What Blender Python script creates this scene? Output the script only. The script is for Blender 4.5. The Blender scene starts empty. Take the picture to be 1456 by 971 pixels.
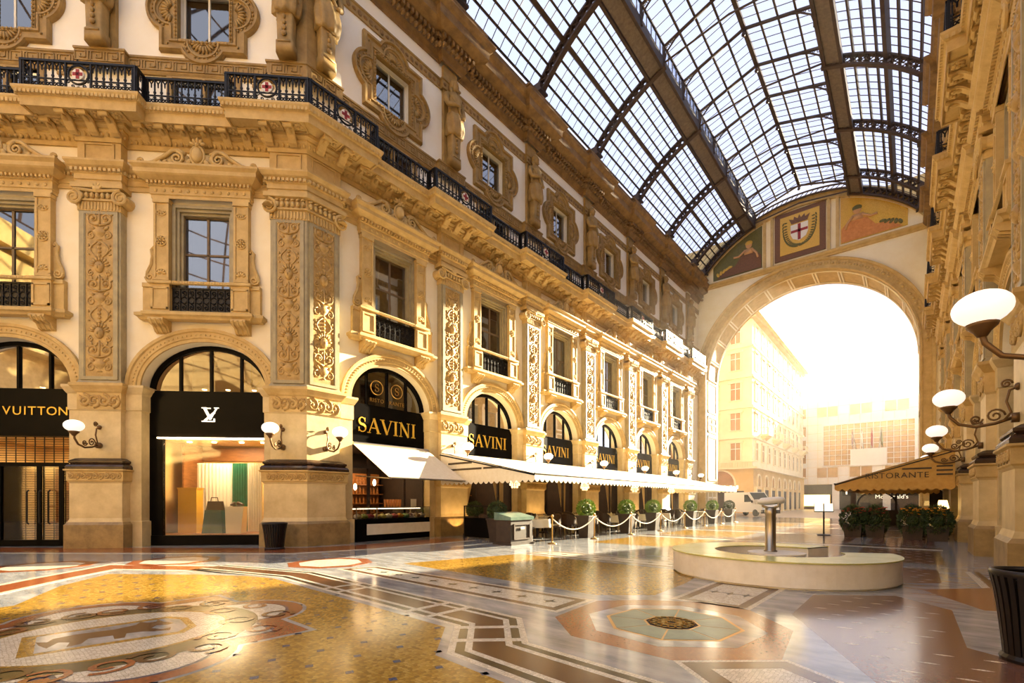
import bpy, bmesh, math, random
from math import sin, cos, pi, radians, sqrt, atan2, hypot, tan
from mathutils import Vector, Matrix
random.seed(7)
SC = bpy.context.scene
COL = SC.collection

# ------------------------------------------------------------------ camera
F_PX, CXP, HOR, EYE, YAW = 665.0, 728.0, 713.0, 1.4, radians(40.45)
cam_d = bpy.data.cameras.new('camera')
cam_d.sensor_width = 36.0
cam_d.lens = F_PX / 1456.0 * 36.0
cam_d.shift_y = (HOR - 485.5) / 1456.0
cam_d.clip_start = 0.05
cam_d.clip_end = 600
cam = bpy.data.objects.new('camera', cam_d)
COL.objects.link(cam)
cam.location = (0, 0, EYE)
cam.rotation_euler = (pi / 2, 0, YAW)
SC.camera = cam

# ------------------------------------------------------------------ light
SUN_AZ, SUN_EL = radians(11.0), radians(16.5)       # azimuth right of the arcade axis (+Y)
SUN_DIR = Vector((sin(SUN_AZ) * cos(SUN_EL), cos(SUN_AZ) * cos(SUN_EL), sin(SUN_EL)))
sun_d = bpy.data.lights.new('sun', 'SUN')
sun_d.energy = 24.0
sun_d.angle = radians(0.6)
sun_d.color = (1.0, 0.84, 0.56)
sun = bpy.data.objects.new('sun', sun_d)
COL.objects.link(sun)
sun.location = (0, 30, 40)
sun.rotation_euler = SUN_DIR.to_track_quat('Z', 'Y').to_euler()

w = bpy.data.worlds.new('world')
SC.world = w
w.use_nodes = True
nt = w.node_tree
nt.nodes.clear()
wo = nt.nodes.new('ShaderNodeOutputWorld')
bg = nt.nodes.new('ShaderNodeBackground')
tc = nt.nodes.new('ShaderNodeTexCoord')
dot = nt.nodes.new('ShaderNodeVectorMath'); dot.operation = 'DOT_PRODUCT'
dot.inputs[1].default_value = SUN_DIR
ramp = nt.nodes.new('ShaderNodeValToRGB')          # hazy sky: pale blue away from the sun, white-gold round it
e = ramp.color_ramp.elements
e[0].position, e[0].color = 0.0, (0.66, 0.71, 0.87, 1)
e[1].position, e[1].color = 1.0, (9.0, 6.6, 3.6, 1)
for p, c in ((0.72, (0.66, 0.71, 0.88, 1)), (0.95, (0.68, 0.70, 0.90, 1)), (0.975, (0.86, 0.84, 0.96, 1)), (0.99, (1.9, 1.6, 1.25, 1))):
    k = e.new(p); k.color = c
nt.links.new(tc.outputs['Generated'], dot.inputs[0])
nt.links.new(dot.outputs['Value'], ramp.inputs[0])
nt.links.new(ramp.outputs['Color'], bg.inputs['Color'])
bg.inputs['Strength'].default_value = 1.0
nt.links.new(bg.outputs[0], wo.inputs[0])

SC.view_settings.view_transform = 'Standard'
SC.view_settings.look = 'None'
SC.view_settings.gamma = 1.0
SC.view_settings.exposure = 0.68
SC.cycles.use_denoising = True
SC.cycles.max_bounces = 8
SC.cycles.diffuse_bounces = 4
SC.cycles.glossy_bounces = 4
SC.cycles.transparent_max_bounces = 16
SC.cycles.sample_clamp_indirect = 6.0
SC.cycles.caustics_reflective = False
SC.cycles.caustics_refractive = False

# ------------------------------------------------------------------ pixel <-> place
CA, SA = cos(YAW), sin(YAW)
def ray(px, py):
    x, z = (px - CXP) / F_PX, (HOR - py) / F_PX
    return Vector((x * CA - SA, x * SA + CA, z))
def on_floor(px, py, h=0.0):
    d = ray(px, py); t = (h - EYE) / d.z
    return (d.x * t, d.y * t)

# ------------------------------------------------------------------ materials
M = {}
def mat(name, c1, c2=None, rough=0.6, metal=0.0, scale=3.0, bump=0.0, bscale=20.0, emit=None, estr=1.0, spec=0.5, detail=6.0, stretch=None):
    m = bpy.data.materials.new(name); m.use_nodes = True
    t = m.node_tree; b = t.nodes['Principled BSDF']
    b.inputs['Roughness'].default_value = rough
    b.inputs['Metallic'].default_value = metal
    b.inputs['Specular IOR Level'].default_value = spec
    co = t.nodes.new('ShaderNodeTexCoord')
    src = co.outputs['Object']
    if stretch:
        mp = t.nodes.new('ShaderNodeMapping'); mp.inputs['Scale'].default_value = stretch
        t.links.new(src, mp.inputs[0]); src = mp.outputs[0]
    if c2 is None:
        b.inputs['Base Color'].default_value = (*c1, 1)
    else:
        n = t.nodes.new('ShaderNodeTexNoise'); n.inputs['Scale'].default_value = scale
        n.inputs['Detail'].default_value = detail; n.inputs['Roughness'].default_value = 0.65
        r = t.nodes.new('ShaderNodeValToRGB')
        r.color_ramp.elements[0].position, r.color_ramp.elements[0].color = 0.32, (*c1, 1)
        r.color_ramp.elements[1].position, r.color_ramp.elements[1].color = 0.68, (*c2, 1)
        t.links.new(src, n.inputs['Vector']); t.links.new(n.outputs['Fac'], r.inputs[0])
        t.links.new(r.outputs[0], b.inputs['Base Color'])
    if bump:
        n2 = t.nodes.new('ShaderNodeTexNoise'); n2.inputs['Scale'].default_value = bscale; n2.inputs['Detail'].default_value = 5
        bp = t.nodes.new('ShaderNodeBump'); bp.inputs['Strength'].default_value = bump; bp.inputs['Distance'].default_value = 0.02
        t.links.new(src, n2.inputs['Vector']); t.links.new(n2.outputs['Fac'], bp.inputs['Height']); t.links.new(bp.outputs[0], b.inputs['Normal'])
    if emit:
        b.inputs['Emission Color'].default_value = (*emit, 1)
        b.inputs['Emission Strength'].default_value = estr
    M[name] = m
    return m
def srgb(r, g, b):
    f = lambda v: (v / 255 / 12.92) if v / 255 <= 0.04045 else ((v / 255 + 0.055) / 1.055) ** 2.4
    return (f(r), f(g), f(b))
mat('plaster', srgb(244, 230, 196), srgb(250, 240, 214), 0.75, scale=1.2, bump=0.08, bscale=30)
mat('attic_plaster', srgb(246, 238, 220), srgb(250, 245, 232), 0.75, scale=1.2, bump=0.06, bscale=30)
mat('stone', srgb(186, 154, 92), srgb(212, 182, 120), 0.62, scale=2.5, bump=0.2, bscale=26)
mat('carved', srgb(160, 128, 70), srgb(200, 166, 102), 0.5, scale=5, bump=0.25, bscale=40)
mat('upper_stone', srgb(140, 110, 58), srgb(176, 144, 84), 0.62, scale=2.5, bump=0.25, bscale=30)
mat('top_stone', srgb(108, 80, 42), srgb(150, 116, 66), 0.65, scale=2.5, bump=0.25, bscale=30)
mat('grey_stone', srgb(150, 138, 108), srgb(178, 164, 126), 0.5, scale=3, bump=0.1)
mat('pier_stone', srgb(196, 172, 122), srgb(226, 204, 154), 0.5, scale=1.6, bump=0.12, bscale=18)
mat('plinth_stone', srgb(120, 98, 62), srgb(170, 142, 92), 0.45, scale=2.2, bump=0.2, bscale=22)
mat('dark_marble', srgb(42, 28, 20), srgb(72, 50, 34), 0.25, scale=4)
mat('iron', srgb(26, 22, 20), None, 0.45, 0.4)
mat('roof_iron', srgb(58, 42, 32), srgb(78, 58, 44), 0.6, 0.2, scale=4)
mat('gutter', srgb(96, 84, 74), srgb(128, 114, 100), 0.6, 0.1, scale=6)
mat('black_panel', srgb(10, 9, 8), srgb(17, 14, 12), 0.3, scale=2, spec=0.06)
mat('gold', srgb(236, 192, 74), None, 0.35, 0.35)
mat('letter_white', srgb(250, 240, 215), None, 0.5, emit=(1, 0.9, 0.7), estr=0.9)
mat('frame_wood', srgb(96, 76, 50), srgb(120, 98, 66), 0.5, scale=6)
mat('frame_white', srgb(230, 225, 210), None, 0.5)
mat('awning', srgb(240, 228, 200), srgb(250, 240, 218), 0.8, scale=8)
mat('awning_print', srgb(84, 70, 50), None, 0.8)
mat('awning_tan', srgb(196, 150, 72), srgb(212, 168, 90), 0.8, scale=5)
mat('marble', srgb(116, 118, 122), srgb(180, 180, 180), 0.13, scale=1.4, detail=10, stretch=(1, 3, 1))
mat('brown_mosaic', srgb(70, 40, 24), srgb(98, 58, 36), 0.2, scale=30)
mat('red_mosaic', srgb(122, 62, 34), srgb(156, 86, 50), 0.18, scale=30)
mat('wine_mosaic', srgb(92, 60, 48), srgb(126, 88, 72), 0.16, scale=26)
mat('black_mosaic', srgb(24, 20, 20), srgb(40, 34, 32), 0.2, scale=30)
mat('blue_mosaic', srgb(40, 50, 84), srgb(62, 74, 110), 0.2, scale=30)
mat('green_mosaic', srgb(30, 34, 24), srgb(66, 66, 44), 0.2, scale=26)
mat('bench_side', srgb(226, 219, 204), srgb(242, 236, 224), 0.55, scale=3)
mat('bench_top', srgb(190, 190, 104), srgb(208, 206, 124), 0.25, scale=3)
mat('steel', srgb(170, 160, 145), None, 0.3, 1.0)
mat('viewer_white', srgb(238, 234, 225), None, 0.35)
mat('brass', srgb(190, 150, 80), None, 0.3, 0.9)
mat('lamp_arm', srgb(112, 82, 46), None, 0.45, 0.5)
mat('bin_black', srgb(28, 22, 20), None, 0.4, 0.3)
mat('leaf', srgb(70, 110, 30), srgb(150, 178, 60), 0.6, scale=14)
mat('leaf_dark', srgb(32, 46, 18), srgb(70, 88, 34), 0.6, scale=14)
mat('flower', srgb(226, 150, 20), None, 0.6)
mat('flower_red', srgb(180, 60, 30), None, 0.6)
mat('pot', srgb(46, 34, 26), srgb(64, 48, 36), 0.55, scale=5)
mat('rattan', srgb(52, 36, 26), srgb(76, 54, 38), 0.6, scale=20)
mat('linen', srgb(236, 226, 205), None, 0.8)
mat('rope', srgb(226, 208, 176), None, 0.7)
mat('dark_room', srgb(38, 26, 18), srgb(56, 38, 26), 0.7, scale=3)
mat('shop_room', srgb(226, 190, 120), srgb(240, 208, 144), 0.6, scale=1.5)
mat('shop_wood', srgb(120, 74, 34), srgb(160, 104, 52), 0.45, scale=3, stretch=(1, 1, 6))
mat('white_drape', srgb(248, 240, 222), None, 0.7)
mat('green_drape', srgb(14, 92, 66), srgb(30, 120, 88), 0.5, scale=5)
mat('teal_box', srgb(18, 66, 64), srgb(34, 90, 86), 0.4, scale=4)
mat('yellow_box', srgb(222, 170, 40), None, 0.4)
mat('leather', srgb(60, 32, 16), None, 0.4)
mat('warm_light', (1, 0.8, 0.5), None, 0.5, emit=(1, 0.72, 0.38), estr=14)
mat('bulb', (1, 0.86, 0.6), None, 0.5, emit=(1, 0.75, 0.42), estr=9)
mat('crystal', (1, 0.8, 0.5), None, 0.3, emit=(1, 0.66, 0.3), estr=1.6)
mat('strip_lamp', (1, 0.8, 0.5), None, 0.5, emit=(1, 0.78, 0.5), estr=3)
mat('globe', srgb(250, 244, 232), None, 0.3, emit=(1, 0.93, 0.82), estr=0.55)
mat('lamp_shade', (1, 0.8, 0.4), None, 0.6, emit=(1, 0.66, 0.22), estr=3.0)
mat('far_stone', srgb(226, 206, 166), srgb(240, 224, 190), 0.8, scale=0.5)
mat('far_base', srgb(196, 160, 104), srgb(214, 182, 128), 0.8, scale=0.6)
mat('far_white', srgb(214, 204, 194), srgb(228, 220, 210), 0.8, scale=0.5)
mat('far_window', srgb(150, 106, 60), srgb(176, 128, 78), 0.15, scale=1)
mat('van_white', srgb(232, 228, 220), None, 0.3)
mat('tyre', srgb(22, 20, 20), None, 0.8)
mat('asphalt', srgb(150, 132, 112), srgb(176, 158, 136), 0.35, scale=2)
mat('curtain', srgb(232, 226, 210), None, 0.8)
mat('medal_white', srgb(232, 226, 214), None, 0.5)
mat('medal_red', srgb(150, 30, 24), None, 0.5)
mat('gold_mosaic', srgb(196, 150, 40), srgb(230, 190, 80), 0.35, scale=24)
mat('paint_brown', srgb(96, 62, 36), srgb(126, 84, 50), 0.6, scale=10)
mat('paint_skin', srgb(206, 156, 104), None, 0.6)
mat('paint_orange', srgb(190, 116, 52), srgb(214, 144, 76), 0.6, scale=6)
mat('paint_green', srgb(86, 84, 36), srgb(112, 104, 48), 0.6, scale=10)
mat('flag_cloth', srgb(150, 80, 70), srgb(214, 200, 190), 0.7, scale=2)

def tess(name, cols, size, rough, grout, dots=None):
    """small square tesserae, each of its own tone"""
    m = bpy.data.materials.new(name); m.use_nodes = True
    t = m.node_tree; b = t.nodes['Principled BSDF']; b.inputs['Roughness'].default_value = rough
    co = t.nodes.new('ShaderNodeTexCoord')
    v = t.nodes.new('ShaderNodeTexVoronoi'); v.voronoi_dimensions = '2D'; v.inputs['Scale'].default_value = 1 / size
    v.inputs['Randomness'].default_value = 0.55
    r = t.nodes.new('ShaderNodeValToRGB'); r.color_ramp.interpolation = 'LINEAR'
    el = r.color_ramp.elements
    el[0].color = (*cols[0], 1); el[1].color = (*cols[-1], 1)
    for i, c in enumerate(cols[1:-1]):
        q = el.new((i + 1) / (len(cols) - 1)); q.color = (*c, 1)
    sp = t.nodes.new('ShaderNodeSeparateColor')
    ns = t.nodes.new('ShaderNodeTexNoise'); ns.inputs['Scale'].default_value = 1.3
    ad = t.nodes.new('ShaderNodeMath'); ad.operation = 'MULTIPLY_ADD'; ad.inputs[1].default_value = 0.7
    sb = t.nodes.new('ShaderNodeMath'); sb.operation = 'MULTIPLY'; sb.inputs[1].default_value = 0.3
    v2 = t.nodes.new('ShaderNodeTexVoronoi'); v2.voronoi_dimensions = '2D'; v2.feature = 'DISTANCE_TO_EDGE'; v2.inputs['Scale'].default_value = 1 / size
    v2.inputs['Randomness'].default_value = 0.55
    lt = t.nodes.new('ShaderNodeMath'); lt.operation = 'LESS_THAN'; lt.inputs[1].default_value = 0.05
    mx = t.nodes.new('ShaderNodeMix'); mx.data_type = 'RGBA'
    L = t.links.new
    L(co.outputs['Object'], v.inputs['Vector']); L(co.outputs['Object'], v2.inputs['Vector']); L(co.outputs['Object'], ns.inputs['Vector'])
    L(v.outputs['Color'], sp.inputs[0]); L(ns.outputs['Fac'], sb.inputs[0])
    L(sp.outputs[0], ad.inputs[0]); L(sb.outputs[0], ad.inputs[2]); L(ad.outputs[0], r.inputs[0])
    L(v2.outputs['Distance'], lt.inputs[0]); L(lt.outputs[0], mx.inputs['Factor'])
    L(r.outputs[0], mx.inputs['A']); mx.inputs['B'].default_value = (*grout, 1)
    L(mx.outputs['Result'], b.inputs['Base Color'])
    M[name] = m
tess('yellow_mosaic', [srgb(104, 74, 20), srgb(150, 112, 36), srgb(172, 134, 52), srgb(198, 162, 84)], 0.035, 0.17, srgb(130, 100, 40))
tess('white_mosaic', [srgb(186, 178, 160), srgb(214, 206, 188), srgb(232, 226, 212)], 0.03, 0.2, srgb(150, 140, 120))

def glass(name, tint, refl, rough=0.02, gcol=(1, 1, 1), ior=1.5):
    m = bpy.data.materials.new(name); m.use_nodes = True
    t = m.node_tree; t.nodes.clear()
    o = t.nodes.new('ShaderNodeOutputMaterial'); mix = t.nodes.new('ShaderNodeMixShader')
    tr = t.nodes.new('ShaderNodeBsdfTransparent'); tr.inputs[0].default_value = (*tint, 1)
    gl = t.nodes.new('ShaderNodeBsdfGlossy'); gl.inputs['Roughness'].default_value = rough; gl.inputs[0].default_value = (*gcol, 1)
    fr = t.nodes.new('ShaderNodeFresnel'); fr.inputs['IOR'].default_value = ior
    ad = t.nodes.new('ShaderNodeMath'); ad.operation = 'ADD'; ad.inputs[1].default_value = refl; ad.use_clamp = True
    t.links.new(fr.outputs[0], ad.inputs[0]); t.links.new(ad.outputs[0], mix.inputs[0])
    t.links.new(tr.outputs[0], mix.inputs[1]); t.links.new(gl.outputs[0], mix.inputs[2]); t.links.new(mix.outputs[0], o.inputs[0])
    M[name] = m
glass('window_glass', (0.75, 0.72, 0.65), 0.18)
glass('lunette_glass', (0.5, 0.45, 0.38), 0.02)
glass('shop_glass', (0.95, 0.95, 0.92), 0.02)
glass('roof_glass', (0.86, 0.90, 0.98), 0.03, 0.1, ior=1.04)
mat('floor_glass', srgb(84, 108, 96), srgb(120, 142, 126), 0.28, scale=3, spec=0.35)

# ------------------------------------------------------------------ mesh helper
class MB:
    def __init__(s):
        s.v = []; s.f = []
    def add(s, vs, fs):
        o = len(s.v); s.v += [tuple(p) for p in vs]; s.f += [tuple(i + o for i in q) for q in fs]
        return s
    def box(s, x0, x1, y0, y1, z0, z1):
        return s.add([(x0, y0, z0), (x1, y0, z0), (x1, y1, z0), (x0, y1, z0), (x0, y0, z1), (x1, y0, z1), (x1, y1, z1), (x0, y1, z1)],
                     [(0, 3, 2, 1), (4, 5, 6, 7), (0, 1, 5, 4), (1, 2, 6, 5), (2, 3, 7, 6), (3, 0, 4, 7)])
    def taper(s, x, y, z0, z1, a0, b0, a1, b1):
        return s.add([(x - a0, y - b0, z0), (x + a0, y - b0, z0), (x + a0, y + b0, z0), (x - a0, y + b0, z0),
                      (x - a1, y - b1, z1), (x + a1, y - b1, z1), (x + a1, y + b1, z1), (x - a1, y + b1, z1)],
                     [(0, 3, 2, 1), (4, 5, 6, 7), (0, 1, 5, 4), (1, 2, 6, 5), (2, 3, 7, 6), (3, 0, 4, 7)])
    def prism_xz(s, pts, y0, y1):
        """outline in the wall plane (x,z), from depth y0 (front) to y1"""
        n = len(pts)
        vs = [(x, y0, z) for x, z in pts] + [(x, y1, z) for x, z in pts]
        return s.add(vs, [tuple(range(n)), tuple(range(2 * n - 1, n - 1, -1))] + [(i, i + n, (i + 1) % n + n, (i + 1) % n) for i in range(n)])
    def prism_xy(s, pts, z0, z1):
        n = len(pts)
        vs = [(x, y, z0) for x, y in pts] + [(x, y, z1) for x, y in pts]
        return s.add(vs, [tuple(range(n - 1, -1, -1)), tuple(range(n, 2 * n))] + [(i, (i + 1) % n, (i + 1) % n + n, i + n) for i in range(n)])
    def prism_yz(s, pts, x0, x1):
        n = len(pts)
        vs = [(x0, y, z) for y, z in pts] + [(x1, y, z) for y, z in pts]
        return s.add(vs, [tuple(range(n)), tuple(range(2 * n - 1, n - 1, -1))] + [(i, i + n, (i + 1) % n + n, (i + 1) % n) for i in range(n)])
    def strip(s, A, B, closed=False):
        """ladder of quads between two equal point rows"""
        n = len(A); m = n if closed else n - 1
        return s.add(list(A) + list(B), [(i, (i + 1) % n, (i + 1) % n + n, i + n) for i in range(m)])
    def tube(s, path, r, n=6, closed=False, caps=True, flat=None):
        P = [Vector(p) for p in path]; k = len(P); R = r if hasattr(r, '__len__') else [r] * k
        up = None; rings = []
        for i in range(k):
            a = P[(i - 1) % k] if (closed or i) else P[0]
            b = P[(i + 1) % k] if (closed or i < k - 1) else P[-1]
            t = (b - a)
            if t.length < 1e-9: t = Vector((0, 0, 1))
            t.normalize()
            if up is None:
                up = Vector((0, 0, 1)) if abs(t.z) < 0.9 else Vector((0, 1, 0))
            side = t.cross(up)
            if side.length < 1e-6: side = t.cross(Vector((1, 0.3, 0)))
            side.normalize(); up = side.cross(t).normalized()
            rings.append([P[i] + side * (cos(2 * pi * j / n) * R[i]) + up * (sin(2 * pi * j / n) * R[i]) for j in range(n)])
        o = len(s.v)
        for rg in rings:
            for q in rg: s.v.append(tuple(q))
        for i in range(k if closed else k - 1):
            i2 = (i + 1) % k
            for j in range(n):
                j2 = (j + 1) % n
                s.f.append((o + i * n + j, o + i * n + j2, o + i2 * n + j2, o + i2 * n + j))
        if caps and not closed:
            s.f.append(tuple(o + j for j in range(n - 1, -1, -1))); s.f.append(tuple(o + (k - 1) * n + j for j in range(n)))
        return s
    def lathe(s, prof, n=16, c=(0, 0, 0), a0=0.0, a1=2 * pi, sx=1.0, sy=1.0):
        full = abs(a1 - a0 - 2 * pi) < 1e-6; m = n if full else n + 1
        o = len(s.v)
        for r, z in prof:
            for j in range(m):
                a = a0 + (a1 - a0) * j / n
                s.v.append((c[0] + r * cos(a) * sx, c[1] + r * sin(a) * sy, c[2] + z))
        for i in range(len(prof) - 1):
            for j in range(n):
                j2 = (j + 1) % m
                s.f.append((o + i * m + j, o + i * m + j2, o + (i + 1) * m + j2, o + (i + 1) * m + j))
        return s
    def ball(s, c, rx, ry, rz, n=8, k=5, rot=0.0):
        """ellipsoid; rot turns it in the wall plane (x,z)"""
        o = len(s.v); cr, sr = cos(rot), sin(rot)
        for i in range(k + 1):
            th = pi * i / k
            for j in range(n):
                a = 2 * pi * j / n
                x, y, z = rx * sin(th) * cos(a), ry * sin(th) * sin(a), rz * cos(th)
                s.v.append((c[0] + x * cr - z * sr, c[1] + y, c[2] + x * sr + z * cr))
        for i in range(k):
            for j in range(n):
                j2 = (j + 1) % n
                s.f.append((o + i * n + j, o + (i + 1) * n + j, o + (i + 1) * n + j2, o + i * n + j2))
        return s
    def loft(s, rings, cap=True):
        n = len(rings[0]); o = len(s.v)
        for rg in rings:
            for p in rg: s.v.append(tuple(p))
        for i in range(len(rings) - 1):
            for j in range(n):
                j2 = (j + 1) % n
                s.f.append((o + i * n + j, o + i * n + j2, o + (i + 1) * n + j2, o + (i + 1) * n + j))
        if cap:
            s.f.append(tuple(o + j for j in range(n - 1, -1, -1))); s.f.append(tuple(o + (len(rings) - 1) * n + j for j in range(n)))
        return s
    def xf(s, start, mtx):
        for i in range(start, len(s.v)): s.v[i] = tuple(mtx @ Vector(s.v[i]))
        return s
    def mesh(s, name, material, smooth=False):
        me = bpy.data.meshes.new(name)
        me.from_pydata(s.v, [], s.f)
        bm = bmesh.new(); bm.from_mesh(me)
        bmesh.ops.recalc_face_normals(bm, faces=bm.faces)
        bm.to_mesh(me); bm.free()
        if smooth:
            for p in me.polygons: p.use_smooth = True
        me.materials.append(M[material])
        return me
    def build(s, name, material, parent=None, smooth=False, loc=None, rz=0.0):
        o = bpy.data.objects.new(name, s.mesh(name, material, smooth)); COL.objects.link(o)
        if parent: o.parent = parent
        if loc: o.location = loc
        if rz: o.rotation_euler = (0, 0, rz)
        return o
def inst(name, me, parent=None, loc=(0, 0, 0), rz=0.0, scale=None):
    o = bpy.data.objects.new(name, me); COL.objects.link(o)
    if parent: o.parent = parent
    o.location = loc
    if rz: o.rotation_euler = (0, 0, rz)
    if scale: o.scale = scale
    return o
def empty(name, loc=(0, 0, 0), rz=0.0, parent=None):
    o = bpy.data.objects.new(name, None); COL.objects.link(o)
    o.location = loc; o.rotation_euler = (0, 0, rz); o.empty_display_size = 0.2
    if parent: o.parent = parent
    return o
def tag(o, label=None, cat=None, group=None, kind=None):
    if label: o['label'] = label
    if cat: o['category'] = cat
    if group: o['group'] = group
    if kind: o['kind'] = kind
    return o
def kids(o): return [c for c in COL.objects if c.parent is o]
def copy_tree(o, parent=None, table=None):
    c = o.copy(); COL.objects.link(c); c.parent = parent
    for ch in table[o.name] if table and o.name in table else kids(o): copy_tree(ch, c)
    return c
def offset_path(path, d):
    """open plan polyline moved sideways by d (left of its heading is -, right is +), mitred"""
    out = []; n = len(path)
    for i in range(n):
        p = Vector(path[i]); ns = []
        if i > 0:
            t = (p - Vector(path[i - 1])).normalized(); ns.append(Vector((t.y, -t.x)))
        if i < n - 1:
            t = (Vector(path[i + 1]) - p).normalized(); ns.append(Vector((t.y, -t.x)))
        if len(ns) == 1: q = p + ns[0] * d
        else:
            b = (ns[0] + ns[1]); k = b.length_squared
            q = p + b * (2 * d / k) if k > 1e-6 else p
        out.append((q.x, q.y))
    return out
def moulding(mb, path, prof, i0=0, i1=None, capends=True):
    """profile (out, z) run along a plan path; out is to the right of the heading. Segments i0..i1 only"""
    i1 = len(path) - 1 if i1 is None else i1
    rows = []
    for out, z in prof:
        q = offset_path(path, out)
        rows.append([(x, y, z) for x, y in q[i0:i1 + 1]])
    for a, b in zip(rows[:-1], rows[1:]): mb.strip(a, b)
    if capends:
        for e in (0, -1):
            o = len(mb.v); mb.v += [r[e] for r in rows]; mb.f.append(tuple(range(o, o + len(rows))))
    return mb
def spiral(cx, cz, r0, turns, a0, sgn=1, n=18, y=0.0, grow=0.12):
    """scroll that winds inwards from radius r0"""
    return [(cx + cos(a0 + sgn * 2 * pi * turns * t) * r0 * (1 - (1 - grow) * t), y, cz + sin(a0 + sgn * 2 * pi * turns * t) * r0 * (1 - (1 - grow) * t)) for t in [i / n for i in range(n + 1)]]
def arc_pts(a, b, n, t0=pi, t1=0.0):
    return [(a * cos(t0 + (t1 - t0) * i / n), b * sin(t0 + (t1 - t0) * i / n)) for i in range(n + 1)]
# ------------------------------------------------------------------ facade frames
XL, XR, YARCH = -14.7, 1.72, 43.3
CW = Vector((XL, 7.11))                       # plan corner between octagon face and arcade wall
R2 = 1 / sqrt(2)
BAY, OBAY = 5.48, 5.74
ARM_WIN = [10.4 + BAY * k for k in range(6)]
ARM_PIL = [13.14 + BAY * k for k in range(6)]
OCT_WIN = [-3.1, -8.85, -14.6]
OCT_PIL = [-6.0, -11.75]
R_PIL = [6.7 + BAY * k for k in range(7)]
R_WIN = [3.96 + BAY * k for k in range(7)]
HW = 0.6
W_OCT = tag(empty('wall_northwest', (CW.x, CW.y, 0), radians(45)), kind='structure')
W_ARM = tag(empty('wall_west', (XL, 0, 0), pi / 2), kind='structure')
W_RGT = tag(empty('wall_east', (XR, 0, 0), -pi / 2), kind='structure')
def oct_world(s, y): return Vector((CW.x + (s - y) * R2, CW.y + (s + y) * R2))
def world_oct(p): d = Vector(p) - CW; return ((d.x + d.y) * R2, (-d.x + d.y) * R2)
def world_arm(p): return (p[1], -(p[0] - XL))
def arm_world(x, y): return Vector((XL - y, x))

def full_path(hw, d, base=0.0):
    """plan line of octagon face + arcade wall with breaks forward at the pilasters"""
    P = [oct_world(-17, -base)]
    for s in reversed(OCT_PIL):
        P += [oct_world(s - hw, -base), oct_world(s - hw, -base - d), oct_world(s + hw, -base - d), oct_world(s + hw, -base)]
    c = 1.0 + (hw - HW)
    dd = base + d
    corner = Vector((XL + dd, (XL + dd) + (CW.y - CW.x) - dd * sqrt(2)))
    P += [oct_world(-c, -base), oct_world(-c, -dd), corner]
    ci = len(P) - 1
    P += [arm_world(CW.y + c, -dd), arm_world(CW.y + c, -base)]
    for x in ARM_PIL:
        P += [arm_world(x - hw, -base), arm_world(x - hw, -dd), arm_world(x + hw, -dd), arm_world(x + hw, -base)]
    P.append(arm_world(YARCH, -base))
    return P, ci
def right_path(hw, d, base=0.0):
    P = [(-YARCH, -base)]
    for y in reversed(R_PIL):
        if y < 40.5: P += [(-y - hw, -base), (-y - hw, -base - d), (-y + hw, -base - d), (-y + hw, -base)]
    P.append((-1.5, -base))
    return P
def run(name, prof, material, hw=HW, d=0.25, base=0.0, right=True):
    """a moulding along both left walls (and the right wall)"""
    P, ci = full_path(hw, d, base)
    moulding(MB(), [world_oct(p) for p in P], prof, 0, ci)
    a = moulding(MB(), [world_oct(p) for p in P], prof, 0, ci).build(name, material, W_OCT)
    b = moulding(MB(), [world_arm(p) for p in P], prof, ci, None).build(name, material, W_ARM)
    r = []
    if right: r = [moulding(MB(), right_path(hw, d, base), prof).build(name, material, W_RGT)]
    return [a, b] + r

# ------------------------------------------------------------------ wall fields
AS, ARISE = 4.95, 1.45                       # spring height and rise of the arches
def wall_face(bay):
    a = bay / 2 - 1.0; mb = MB(); h = bay / 2; N = 24
    arch = [(x, AS + z) for x, z in arc_pts(a, ARISE, N)]
    mb.strip([(x, 0, z) for x, z in arch], [(x, 0, 6.95) for x, z in arch])
    mb.strip([(x, 0, z) for x, z in arch], [(x, 0.45, z) for x, z in arch])
    for s in (-1, 1):
        mb.add([(s * h, 0, 0), (s * a, 0, 0), (s * a, 0, AS), (s * a, 0, 6.95), (s * h, 0, 6.95)], [(0, 1, 2, 3, 4)])
        mb.add([(s * a, 0, 0), (s * a, 0.45, 0), (s * a, 0.45, AS), (s * a, 0, AS)], [(0, 1, 2, 3)])
    def frame(x0, x1, z0, z1, ox, oz0, oz1, dep):
        mb.add([(x0, 0, z0), (x1, 0, z0), (x1, 0, oz0), (x0, 0, oz0)], [(0, 1, 2, 3)])
        mb.add([(x0, 0, oz1), (x1, 0, oz1), (x1, 0, z1), (x0, 0, z1)], [(0, 1, 2, 3)])
        mb.add([(x0, 0, oz0), (-ox, 0, oz0), (-ox, 0, oz1), (x0, 0, oz1)], [(0, 1, 2, 3)])
        mb.add([(ox, 0, oz0), (x1, 0, oz0), (x1, 0, oz1), (ox, 0, oz1)], [(0, 1, 2, 3)])
        q = [(-ox, oz0), (ox, oz0), (ox, oz1), (-ox, oz1)]
        mb.strip([(x, 0, z) for x, z in q], [(x, dep, z) for x, z in q], True)
    frame(-h, h, 6.95, 12.6, 0.94, 8.08, 10.67, 0.4)
    return mb.mesh('plaster_field', 'plaster')
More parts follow.
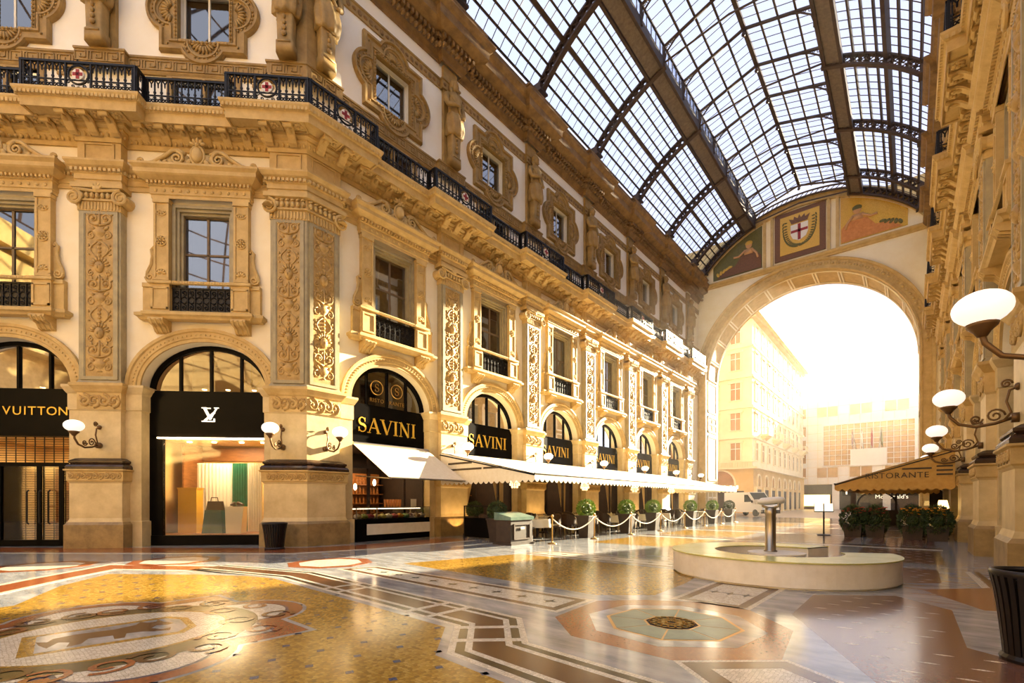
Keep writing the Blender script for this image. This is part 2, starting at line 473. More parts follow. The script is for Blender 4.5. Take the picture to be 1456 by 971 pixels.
def attic_face(bay):
    h = bay / 2; mb = MB()
    for x0, x1, z0, z1, ox, oz0, oz1, dep in ((-h, h, 12.6, 14.9, 0.95, 13.1, 14.6, 0.25), (-h, h, 14.9, 20.6, 0.78, 15.75, 17.55, 0.42)):
        mb.add([(x0, 0, z0), (x1, 0, z0), (x1, 0, oz0), (x0, 0, oz0)], [(0, 1, 2, 3)])
        mb.add([(x0, 0, oz1), (x1, 0, oz1), (x1, 0, z1), (x0, 0, z1)], [(0, 1, 2, 3)])
        mb.add([(x0, 0, oz0), (-ox, 0, oz0), (-ox, 0, oz1), (x0, 0, oz1)], [(0, 1, 2, 3)])
        mb.add([(ox, 0, oz0), (x1, 0, oz0), (x1, 0, oz1), (ox, 0, oz1)], [(0, 1, 2, 3)])
        q = [(-ox, oz0), (ox, oz0), (ox, oz1), (-ox, oz1)]
        mb.strip([(x, 0, z) for x, z in q], [(x, dep, z) for x, z in q], True)
    return mb.mesh('attic_field', 'attic_plaster')
def mezz_mesh():
    """panelled mezzanine opening behind the balcony"""
    mb = MB()
    for x0, x1, z0, z1 in ((-1.1, -0.95, 13.0, 14.7), (0.95, 1.1, 13.0, 14.7), (-1.1, 1.1, 14.6, 14.75), (-0.05, 0.05, 13.1, 14.6)):
        mb.box(x0, x1, -0.06, 0.1, z0, z1)
    mb.box(-2.1, -1.45, -0.04, 0, 13.2, 13.3); mb.box(-2.1, -1.45, -0.04, 0, 14.5, 14.6)
    mb.box(1.45, 2.1, -0.04, 0, 13.2, 13.3); mb.box(1.45, 2.1, -0.04, 0, 14.5, 14.6)
    return mb.mesh('mezzanine_frame', 'upper_stone')
def archivolt(bay):
    a = bay / 2 - 1.0; mb = MB(); N = 32
    prof = [(0.0, 0.0), (0.0, -0.06), (0.10, -0.06), (0.12, -0.09), (0.30, -0.09), (0.33, -0.13), (0.42, -0.13), (0.42, 0.0)]
    rows = [[((a + o) * cos(pi - pi * i / N), y, AS + (ARISE + o * 0.95) * sin(pi - pi * i / N)) for i in range(N + 1)] for o, y in prof]
    for p, q in zip(rows[:-1], rows[1:]): mb.strip(p, q)
    for i in range(46):                       # bead course
        t = pi * (i + 0.5) / 46
        mb.ball(((a + 0.21) * cos(t), -0.09, AS + (ARISE + 0.2) * sin(t)), 0.035, 0.03, 0.035, 6, 4)
    return mb.mesh('archivolt', 'stone')
def impost_mesh(bay):
    """narrow pier between pilaster and opening, with its frieze"""
    mb = MB(); a = bay / 2 - 1.0; x0, x1 = a - 0.04, bay / 2 - 0.55
    for s in (-1, 1):
        p = [(s * x0, 0.42), (s * x0, -0.06), (s * x1, -0.06)] if s > 0 else [(-x1, -0.06), (-x0, -0.06), (-x0, 0.42)]
        moulding(mb, p, [(0, 0), (0.05, 0), (0.05, 0.78), (0, 0.8), (0, 4.2), (0.03, 4.22), (0.03, 4.7), (0.06, 4.74), (0.14, 4.9), (0.14, 4.97), (0, 4.97)])
    return mb.mesh('impost', 'pier_stone')
def scroll_band(length, h, n, t=0.022):
    """running scroll in relief, x from -length/2, centred at z=0"""
    mb = MB(); st = length / n
    for i in range(n):
        cx = -length / 2 + st * (i + 0.5); s = 1 if i % 2 else -1
        mb.tube(spiral(cx, 0, h * 0.42, 1.4, -s * pi / 2, s, 12), [t * (1.2 - 0.6 * j / 12) for j in range(13)], 5)
        mb.ball((cx, 0, 0), t * 1.6, t * 1.3, t * 1.6, 6, 4)
        for q in (-1, 1):
            mb.ball((cx + q * st * 0.36, 0, s * q * h * 0.22), h * 0.17, t, h * 0.07, 6, 4, q * 0.9)
    return mb

# ------------------------------------------------------------------ carved pilaster panel
def relief_mesh(width, height):
    mb = MB(); z = 0.12; k = 0; w = width / 2
    rnd = random.Random(3)
    while z < height - 0.35:
        kind = k % 4
        if kind == 0:                                     # vase with leaves
            mb.lathe([(0.03, 0), (0.11, 0.02), (0.05, 0.08), (0.16, 0.2), (0.2, 0.3), (0.12, 0.36), (0.17, 0.4), (0.0, 0.42)], 10, (0, 0.03, z), sx=w / 0.36, sy=0.55)
            for s in (-1, 1):
                mb.tube(spiral(s * w * 0.62, z + 0.16, 0.13, 1.5, pi / 2 if s > 0 else pi / 2, -s, 14), [0.03 - 0.0012 * j for j in range(15)], 5)
                mb.ball((s * w * 0.55, 0, z + 0.38), 0.10, 0.05, 0.045, 7, 4, s * 0.7)
            z += 0.46
        elif kind == 1:                                   # paired scrolls
            for s in (-1, 1):
                mb.tube([(0, 0, z)] + [(s * w * 0.4, -0.01, z + 0.03)] + spiral(s * w * 0.5, z + 0.22, 0.17, 1.6, -pi / 2, s, 16), [0.035] * 2 + [0.034 - 0.0012 * j for j in range(17)], 5)
                mb.ball((s * w * 0.5, -0.01, z + 0.22), 0.055, 0.05, 0.055, 7, 4)
                for q in range(3):
                    an = 0.5 + q * 0.8
                    mb.ball((s * (w * 0.5 + 0.2 * cos(an)) * 0.9, 0, z + 0.22 + 0.2 * sin(an)), 0.075, 0.035, 0.03, 6, 4, an if s > 0 else pi - an)
            mb.tube([(0, 0, z), (0, 0, z + 0.5)], 0.03, 5)
            z += 0.5
        elif kind == 2:                                   # mask in a palmette
            mb.ball((0, 0, z + 0.24), 0.14, 0.10, 0.18, 10, 7)
            for q in range(9):
                an = pi * (q + 0.5) / 9
                mb.ball((0.23 * cos(an), 0, z + 0.26 + 0.23 * sin(an)), 0.09, 0.04, 0.035, 6, 4, an)
            mb.ball((0, -0.09, z + 0.22), 0.025, 0.03, 0.05, 6, 4)
            for s in (-1, 1):
                mb.ball((s * 0.055, -0.08, z + 0.28), 0.025, 0.02, 0.015, 6, 3)
                mb.tube(spiral(s * w * 0.66, z + 0.06, 0.10, 1.3, pi / 2, -s, 12), 0.024, 5)
            z += 0.52
        else:                                             # dropping husks and S stems
            for s in (-1, 1):
                mb.tube([(s * w * (0.15 + 0.55 * sin(pi * t / 10)), 0, z + 0.05 * t) for t in range(11)], [0.02 + 0.014 * sin(pi * t / 10) for t in range(11)], 5)
                for q in range(3):
                    mb.ball((s * w * 0.82, 0, z + 0.1 + q * 0.14), 0.05, 0.035, 0.028, 6, 4, s * (0.4 + q * 0.5))
            for q in range(4):
                mb.ball((0, 0, z + 0.07 + q * 0.12), 0.06, 0.05, 0.055, 7, 4)
            z += 0.52
        k += 1
    return mb.mesh('relief_carving', 'carved', True)
def capital_mesh(hw, wide=True):
    mb = MB(); z0 = 10.22
    mb.box(-hw - 0.02, hw + 0.02, -0.28, 0, z0, z0 + 0.28)               # necking, fluted
    n = 13
    for i in range(n):
        x = -hw + 2 * hw * (i + 0.5) / n
        mb.tube([(x, -0.285, z0 + 0.03), (x, -0.285, z0 + 0.25)], 0.028, 6)
    mb.box(-hw - 0.05, hw + 0.05, -0.33, 0, z0 + 0.28, z0 + 0.33)
    for i in range(7):                                                   # egg row
        x = -hw * 0.75 + 1.5 * hw * i / 6
        mb.ball((x, -0.34, z0 + 0.43), 0.06, 0.06, 0.085, 7, 5)
    mb.box(-hw * 0.9, hw * 0.9, -0.3, 0, z0 + 0.33, z0 + 0.53)
    for s in (-1, 1):                                                    # volutes
        mb.tube(spiral(s * (hw + 0.06), z0 + 0.36, 0.23, 2.1, pi / 2, s, 30, -0.36, 0.08), [0.05 - 0.0011 * j for j in range(31)], 6)
        o = len(mb.v)
        mb.lathe([(0.0, -0.02), (0.19, -0.02), (0.15, 0.1), (0.19, 0.34), (0.0, 0.34)], 12)
        mb.xf(o, Matrix.Translation((s * (hw + 0.06), -0.34, z0 + 0.36)) @ Matrix.Rotation(-pi / 2, 4, 'X'))
    mb.tube([(-hw, -0.36, z0 + 0.59), (0, -0.36, z0 + 0.54), (hw, -0.36, z0 + 0.59)], 0.045, 6)
    mb.ball((0, -0.36, z0 + 0.62), 0.15, 0.07, 0.11, 8, 5)
    for q in range(5):
        an = pi * (q + 0.5) / 5
        mb.ball((0.14 * cos(an), -0.38, z0 + 0.62 + 0.13 * sin(an)), 0.07, 0.04, 0.03, 6, 4, an)
    mb.box(-hw - 0.14, hw + 0.14, -0.4, 0, z0 + 0.64, z0 + 0.78)
    return mb.mesh('capital', 'stone', False)
PIER = [('plinth', 'plinth_stone', [(0.24, 0), (0.24, 0.7), (0.18, 0.78), (0.0, 0.78)]),
        ('pedestal', 'pier_stone', [(0.18, 0.78), (0.14, 0.9), (0.14, 1.95), (0.18, 2.0), (0.0, 2.0)]),
        ('pedestal_band', 'stone', [(0.18, 2.0), (0.2, 2.03), (0.2, 2.3), (0.25, 2.33), (0.25, 2.37), (0, 2.37)]),
        ('pier_base', 'dark_marble', [(0.22, 2.37), (0.22, 2.45), (0.19, 2.5), (0.13, 2.54), (0.17, 2.58), (0.17, 2.63), (0.06, 2.7), (0, 2.72)]),
        ('lower_shaft', 'pier_stone', [(0.0, 2.7), (0.0, 4.15), (0.04, 4.2)]),
        ('frieze', 'stone', [(0.03, 4.2), (0.03, 4.7), (0.07, 4.74), (0.1, 4.8), (0.17, 4.9), (0.17, 4.98), (0, 4.98)]),
        ('shaft', 'grey_stone', [(0.0, 4.98), (0.06, 4.98), (0.0, 5.1), (0.0, 10.25)]),
        ('upper_block', 'stone', [(0.02, 11.6), (0.02, 12.45)])]
ME = {}
ME['relief'] = relief_mesh(0.74, 4.95)
ME['capital'] = capital_mesh(HW)
b_ = MB()
for s in (-1, 1): b_.box(s * 0.48 - 0.055, s * 0.48 + 0.055, -0.29, -0.25, 5.1, 10.2)
b_.box(-0.43, 0.43, -0.29, -0.25, 5.1, 5.2); b_.box(-0.43, 0.43, -0.29, -0.25, 10.12, 10.2)
for s in (-1, 1): b_.box(s * 0.41 - 0.015, s * 0.41 + 0.015, -0.275, -0.25, 5.2, 10.12)
ME['panel_frame'] = b_.mesh('panel_frame', 'grey_stone')
ME['panel_field'] = MB().box(-0.42, 0.42, -0.262, -0.25, 5.18, 10.14).mesh('panel_field', 'carved')
ME['frieze_carving'] = scroll_band(1.12, 0.5, 4, 0.036).mesh('frieze_carving', 'carved', True)
ME['band_carving'] = scroll_band(1.5, 0.24, 9, 0.02).mesh('band_carving', 'carved', True)
b_ = MB(); b_.box(-0.42, 0.42, -0.3, -0.27, 11.75, 11.8); b_.box(-0.42, 0.42, -0.3, -0.27, 12.22, 12.27)
for s in (-1, 1): b_.box(s * 0.42 - 0.025, s * 0.42 + 0.025, -0.3, -0.27, 11.75, 12.27)
ME['block_panel'] = b_.mesh('block_panel', 'stone')
pier_cache = {}
def pilaster(parent, x, upper=True):
    e = empty('pilaster', (x, 0, 0), 0, parent)
    for nm, mt, prof in PIER:
        if nm not in pier_cache:
            mb = MB(); moulding(mb, [(-HW, 0), (-HW, -0.25), (HW, -0.25), (HW, 0)], prof, capends=False)
            pier_cache[nm] = mb.mesh(nm, mt)
        inst(nm, pier_cache[nm], e)
    inst('relief_carving', ME['relief'], e, (0, -0.265, 5.2))
    inst('panel_frame', ME['panel_frame'], e); inst('panel_field', ME['panel_field'], e)
    inst('capital', ME['capital'], e)
    inst('frieze_carving', ME['frieze_carving'], e, (0, -0.285, 4.46))
    inst('band_carving', ME['band_carving'], e, (0, -0.455, 2.17))
    inst('block_panel', ME['block_panel'], e)
    return e
for x in ARM_PIL[:]: pilaster(W_ARM, x)
for x in OCT_PIL: pilaster(W_OCT, x)
for y in R_PIL[:]: pilaster(W_RGT, -y)
# the corner pier: two faces meeting at the octagon corner
ce = empty('corner_pier', (0, 0, 0), 0, W_ARM)
P, ci = full_path(HW, 0.25)
cp = [world_arm(p) for p in P[ci - 2:ci + 3]]
for nm, mt, prof in PIER:
    moulding(MB(), cp, prof, capends=False).build(nm, mt, ce)
cc = Vector(cp[2])
for ang, mid in ((0.0, (cc + Vector(cp[3])) / 2), (-pi / 4, (cc + Vector(cp[1])) / 2)):
    # local axes of each face: x along it, y into the wall
    off = Matrix.Rotation(ang, 2) @ Vector((0, 0.25))
    loc = (mid.x + off.x, mid.y + off.y, 0)
    for k in ('panel_frame', 'panel_field', 'block_panel'):
        inst(k, ME[k], ce, loc, ang, (0.88, 1, 1))
    o2 = Matrix.Rotation(ang, 2) @ Vector((0, -0.265)); inst('relief_carving', ME['relief'], ce, (loc[0] + o2.x, loc[1] + o2.y, 5.2), ang, (0.92, 1, 1))
    o2 = Matrix.Rotation(ang, 2) @ Vector((0, -0.285)); inst('frieze_carving', ME['frieze_carving'], ce, (loc[0] + o2.x, loc[1] + o2.y, 4.46), ang, (0.88, 1, 1))
    o2 = Matrix.Rotation(ang, 2) @ Vector((0, -0.455)); inst('band_carving', ME['band_carving'], ce, (loc[0] + o2.x, loc[1] + o2.y, 2.17), ang, (0.8, 1, 1))
# corner capital: necking, eggs and a volute at either end
mb = MB(); z0 = 10.22
moulding(mb, cp, [(0.02, z0), (0.02, z0 + 0.28), (0.08, z0 + 0.3), (0.08, z0 + 0.34), (0.04, z0 + 0.36), (0.05, z0 + 0.62), (0.16, z0 + 0.65), (0.16, z0 + 0.78), (0, z0 + 0.78)], capends=False)
for ang, a_, b2 in ((0.0, cc, Vector(cp[3])), (-pi / 4, Vector(cp[1]), cc)):
    nrm = Matrix.Rotation(ang, 2) @ Vector((0, -1))
    for i in range(11):
        p = a_.lerp(b2, (i + 0.5) / 11) + nrm * 0.03
        mb.tube([(p.x, p.y, z0 + 0.03), (p.x, p.y, z0 + 0.25)], 0.03, 6)
    for i in range(7):
        p = a_.lerp(b2, (i + 0.5) / 7) + nrm * 0.09
        mb.ball((p.x, p.y, z0 + 0.45), 0.06, 0.06, 0.085, 7, 5)
    for i in range(7):
        p = a_.lerp(b2, (i + 0.5) / 7) + nrm * 0.1
        mb.ball((p.x, p.y, z0 + 0.58), 0.08, 0.05, 0.035, 6, 4, 0.5)
    far = b2 if ang == 0 else a_
    o = len(mb.v)
    s = 1 if ang == 0 else -1
    mb.tube(spiral(0, 0, 0.23, 2.1, pi / 2, s, 30, 0, 0.08), [0.05 - 0.0011 * j for j in range(31)], 6)
    mb.lathe([(0.0, -0.02), (0.19, -0.02)], 12)
    q = far + nrm * 0.12
    mb.xf(o, Matrix.Translation((q.x, q.y, z0 + 0.36)) @ Matrix.Rotation(ang, 4, 'Z'))
mb.build('capital', 'stone', ce)

# ------------------------------------------------------------------ bays
for b, nm in ((BAY, 'arm'), (OBAY, 'oct')):
    ME['field_' + nm] = wall_face(b); ME['attic_' + nm] = attic_face(b); ME['arch_' + nm] = archivolt(b); ME['impost_' + nm] = impost_mesh(b)
ME['mezz'] = mezz_mesh()
ME['mezz_pane'] = MB().box(-0.95, 0.95, 0.12, 0.14, 13.1, 14.6).mesh('mezzanine_pane', 'window_glass')
ME['mezz_back'] = MB().box(-0.95, 0.95, 0.2, 0.24, 13.1, 14.6).mesh('mezzanine_blind', 'curtain')
for wall, xs, nm in ((W_ARM, ARM_WIN, 'arm'), (W_OCT, OCT_WIN, 'oct'), (W_RGT, [-y for y in R_WIN], 'arm')):
    for x in xs:
        for n, k in (('plaster_field', 'field_' + nm), ('attic_field', 'attic_' + nm), ('archivolt', 'arch_' + nm), ('impost', 'impost_' + nm), ('mezzanine_frame', 'mezz'), ('mezzanine_pane', 'mezz_pane'), ('mezzanine_blind', 'mezz_back')):
            inst(n, ME[k], wall, (x, 0, 0))
# plain wall left over at the corner and the arch end
MB().box(CW.y - 0.1, ARM_WIN[0] - BAY / 2 + 0.02, 0.0, 0.3, 0, 20.6).build('plaster_return', 'plaster', W_ARM)
MB().box(ARM_WIN[-1] + BAY / 2 - 0.02, YARCH, 0.0, 0.3, 0, 20.6).build('plaster_return', 'plaster', W_ARM)
MB().box(OCT_WIN[0] + OBAY / 2 - 0.02, 0.02, 0.0, 0.3, 0, 20.6).build('plaster_return', 'plaster', W_OCT)
MB().box(-YARCH, -R_WIN[-1] - BAY / 2 + 0.02, 0, 0.3, 0, 20.6).build('plaster_return', 'plaster', W_RGT)

# ------------------------------------------------------------------ entablatures and cornices
ENT = [(0, 11.0), (0.05, 11.0), (0.05, 11.13), (0.08, 11.15), (0.08, 11.3), (0.12, 11.33), (0.12, 11.44), (0.2, 11.5), (0.26, 11.6), (0.26, 11.66), (0, 11.68)]
run('architrave', ENT, 'stone')
run('bed_moulding', [(0, 12.3), (0.06, 12.3), (0.08, 12.42), (0.2, 12.56), (0.2, 12.62), (0.3, 12.66), (0.3, 12.78), (0, 12.78)], 'stone')
run('cornice', [(0.0, 12.78), (0.62, 12.78), (0.62, 12.74), (0.66, 12.72), (0.68, 12.98), (0.74, 13.02), (0.8, 13.14), (0.8, 13.2), (0.0, 13.2)], 'stone', HW + 0.3, 0.36)
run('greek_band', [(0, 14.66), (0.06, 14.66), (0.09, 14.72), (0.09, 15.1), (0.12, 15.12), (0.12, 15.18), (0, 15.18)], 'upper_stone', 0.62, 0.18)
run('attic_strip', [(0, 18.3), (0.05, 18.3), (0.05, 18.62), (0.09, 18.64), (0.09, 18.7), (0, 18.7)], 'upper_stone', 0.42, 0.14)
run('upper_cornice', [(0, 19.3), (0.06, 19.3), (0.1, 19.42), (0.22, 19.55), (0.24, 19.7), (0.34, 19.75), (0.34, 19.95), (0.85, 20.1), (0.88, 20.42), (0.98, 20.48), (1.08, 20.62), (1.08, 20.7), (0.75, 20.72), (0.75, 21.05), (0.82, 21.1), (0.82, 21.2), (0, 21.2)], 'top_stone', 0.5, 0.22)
for wall, xs in ((W_ARM, ARM_PIL), (W_OCT, OCT_PIL), (W_RGT, [-y for y in R_PIL])):
    for x in xs:                                            # attic pier behind each statue
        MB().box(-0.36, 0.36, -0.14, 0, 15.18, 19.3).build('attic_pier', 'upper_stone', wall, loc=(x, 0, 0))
# the attic pier round the corner
P, ci = full_path(0.2, 0.2)
moulding(MB(), [world_arm(p) for p in P[ci - 2:ci + 3]], [(0, 15.18), (0, 19.3)], capends=False).build('attic_pier', 'upper_stone', W_ARM)

# rows of small ornament that follow the mouldings
def along(path, step, inset=0.0):
    """(x, y, angle) every step along each run of a plan path"""
    out = []
    for p, q in zip(path[:-1], path[1:]):
        p, q = Vector(p), Vector(q); L = (q - p).length
        if L < step * 0.8: continue
        n = max(1, int((L - 2 * inset) / step)); a = atan2(q.y - p.y, q.x - p.x)
        for i in range(n):
            c = p.lerp(q, (inset + (L - 2 * inset) * (i + 0.5) / n) / L); out.append((c.x, c.y, a))
    return out
def rows(fn, hw, d, dist):
    """call fn(wall, points) on each wall with the path moved out by dist"""
    P, ci = full_path(hw, d); Q = offset_path(P, dist)
    fn(W_OCT, [world_oct(p) for p in Q[:ci + 1]])
    fn(W_ARM, [world_arm(p) for p in Q[ci:]])
    fn(W_RGT, offset_path(right_path(hw, d), dist))
def eggs(wall, path):
    mb = MB()
    for x, y, a in along(path, 0.16): mb.ball((x, y, 12.49), 0.055, 0.055, 0.08, 6, 4)
    mb.build('egg_moulding', 'stone', wall, True)
rows(eggs, HW, 0.25, 0.13)
def dentils(wall, path):
    mb = MB()
    for x, y, a in along(path, 0.11):
        o = len(mb.v); mb.box(-0.035, 0.035, -0.05, 0.05, 13.0, 13.1); mb.xf(o, Matrix.Translation((x, y, 0)) @ Matrix.Rotation(a, 4, 'Z'))
    mb.build('leaf_moulding', 'stone', wall)
rows(dentils, HW + 0.3, 0.36, 0.73)
def small_dentils(wall, path):
    mb = MB()
    for x, y, a in along(path, 0.13):
        o = len(mb.v); mb.box(-0.04, 0.04, -0.05, 0.05, 11.34, 11.43); mb.xf(o, Matrix.Translation((x, y, 0)) @ Matrix.Rotation(a, 4, 'Z'))
    mb.build('dentil_moulding', 'stone', wall)
rows(small_dentils, HW, 0.25, 0.14)
def top_dentils(wall, path):
    mb = MB()
    for x, y, a in along(path, 0.2):
        o = len(mb.v); mb.box(-0.055, 0.055, -0.1, 0.1, 19.76, 19.93); mb.xf(o, Matrix.Translation((x, y, 0)) @ Matrix.Rotation(a, 4, 'Z'))
        mb.ball((x, y, 19.52), 0.07, 0.12, 0.09, 6, 4)
    mb.build('upper_dentil_moulding', 'top_stone', wall)
rows(top_dentils, 0.5, 0.22, 0.4)
def strip_beads(wall, path):
    mb = MB()
    for i, (x, y, a) in enumerate(along(path, 0.22)):
        mb.ball((x, y, 18.46), 0.09, 0.05, 0.06 if i % 2 else 0.11, 6, 4)
    mb.build('attic_carving', 'top_stone', wall)
rows(strip_beads, 0.42, 0.14, 0.05)
# Greek key fret: raised fillets
def key_unit():
    mb = MB(); t = 0.026
    seg = [(0, 0, 0.44, 0), (0, 0, 0, 0.27), (0, 0.27, 0.30, 0.27), (0.30, 0.09, 0.30, 0.27), (0.15, 0.09, 0.30, 0.09), (0.15, 0.09, 0.15, 0.18), (0.38, 0, 0.38, 0.27), (0.38, 0.27, 0.46, 0.27)]
    for x0, z0, x1, z1 in seg:
        mb.box(min(x0, x1) - t / 2, max(x0, x1) + t / 2, -0.022, 0.01, min(z0, z1) - t / 2, max(z0, z1) + t / 2)
    return mb
ku = key_unit()
def fret(wall, path):
    mb = MB()
    for p, q in zip(path[:-1], path[1:]):
        p, q = Vector(p), Vector(q); L = (q - p).length
        n = int(L / 0.46)
        if n < 1: continue
        a = atan2(q.y - p.y, q.x - p.x)
        for i in range(n):
            c = p + (q - p) * ((L - n * 0.46) / 2 + i * 0.46) / L
            o = len(mb.v); mb.add(ku.v, ku.f); mb.xf(o, Matrix.Translation((c.x, c.y, 14.775)) @ Matrix.Rotation(a, 4, 'Z'))
    mb.build('greek_fret', 'upper_stone', wall)
rows(fret, 0.62, 0.18, 0.092)
# modillions and rosettes under the balcony slab
mb = MB()
prof = [(-0.0, 0), (-0.74, 0), (-0.76, -0.05), (-0.68, -0.12), (-0.5, -0.1), (-0.34, -0.16), (-0.14, -0.3), (0.0, -0.34)]
mb.prism_yz([(y, z) for y, z in prof], -0.1, 0.1)
for s in (-1, 1):
    mb.tube([(s * 0.1, y * 0.96, z + 0.03) for y, z in prof[2:]], 0.025, 5)
mb.ball((0, -0.45, -0.13), 0.06, 0.2, 0.04, 6, 4)
o = len(mb.v); mb.lathe([(0, -0.12), (0.075, -0.12), (0.075, 0.12), (0, 0.12)], 10); mb.xf(o, Matrix.Translation((0, -0.68, -0.07)) @ Matrix.Rotation(pi / 2, 4, 'Y'))
ME['modillion'] = mb.mesh('modillion', 'stone')
mb = MB(); mb.box(-0.2, 0.2, -0.2, 0.2, -0.02, 0)
for i in range(6): mb.ball((0.09 * cos(i * pi / 3), 0.09 * sin(i * pi / 3), -0.03), 0.06, 0.06, 0.03, 6, 4)
mb.ball((0, 0, -0.06), 0.045, 0.045, 0.05, 6, 4)
for s in (-1, 1):
    mb.box(s * 0.2 - 0.02, s * 0.2 + 0.02, -0.22, 0.22, -0.05, 0); mb.box(-0.2, 0.2, s * 0.2 - 0.02, s * 0.2 + 0.02, -0.05, 0)
ME['rosette'] = mb.mesh('soffit_rosette', 'stone')
def modillions(wall, path):
    for x, y, a in along(path, 0.56, 0.05):
        t = Vector((cos(a), sin(a))); n = Vector((-t.y, t.x))
        inst('modillion', ME['modillion'], wall, (x, y, 12.78), a, (1.05, 0.76, 1.1))
        p = Vector((x, y)) + t * 0.28 - n * 0.38
        inst('soffit_rosette', ME['rosette'], wall, (p.x, p.y, 12.78), a)
rows(modillions, HW + 0.3, 0.36, 0.04)
# ------------------------------------------------------------------ first-floor windows in their carved surrounds
def rosette(mb, x, y, z, r):
    for i in range(8): mb.ball((x + r * 0.62 * cos(i * pi / 4), y, z + r * 0.62 * sin(i * pi / 4)), r * 0.36, r * 0.3, r * 0.2, 6, 4, i * pi / 4)
    mb.ball((x, y - r * 0.1, z), r * 0.28, r * 0.4, r * 0.28, 6, 4)
    mb.tube([(x + r * cos(t * pi / 8), y, z + r * sin(t * pi / 8)) for t in range(16)], r * 0.12, 5, closed=True)
def window_parts():
    W = {}
    mb = MB()                                              # moulded inner frame
    for o, y0, y1 in ((0.94, -0.05, 0.1), (0.86, 0.02, 0.2), (0.79, 0.1, 0.3)):
        i = o - 0.1
        for s in (-1, 1): mb.box(min(s * o, s * i), max(s * o, s * i), y0, y1, 8.08, 10.67 - (0.94 - o))
        mb.box(-i, i, y0, y1, 10.57 - (0.94 - o), 10.67 - (0.94 - o))
    W['inner_frame'] = mb.mesh('inner_frame', 'grey_stone')
    mb = MB()
    mb.box(-0.035, 0.035, 0.2, 0.27, 8.1, 10.4)
    for s in (-1, 1): mb.box(s * 0.71 - 0.03, s * 0.71 + 0.03, 0.2, 0.27, 8.1, 10.45)
    mb.box(-0.7, 0.7, 0.2, 0.27, 9.2, 9.26); mb.box(-0.7, 0.7, 0.2, 0.27, 10.38, 10.45); mb.box(-0.7, 0.7, 0.2, 0.27, 8.08, 8.16)
    W['sash'] = mb.mesh('sash', 'frame_wood')
    for i, (x0, x1, z0, z1) in enumerate(((-0.68, -0.035, 8.16, 9.2), (0.035, 0.68, 8.16, 9.2), (-0.68, -0.035, 9.26, 10.38), (0.035, 0.68, 9.26, 10.38))):
        W['pane%d' % i] = MB().box(x0, x1, 0.23, 0.24, z0, z1).mesh('pane', 'window_glass')
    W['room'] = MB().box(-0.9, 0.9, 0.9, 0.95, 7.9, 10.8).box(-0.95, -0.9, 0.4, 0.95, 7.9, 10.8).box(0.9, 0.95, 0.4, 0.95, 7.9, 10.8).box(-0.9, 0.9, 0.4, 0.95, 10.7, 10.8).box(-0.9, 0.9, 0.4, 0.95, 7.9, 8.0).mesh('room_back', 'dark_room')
    mb = MB()
    for j in range(9):
        for s in (-1, 1): mb.tube([(s * (0.66 - j * 0.045), 0.42 + 0.03 * (j % 2), 10.4), (s * (0.66 - j * 0.03), 0.42 + 0.03 * (j % 2), 9.3)], 0.03, 5)
    W['blind'] = mb.mesh('blind', 'curtain')
    for s, nm in ((-1, 'a'), (1, 'b')):
        mb = MB(); x0, x1 = (0.96, 1.4) if s > 0 else (-1.4, -0.96); c = (x0 + x1) / 2
        mb.box(x0, x1, -0.16, 0, 8.2, 10.75)
        for q in (x0 + 0.03, x1 - 0.03): mb.box(q - 0.03, q + 0.03, -0.19, -0.16, 8.3, 10.6)
        mb.box(x0, x1, -0.19, -0.16, 8.24, 8.32); mb.box(x0 - 0.02, x1 + 0.02, -0.21, 0, 10.62, 10.75)
        rosette(mb, c, -0.18, 9.45, 0.15)
        for zc, d in ((10.4, 1), (8.42, -1)):
            for i in range(5):
                an = pi * (i + 0.5) / 5
                mb.ball((c + 0.1 * cos(an), -0.17, zc - d * 0.1 * sin(an)), 0.075, 0.035, 0.03, 6, 4, -d * an)
            mb.tube([(c + 0.17 * cos(pi * t / 8), -0.17, zc - d * 0.17 * sin(pi * t / 8)) for t in range(9)], 0.02, 5)
        W['jamb_' + nm] = mb.mesh('jamb_pilaster', 'stone')
        mb = MB()                                           # console scroll hugging the foot of the jamb
        pts = [(s * 1.42, 0, 9.2), (s * 1.46, 0, 9.28), (s * 1.52, 0, 9.2), (s * 1.49, 0, 9.0), (s * 1.53, 0, 8.75), (s * 1.64, 0, 8.5), (s * 1.66, 0, 8.32)]
        mb.tube([(x, -0.08, z) for x, _, z in pts], 0.05, 6)
        mb.tube(spiral(s * 1.55, 8.34, 0.14, 1.6, 0 if s > 0 else pi, -s, 14, -0.1), 0.04, 6)
        poly = [(s * 1.4, 9.15)] + [(x, z) for x, _, z in pts[2:]] + [(s * 1.6, 8.2), (s * 1.4, 8.2)]
        mb.prism_xz(poly, -0.09, 0)
        W['console_' + nm] = mb.mesh('side_scroll', 'stone')
        mb = MB()                                           # dado block under the jamb, with wing
        x0, x1 = (0.9, 1.46) if s > 0 else (-1.46, -0.9)
        mb.box(x0, x1, -0.24, 0, 7.25, 8.1)
        for q in (x0 + 0.06, x1 - 0.06): mb.box(q - 0.03, q + 0.03, -0.27, -0.24, 7.32, 7.98)
        mb.box(x0 + 0.03, x1 - 0.03, -0.27, -0.24, 7.32, 7.38); mb.box(x0 + 0.03, x1 - 0.03, -0.27, -0.24, 7.94, 8.0)
        wx0, wx1 = (1.46, 1.74) if s > 0 else (-1.74, -1.46)
        mb.box(wx0, wx1, -0.14, 0, 7.25, 8.02); mb.box(wx0, wx1, -0.18, 0, 8.02, 8.14)
        W['dado_' + nm] = mb.mesh('dado', 'stone')
        mb = MB(); c = s * 1.2                             # bracket
        mb.prism_yz([(0, 7.0), (-0.42, 7.0), (-0.44, 6.92), (-0.36, 6.84), (-0.2, 6.8), (-0.1, 6.66), (0, 6.62)], c - 0.22, c + 0.22)
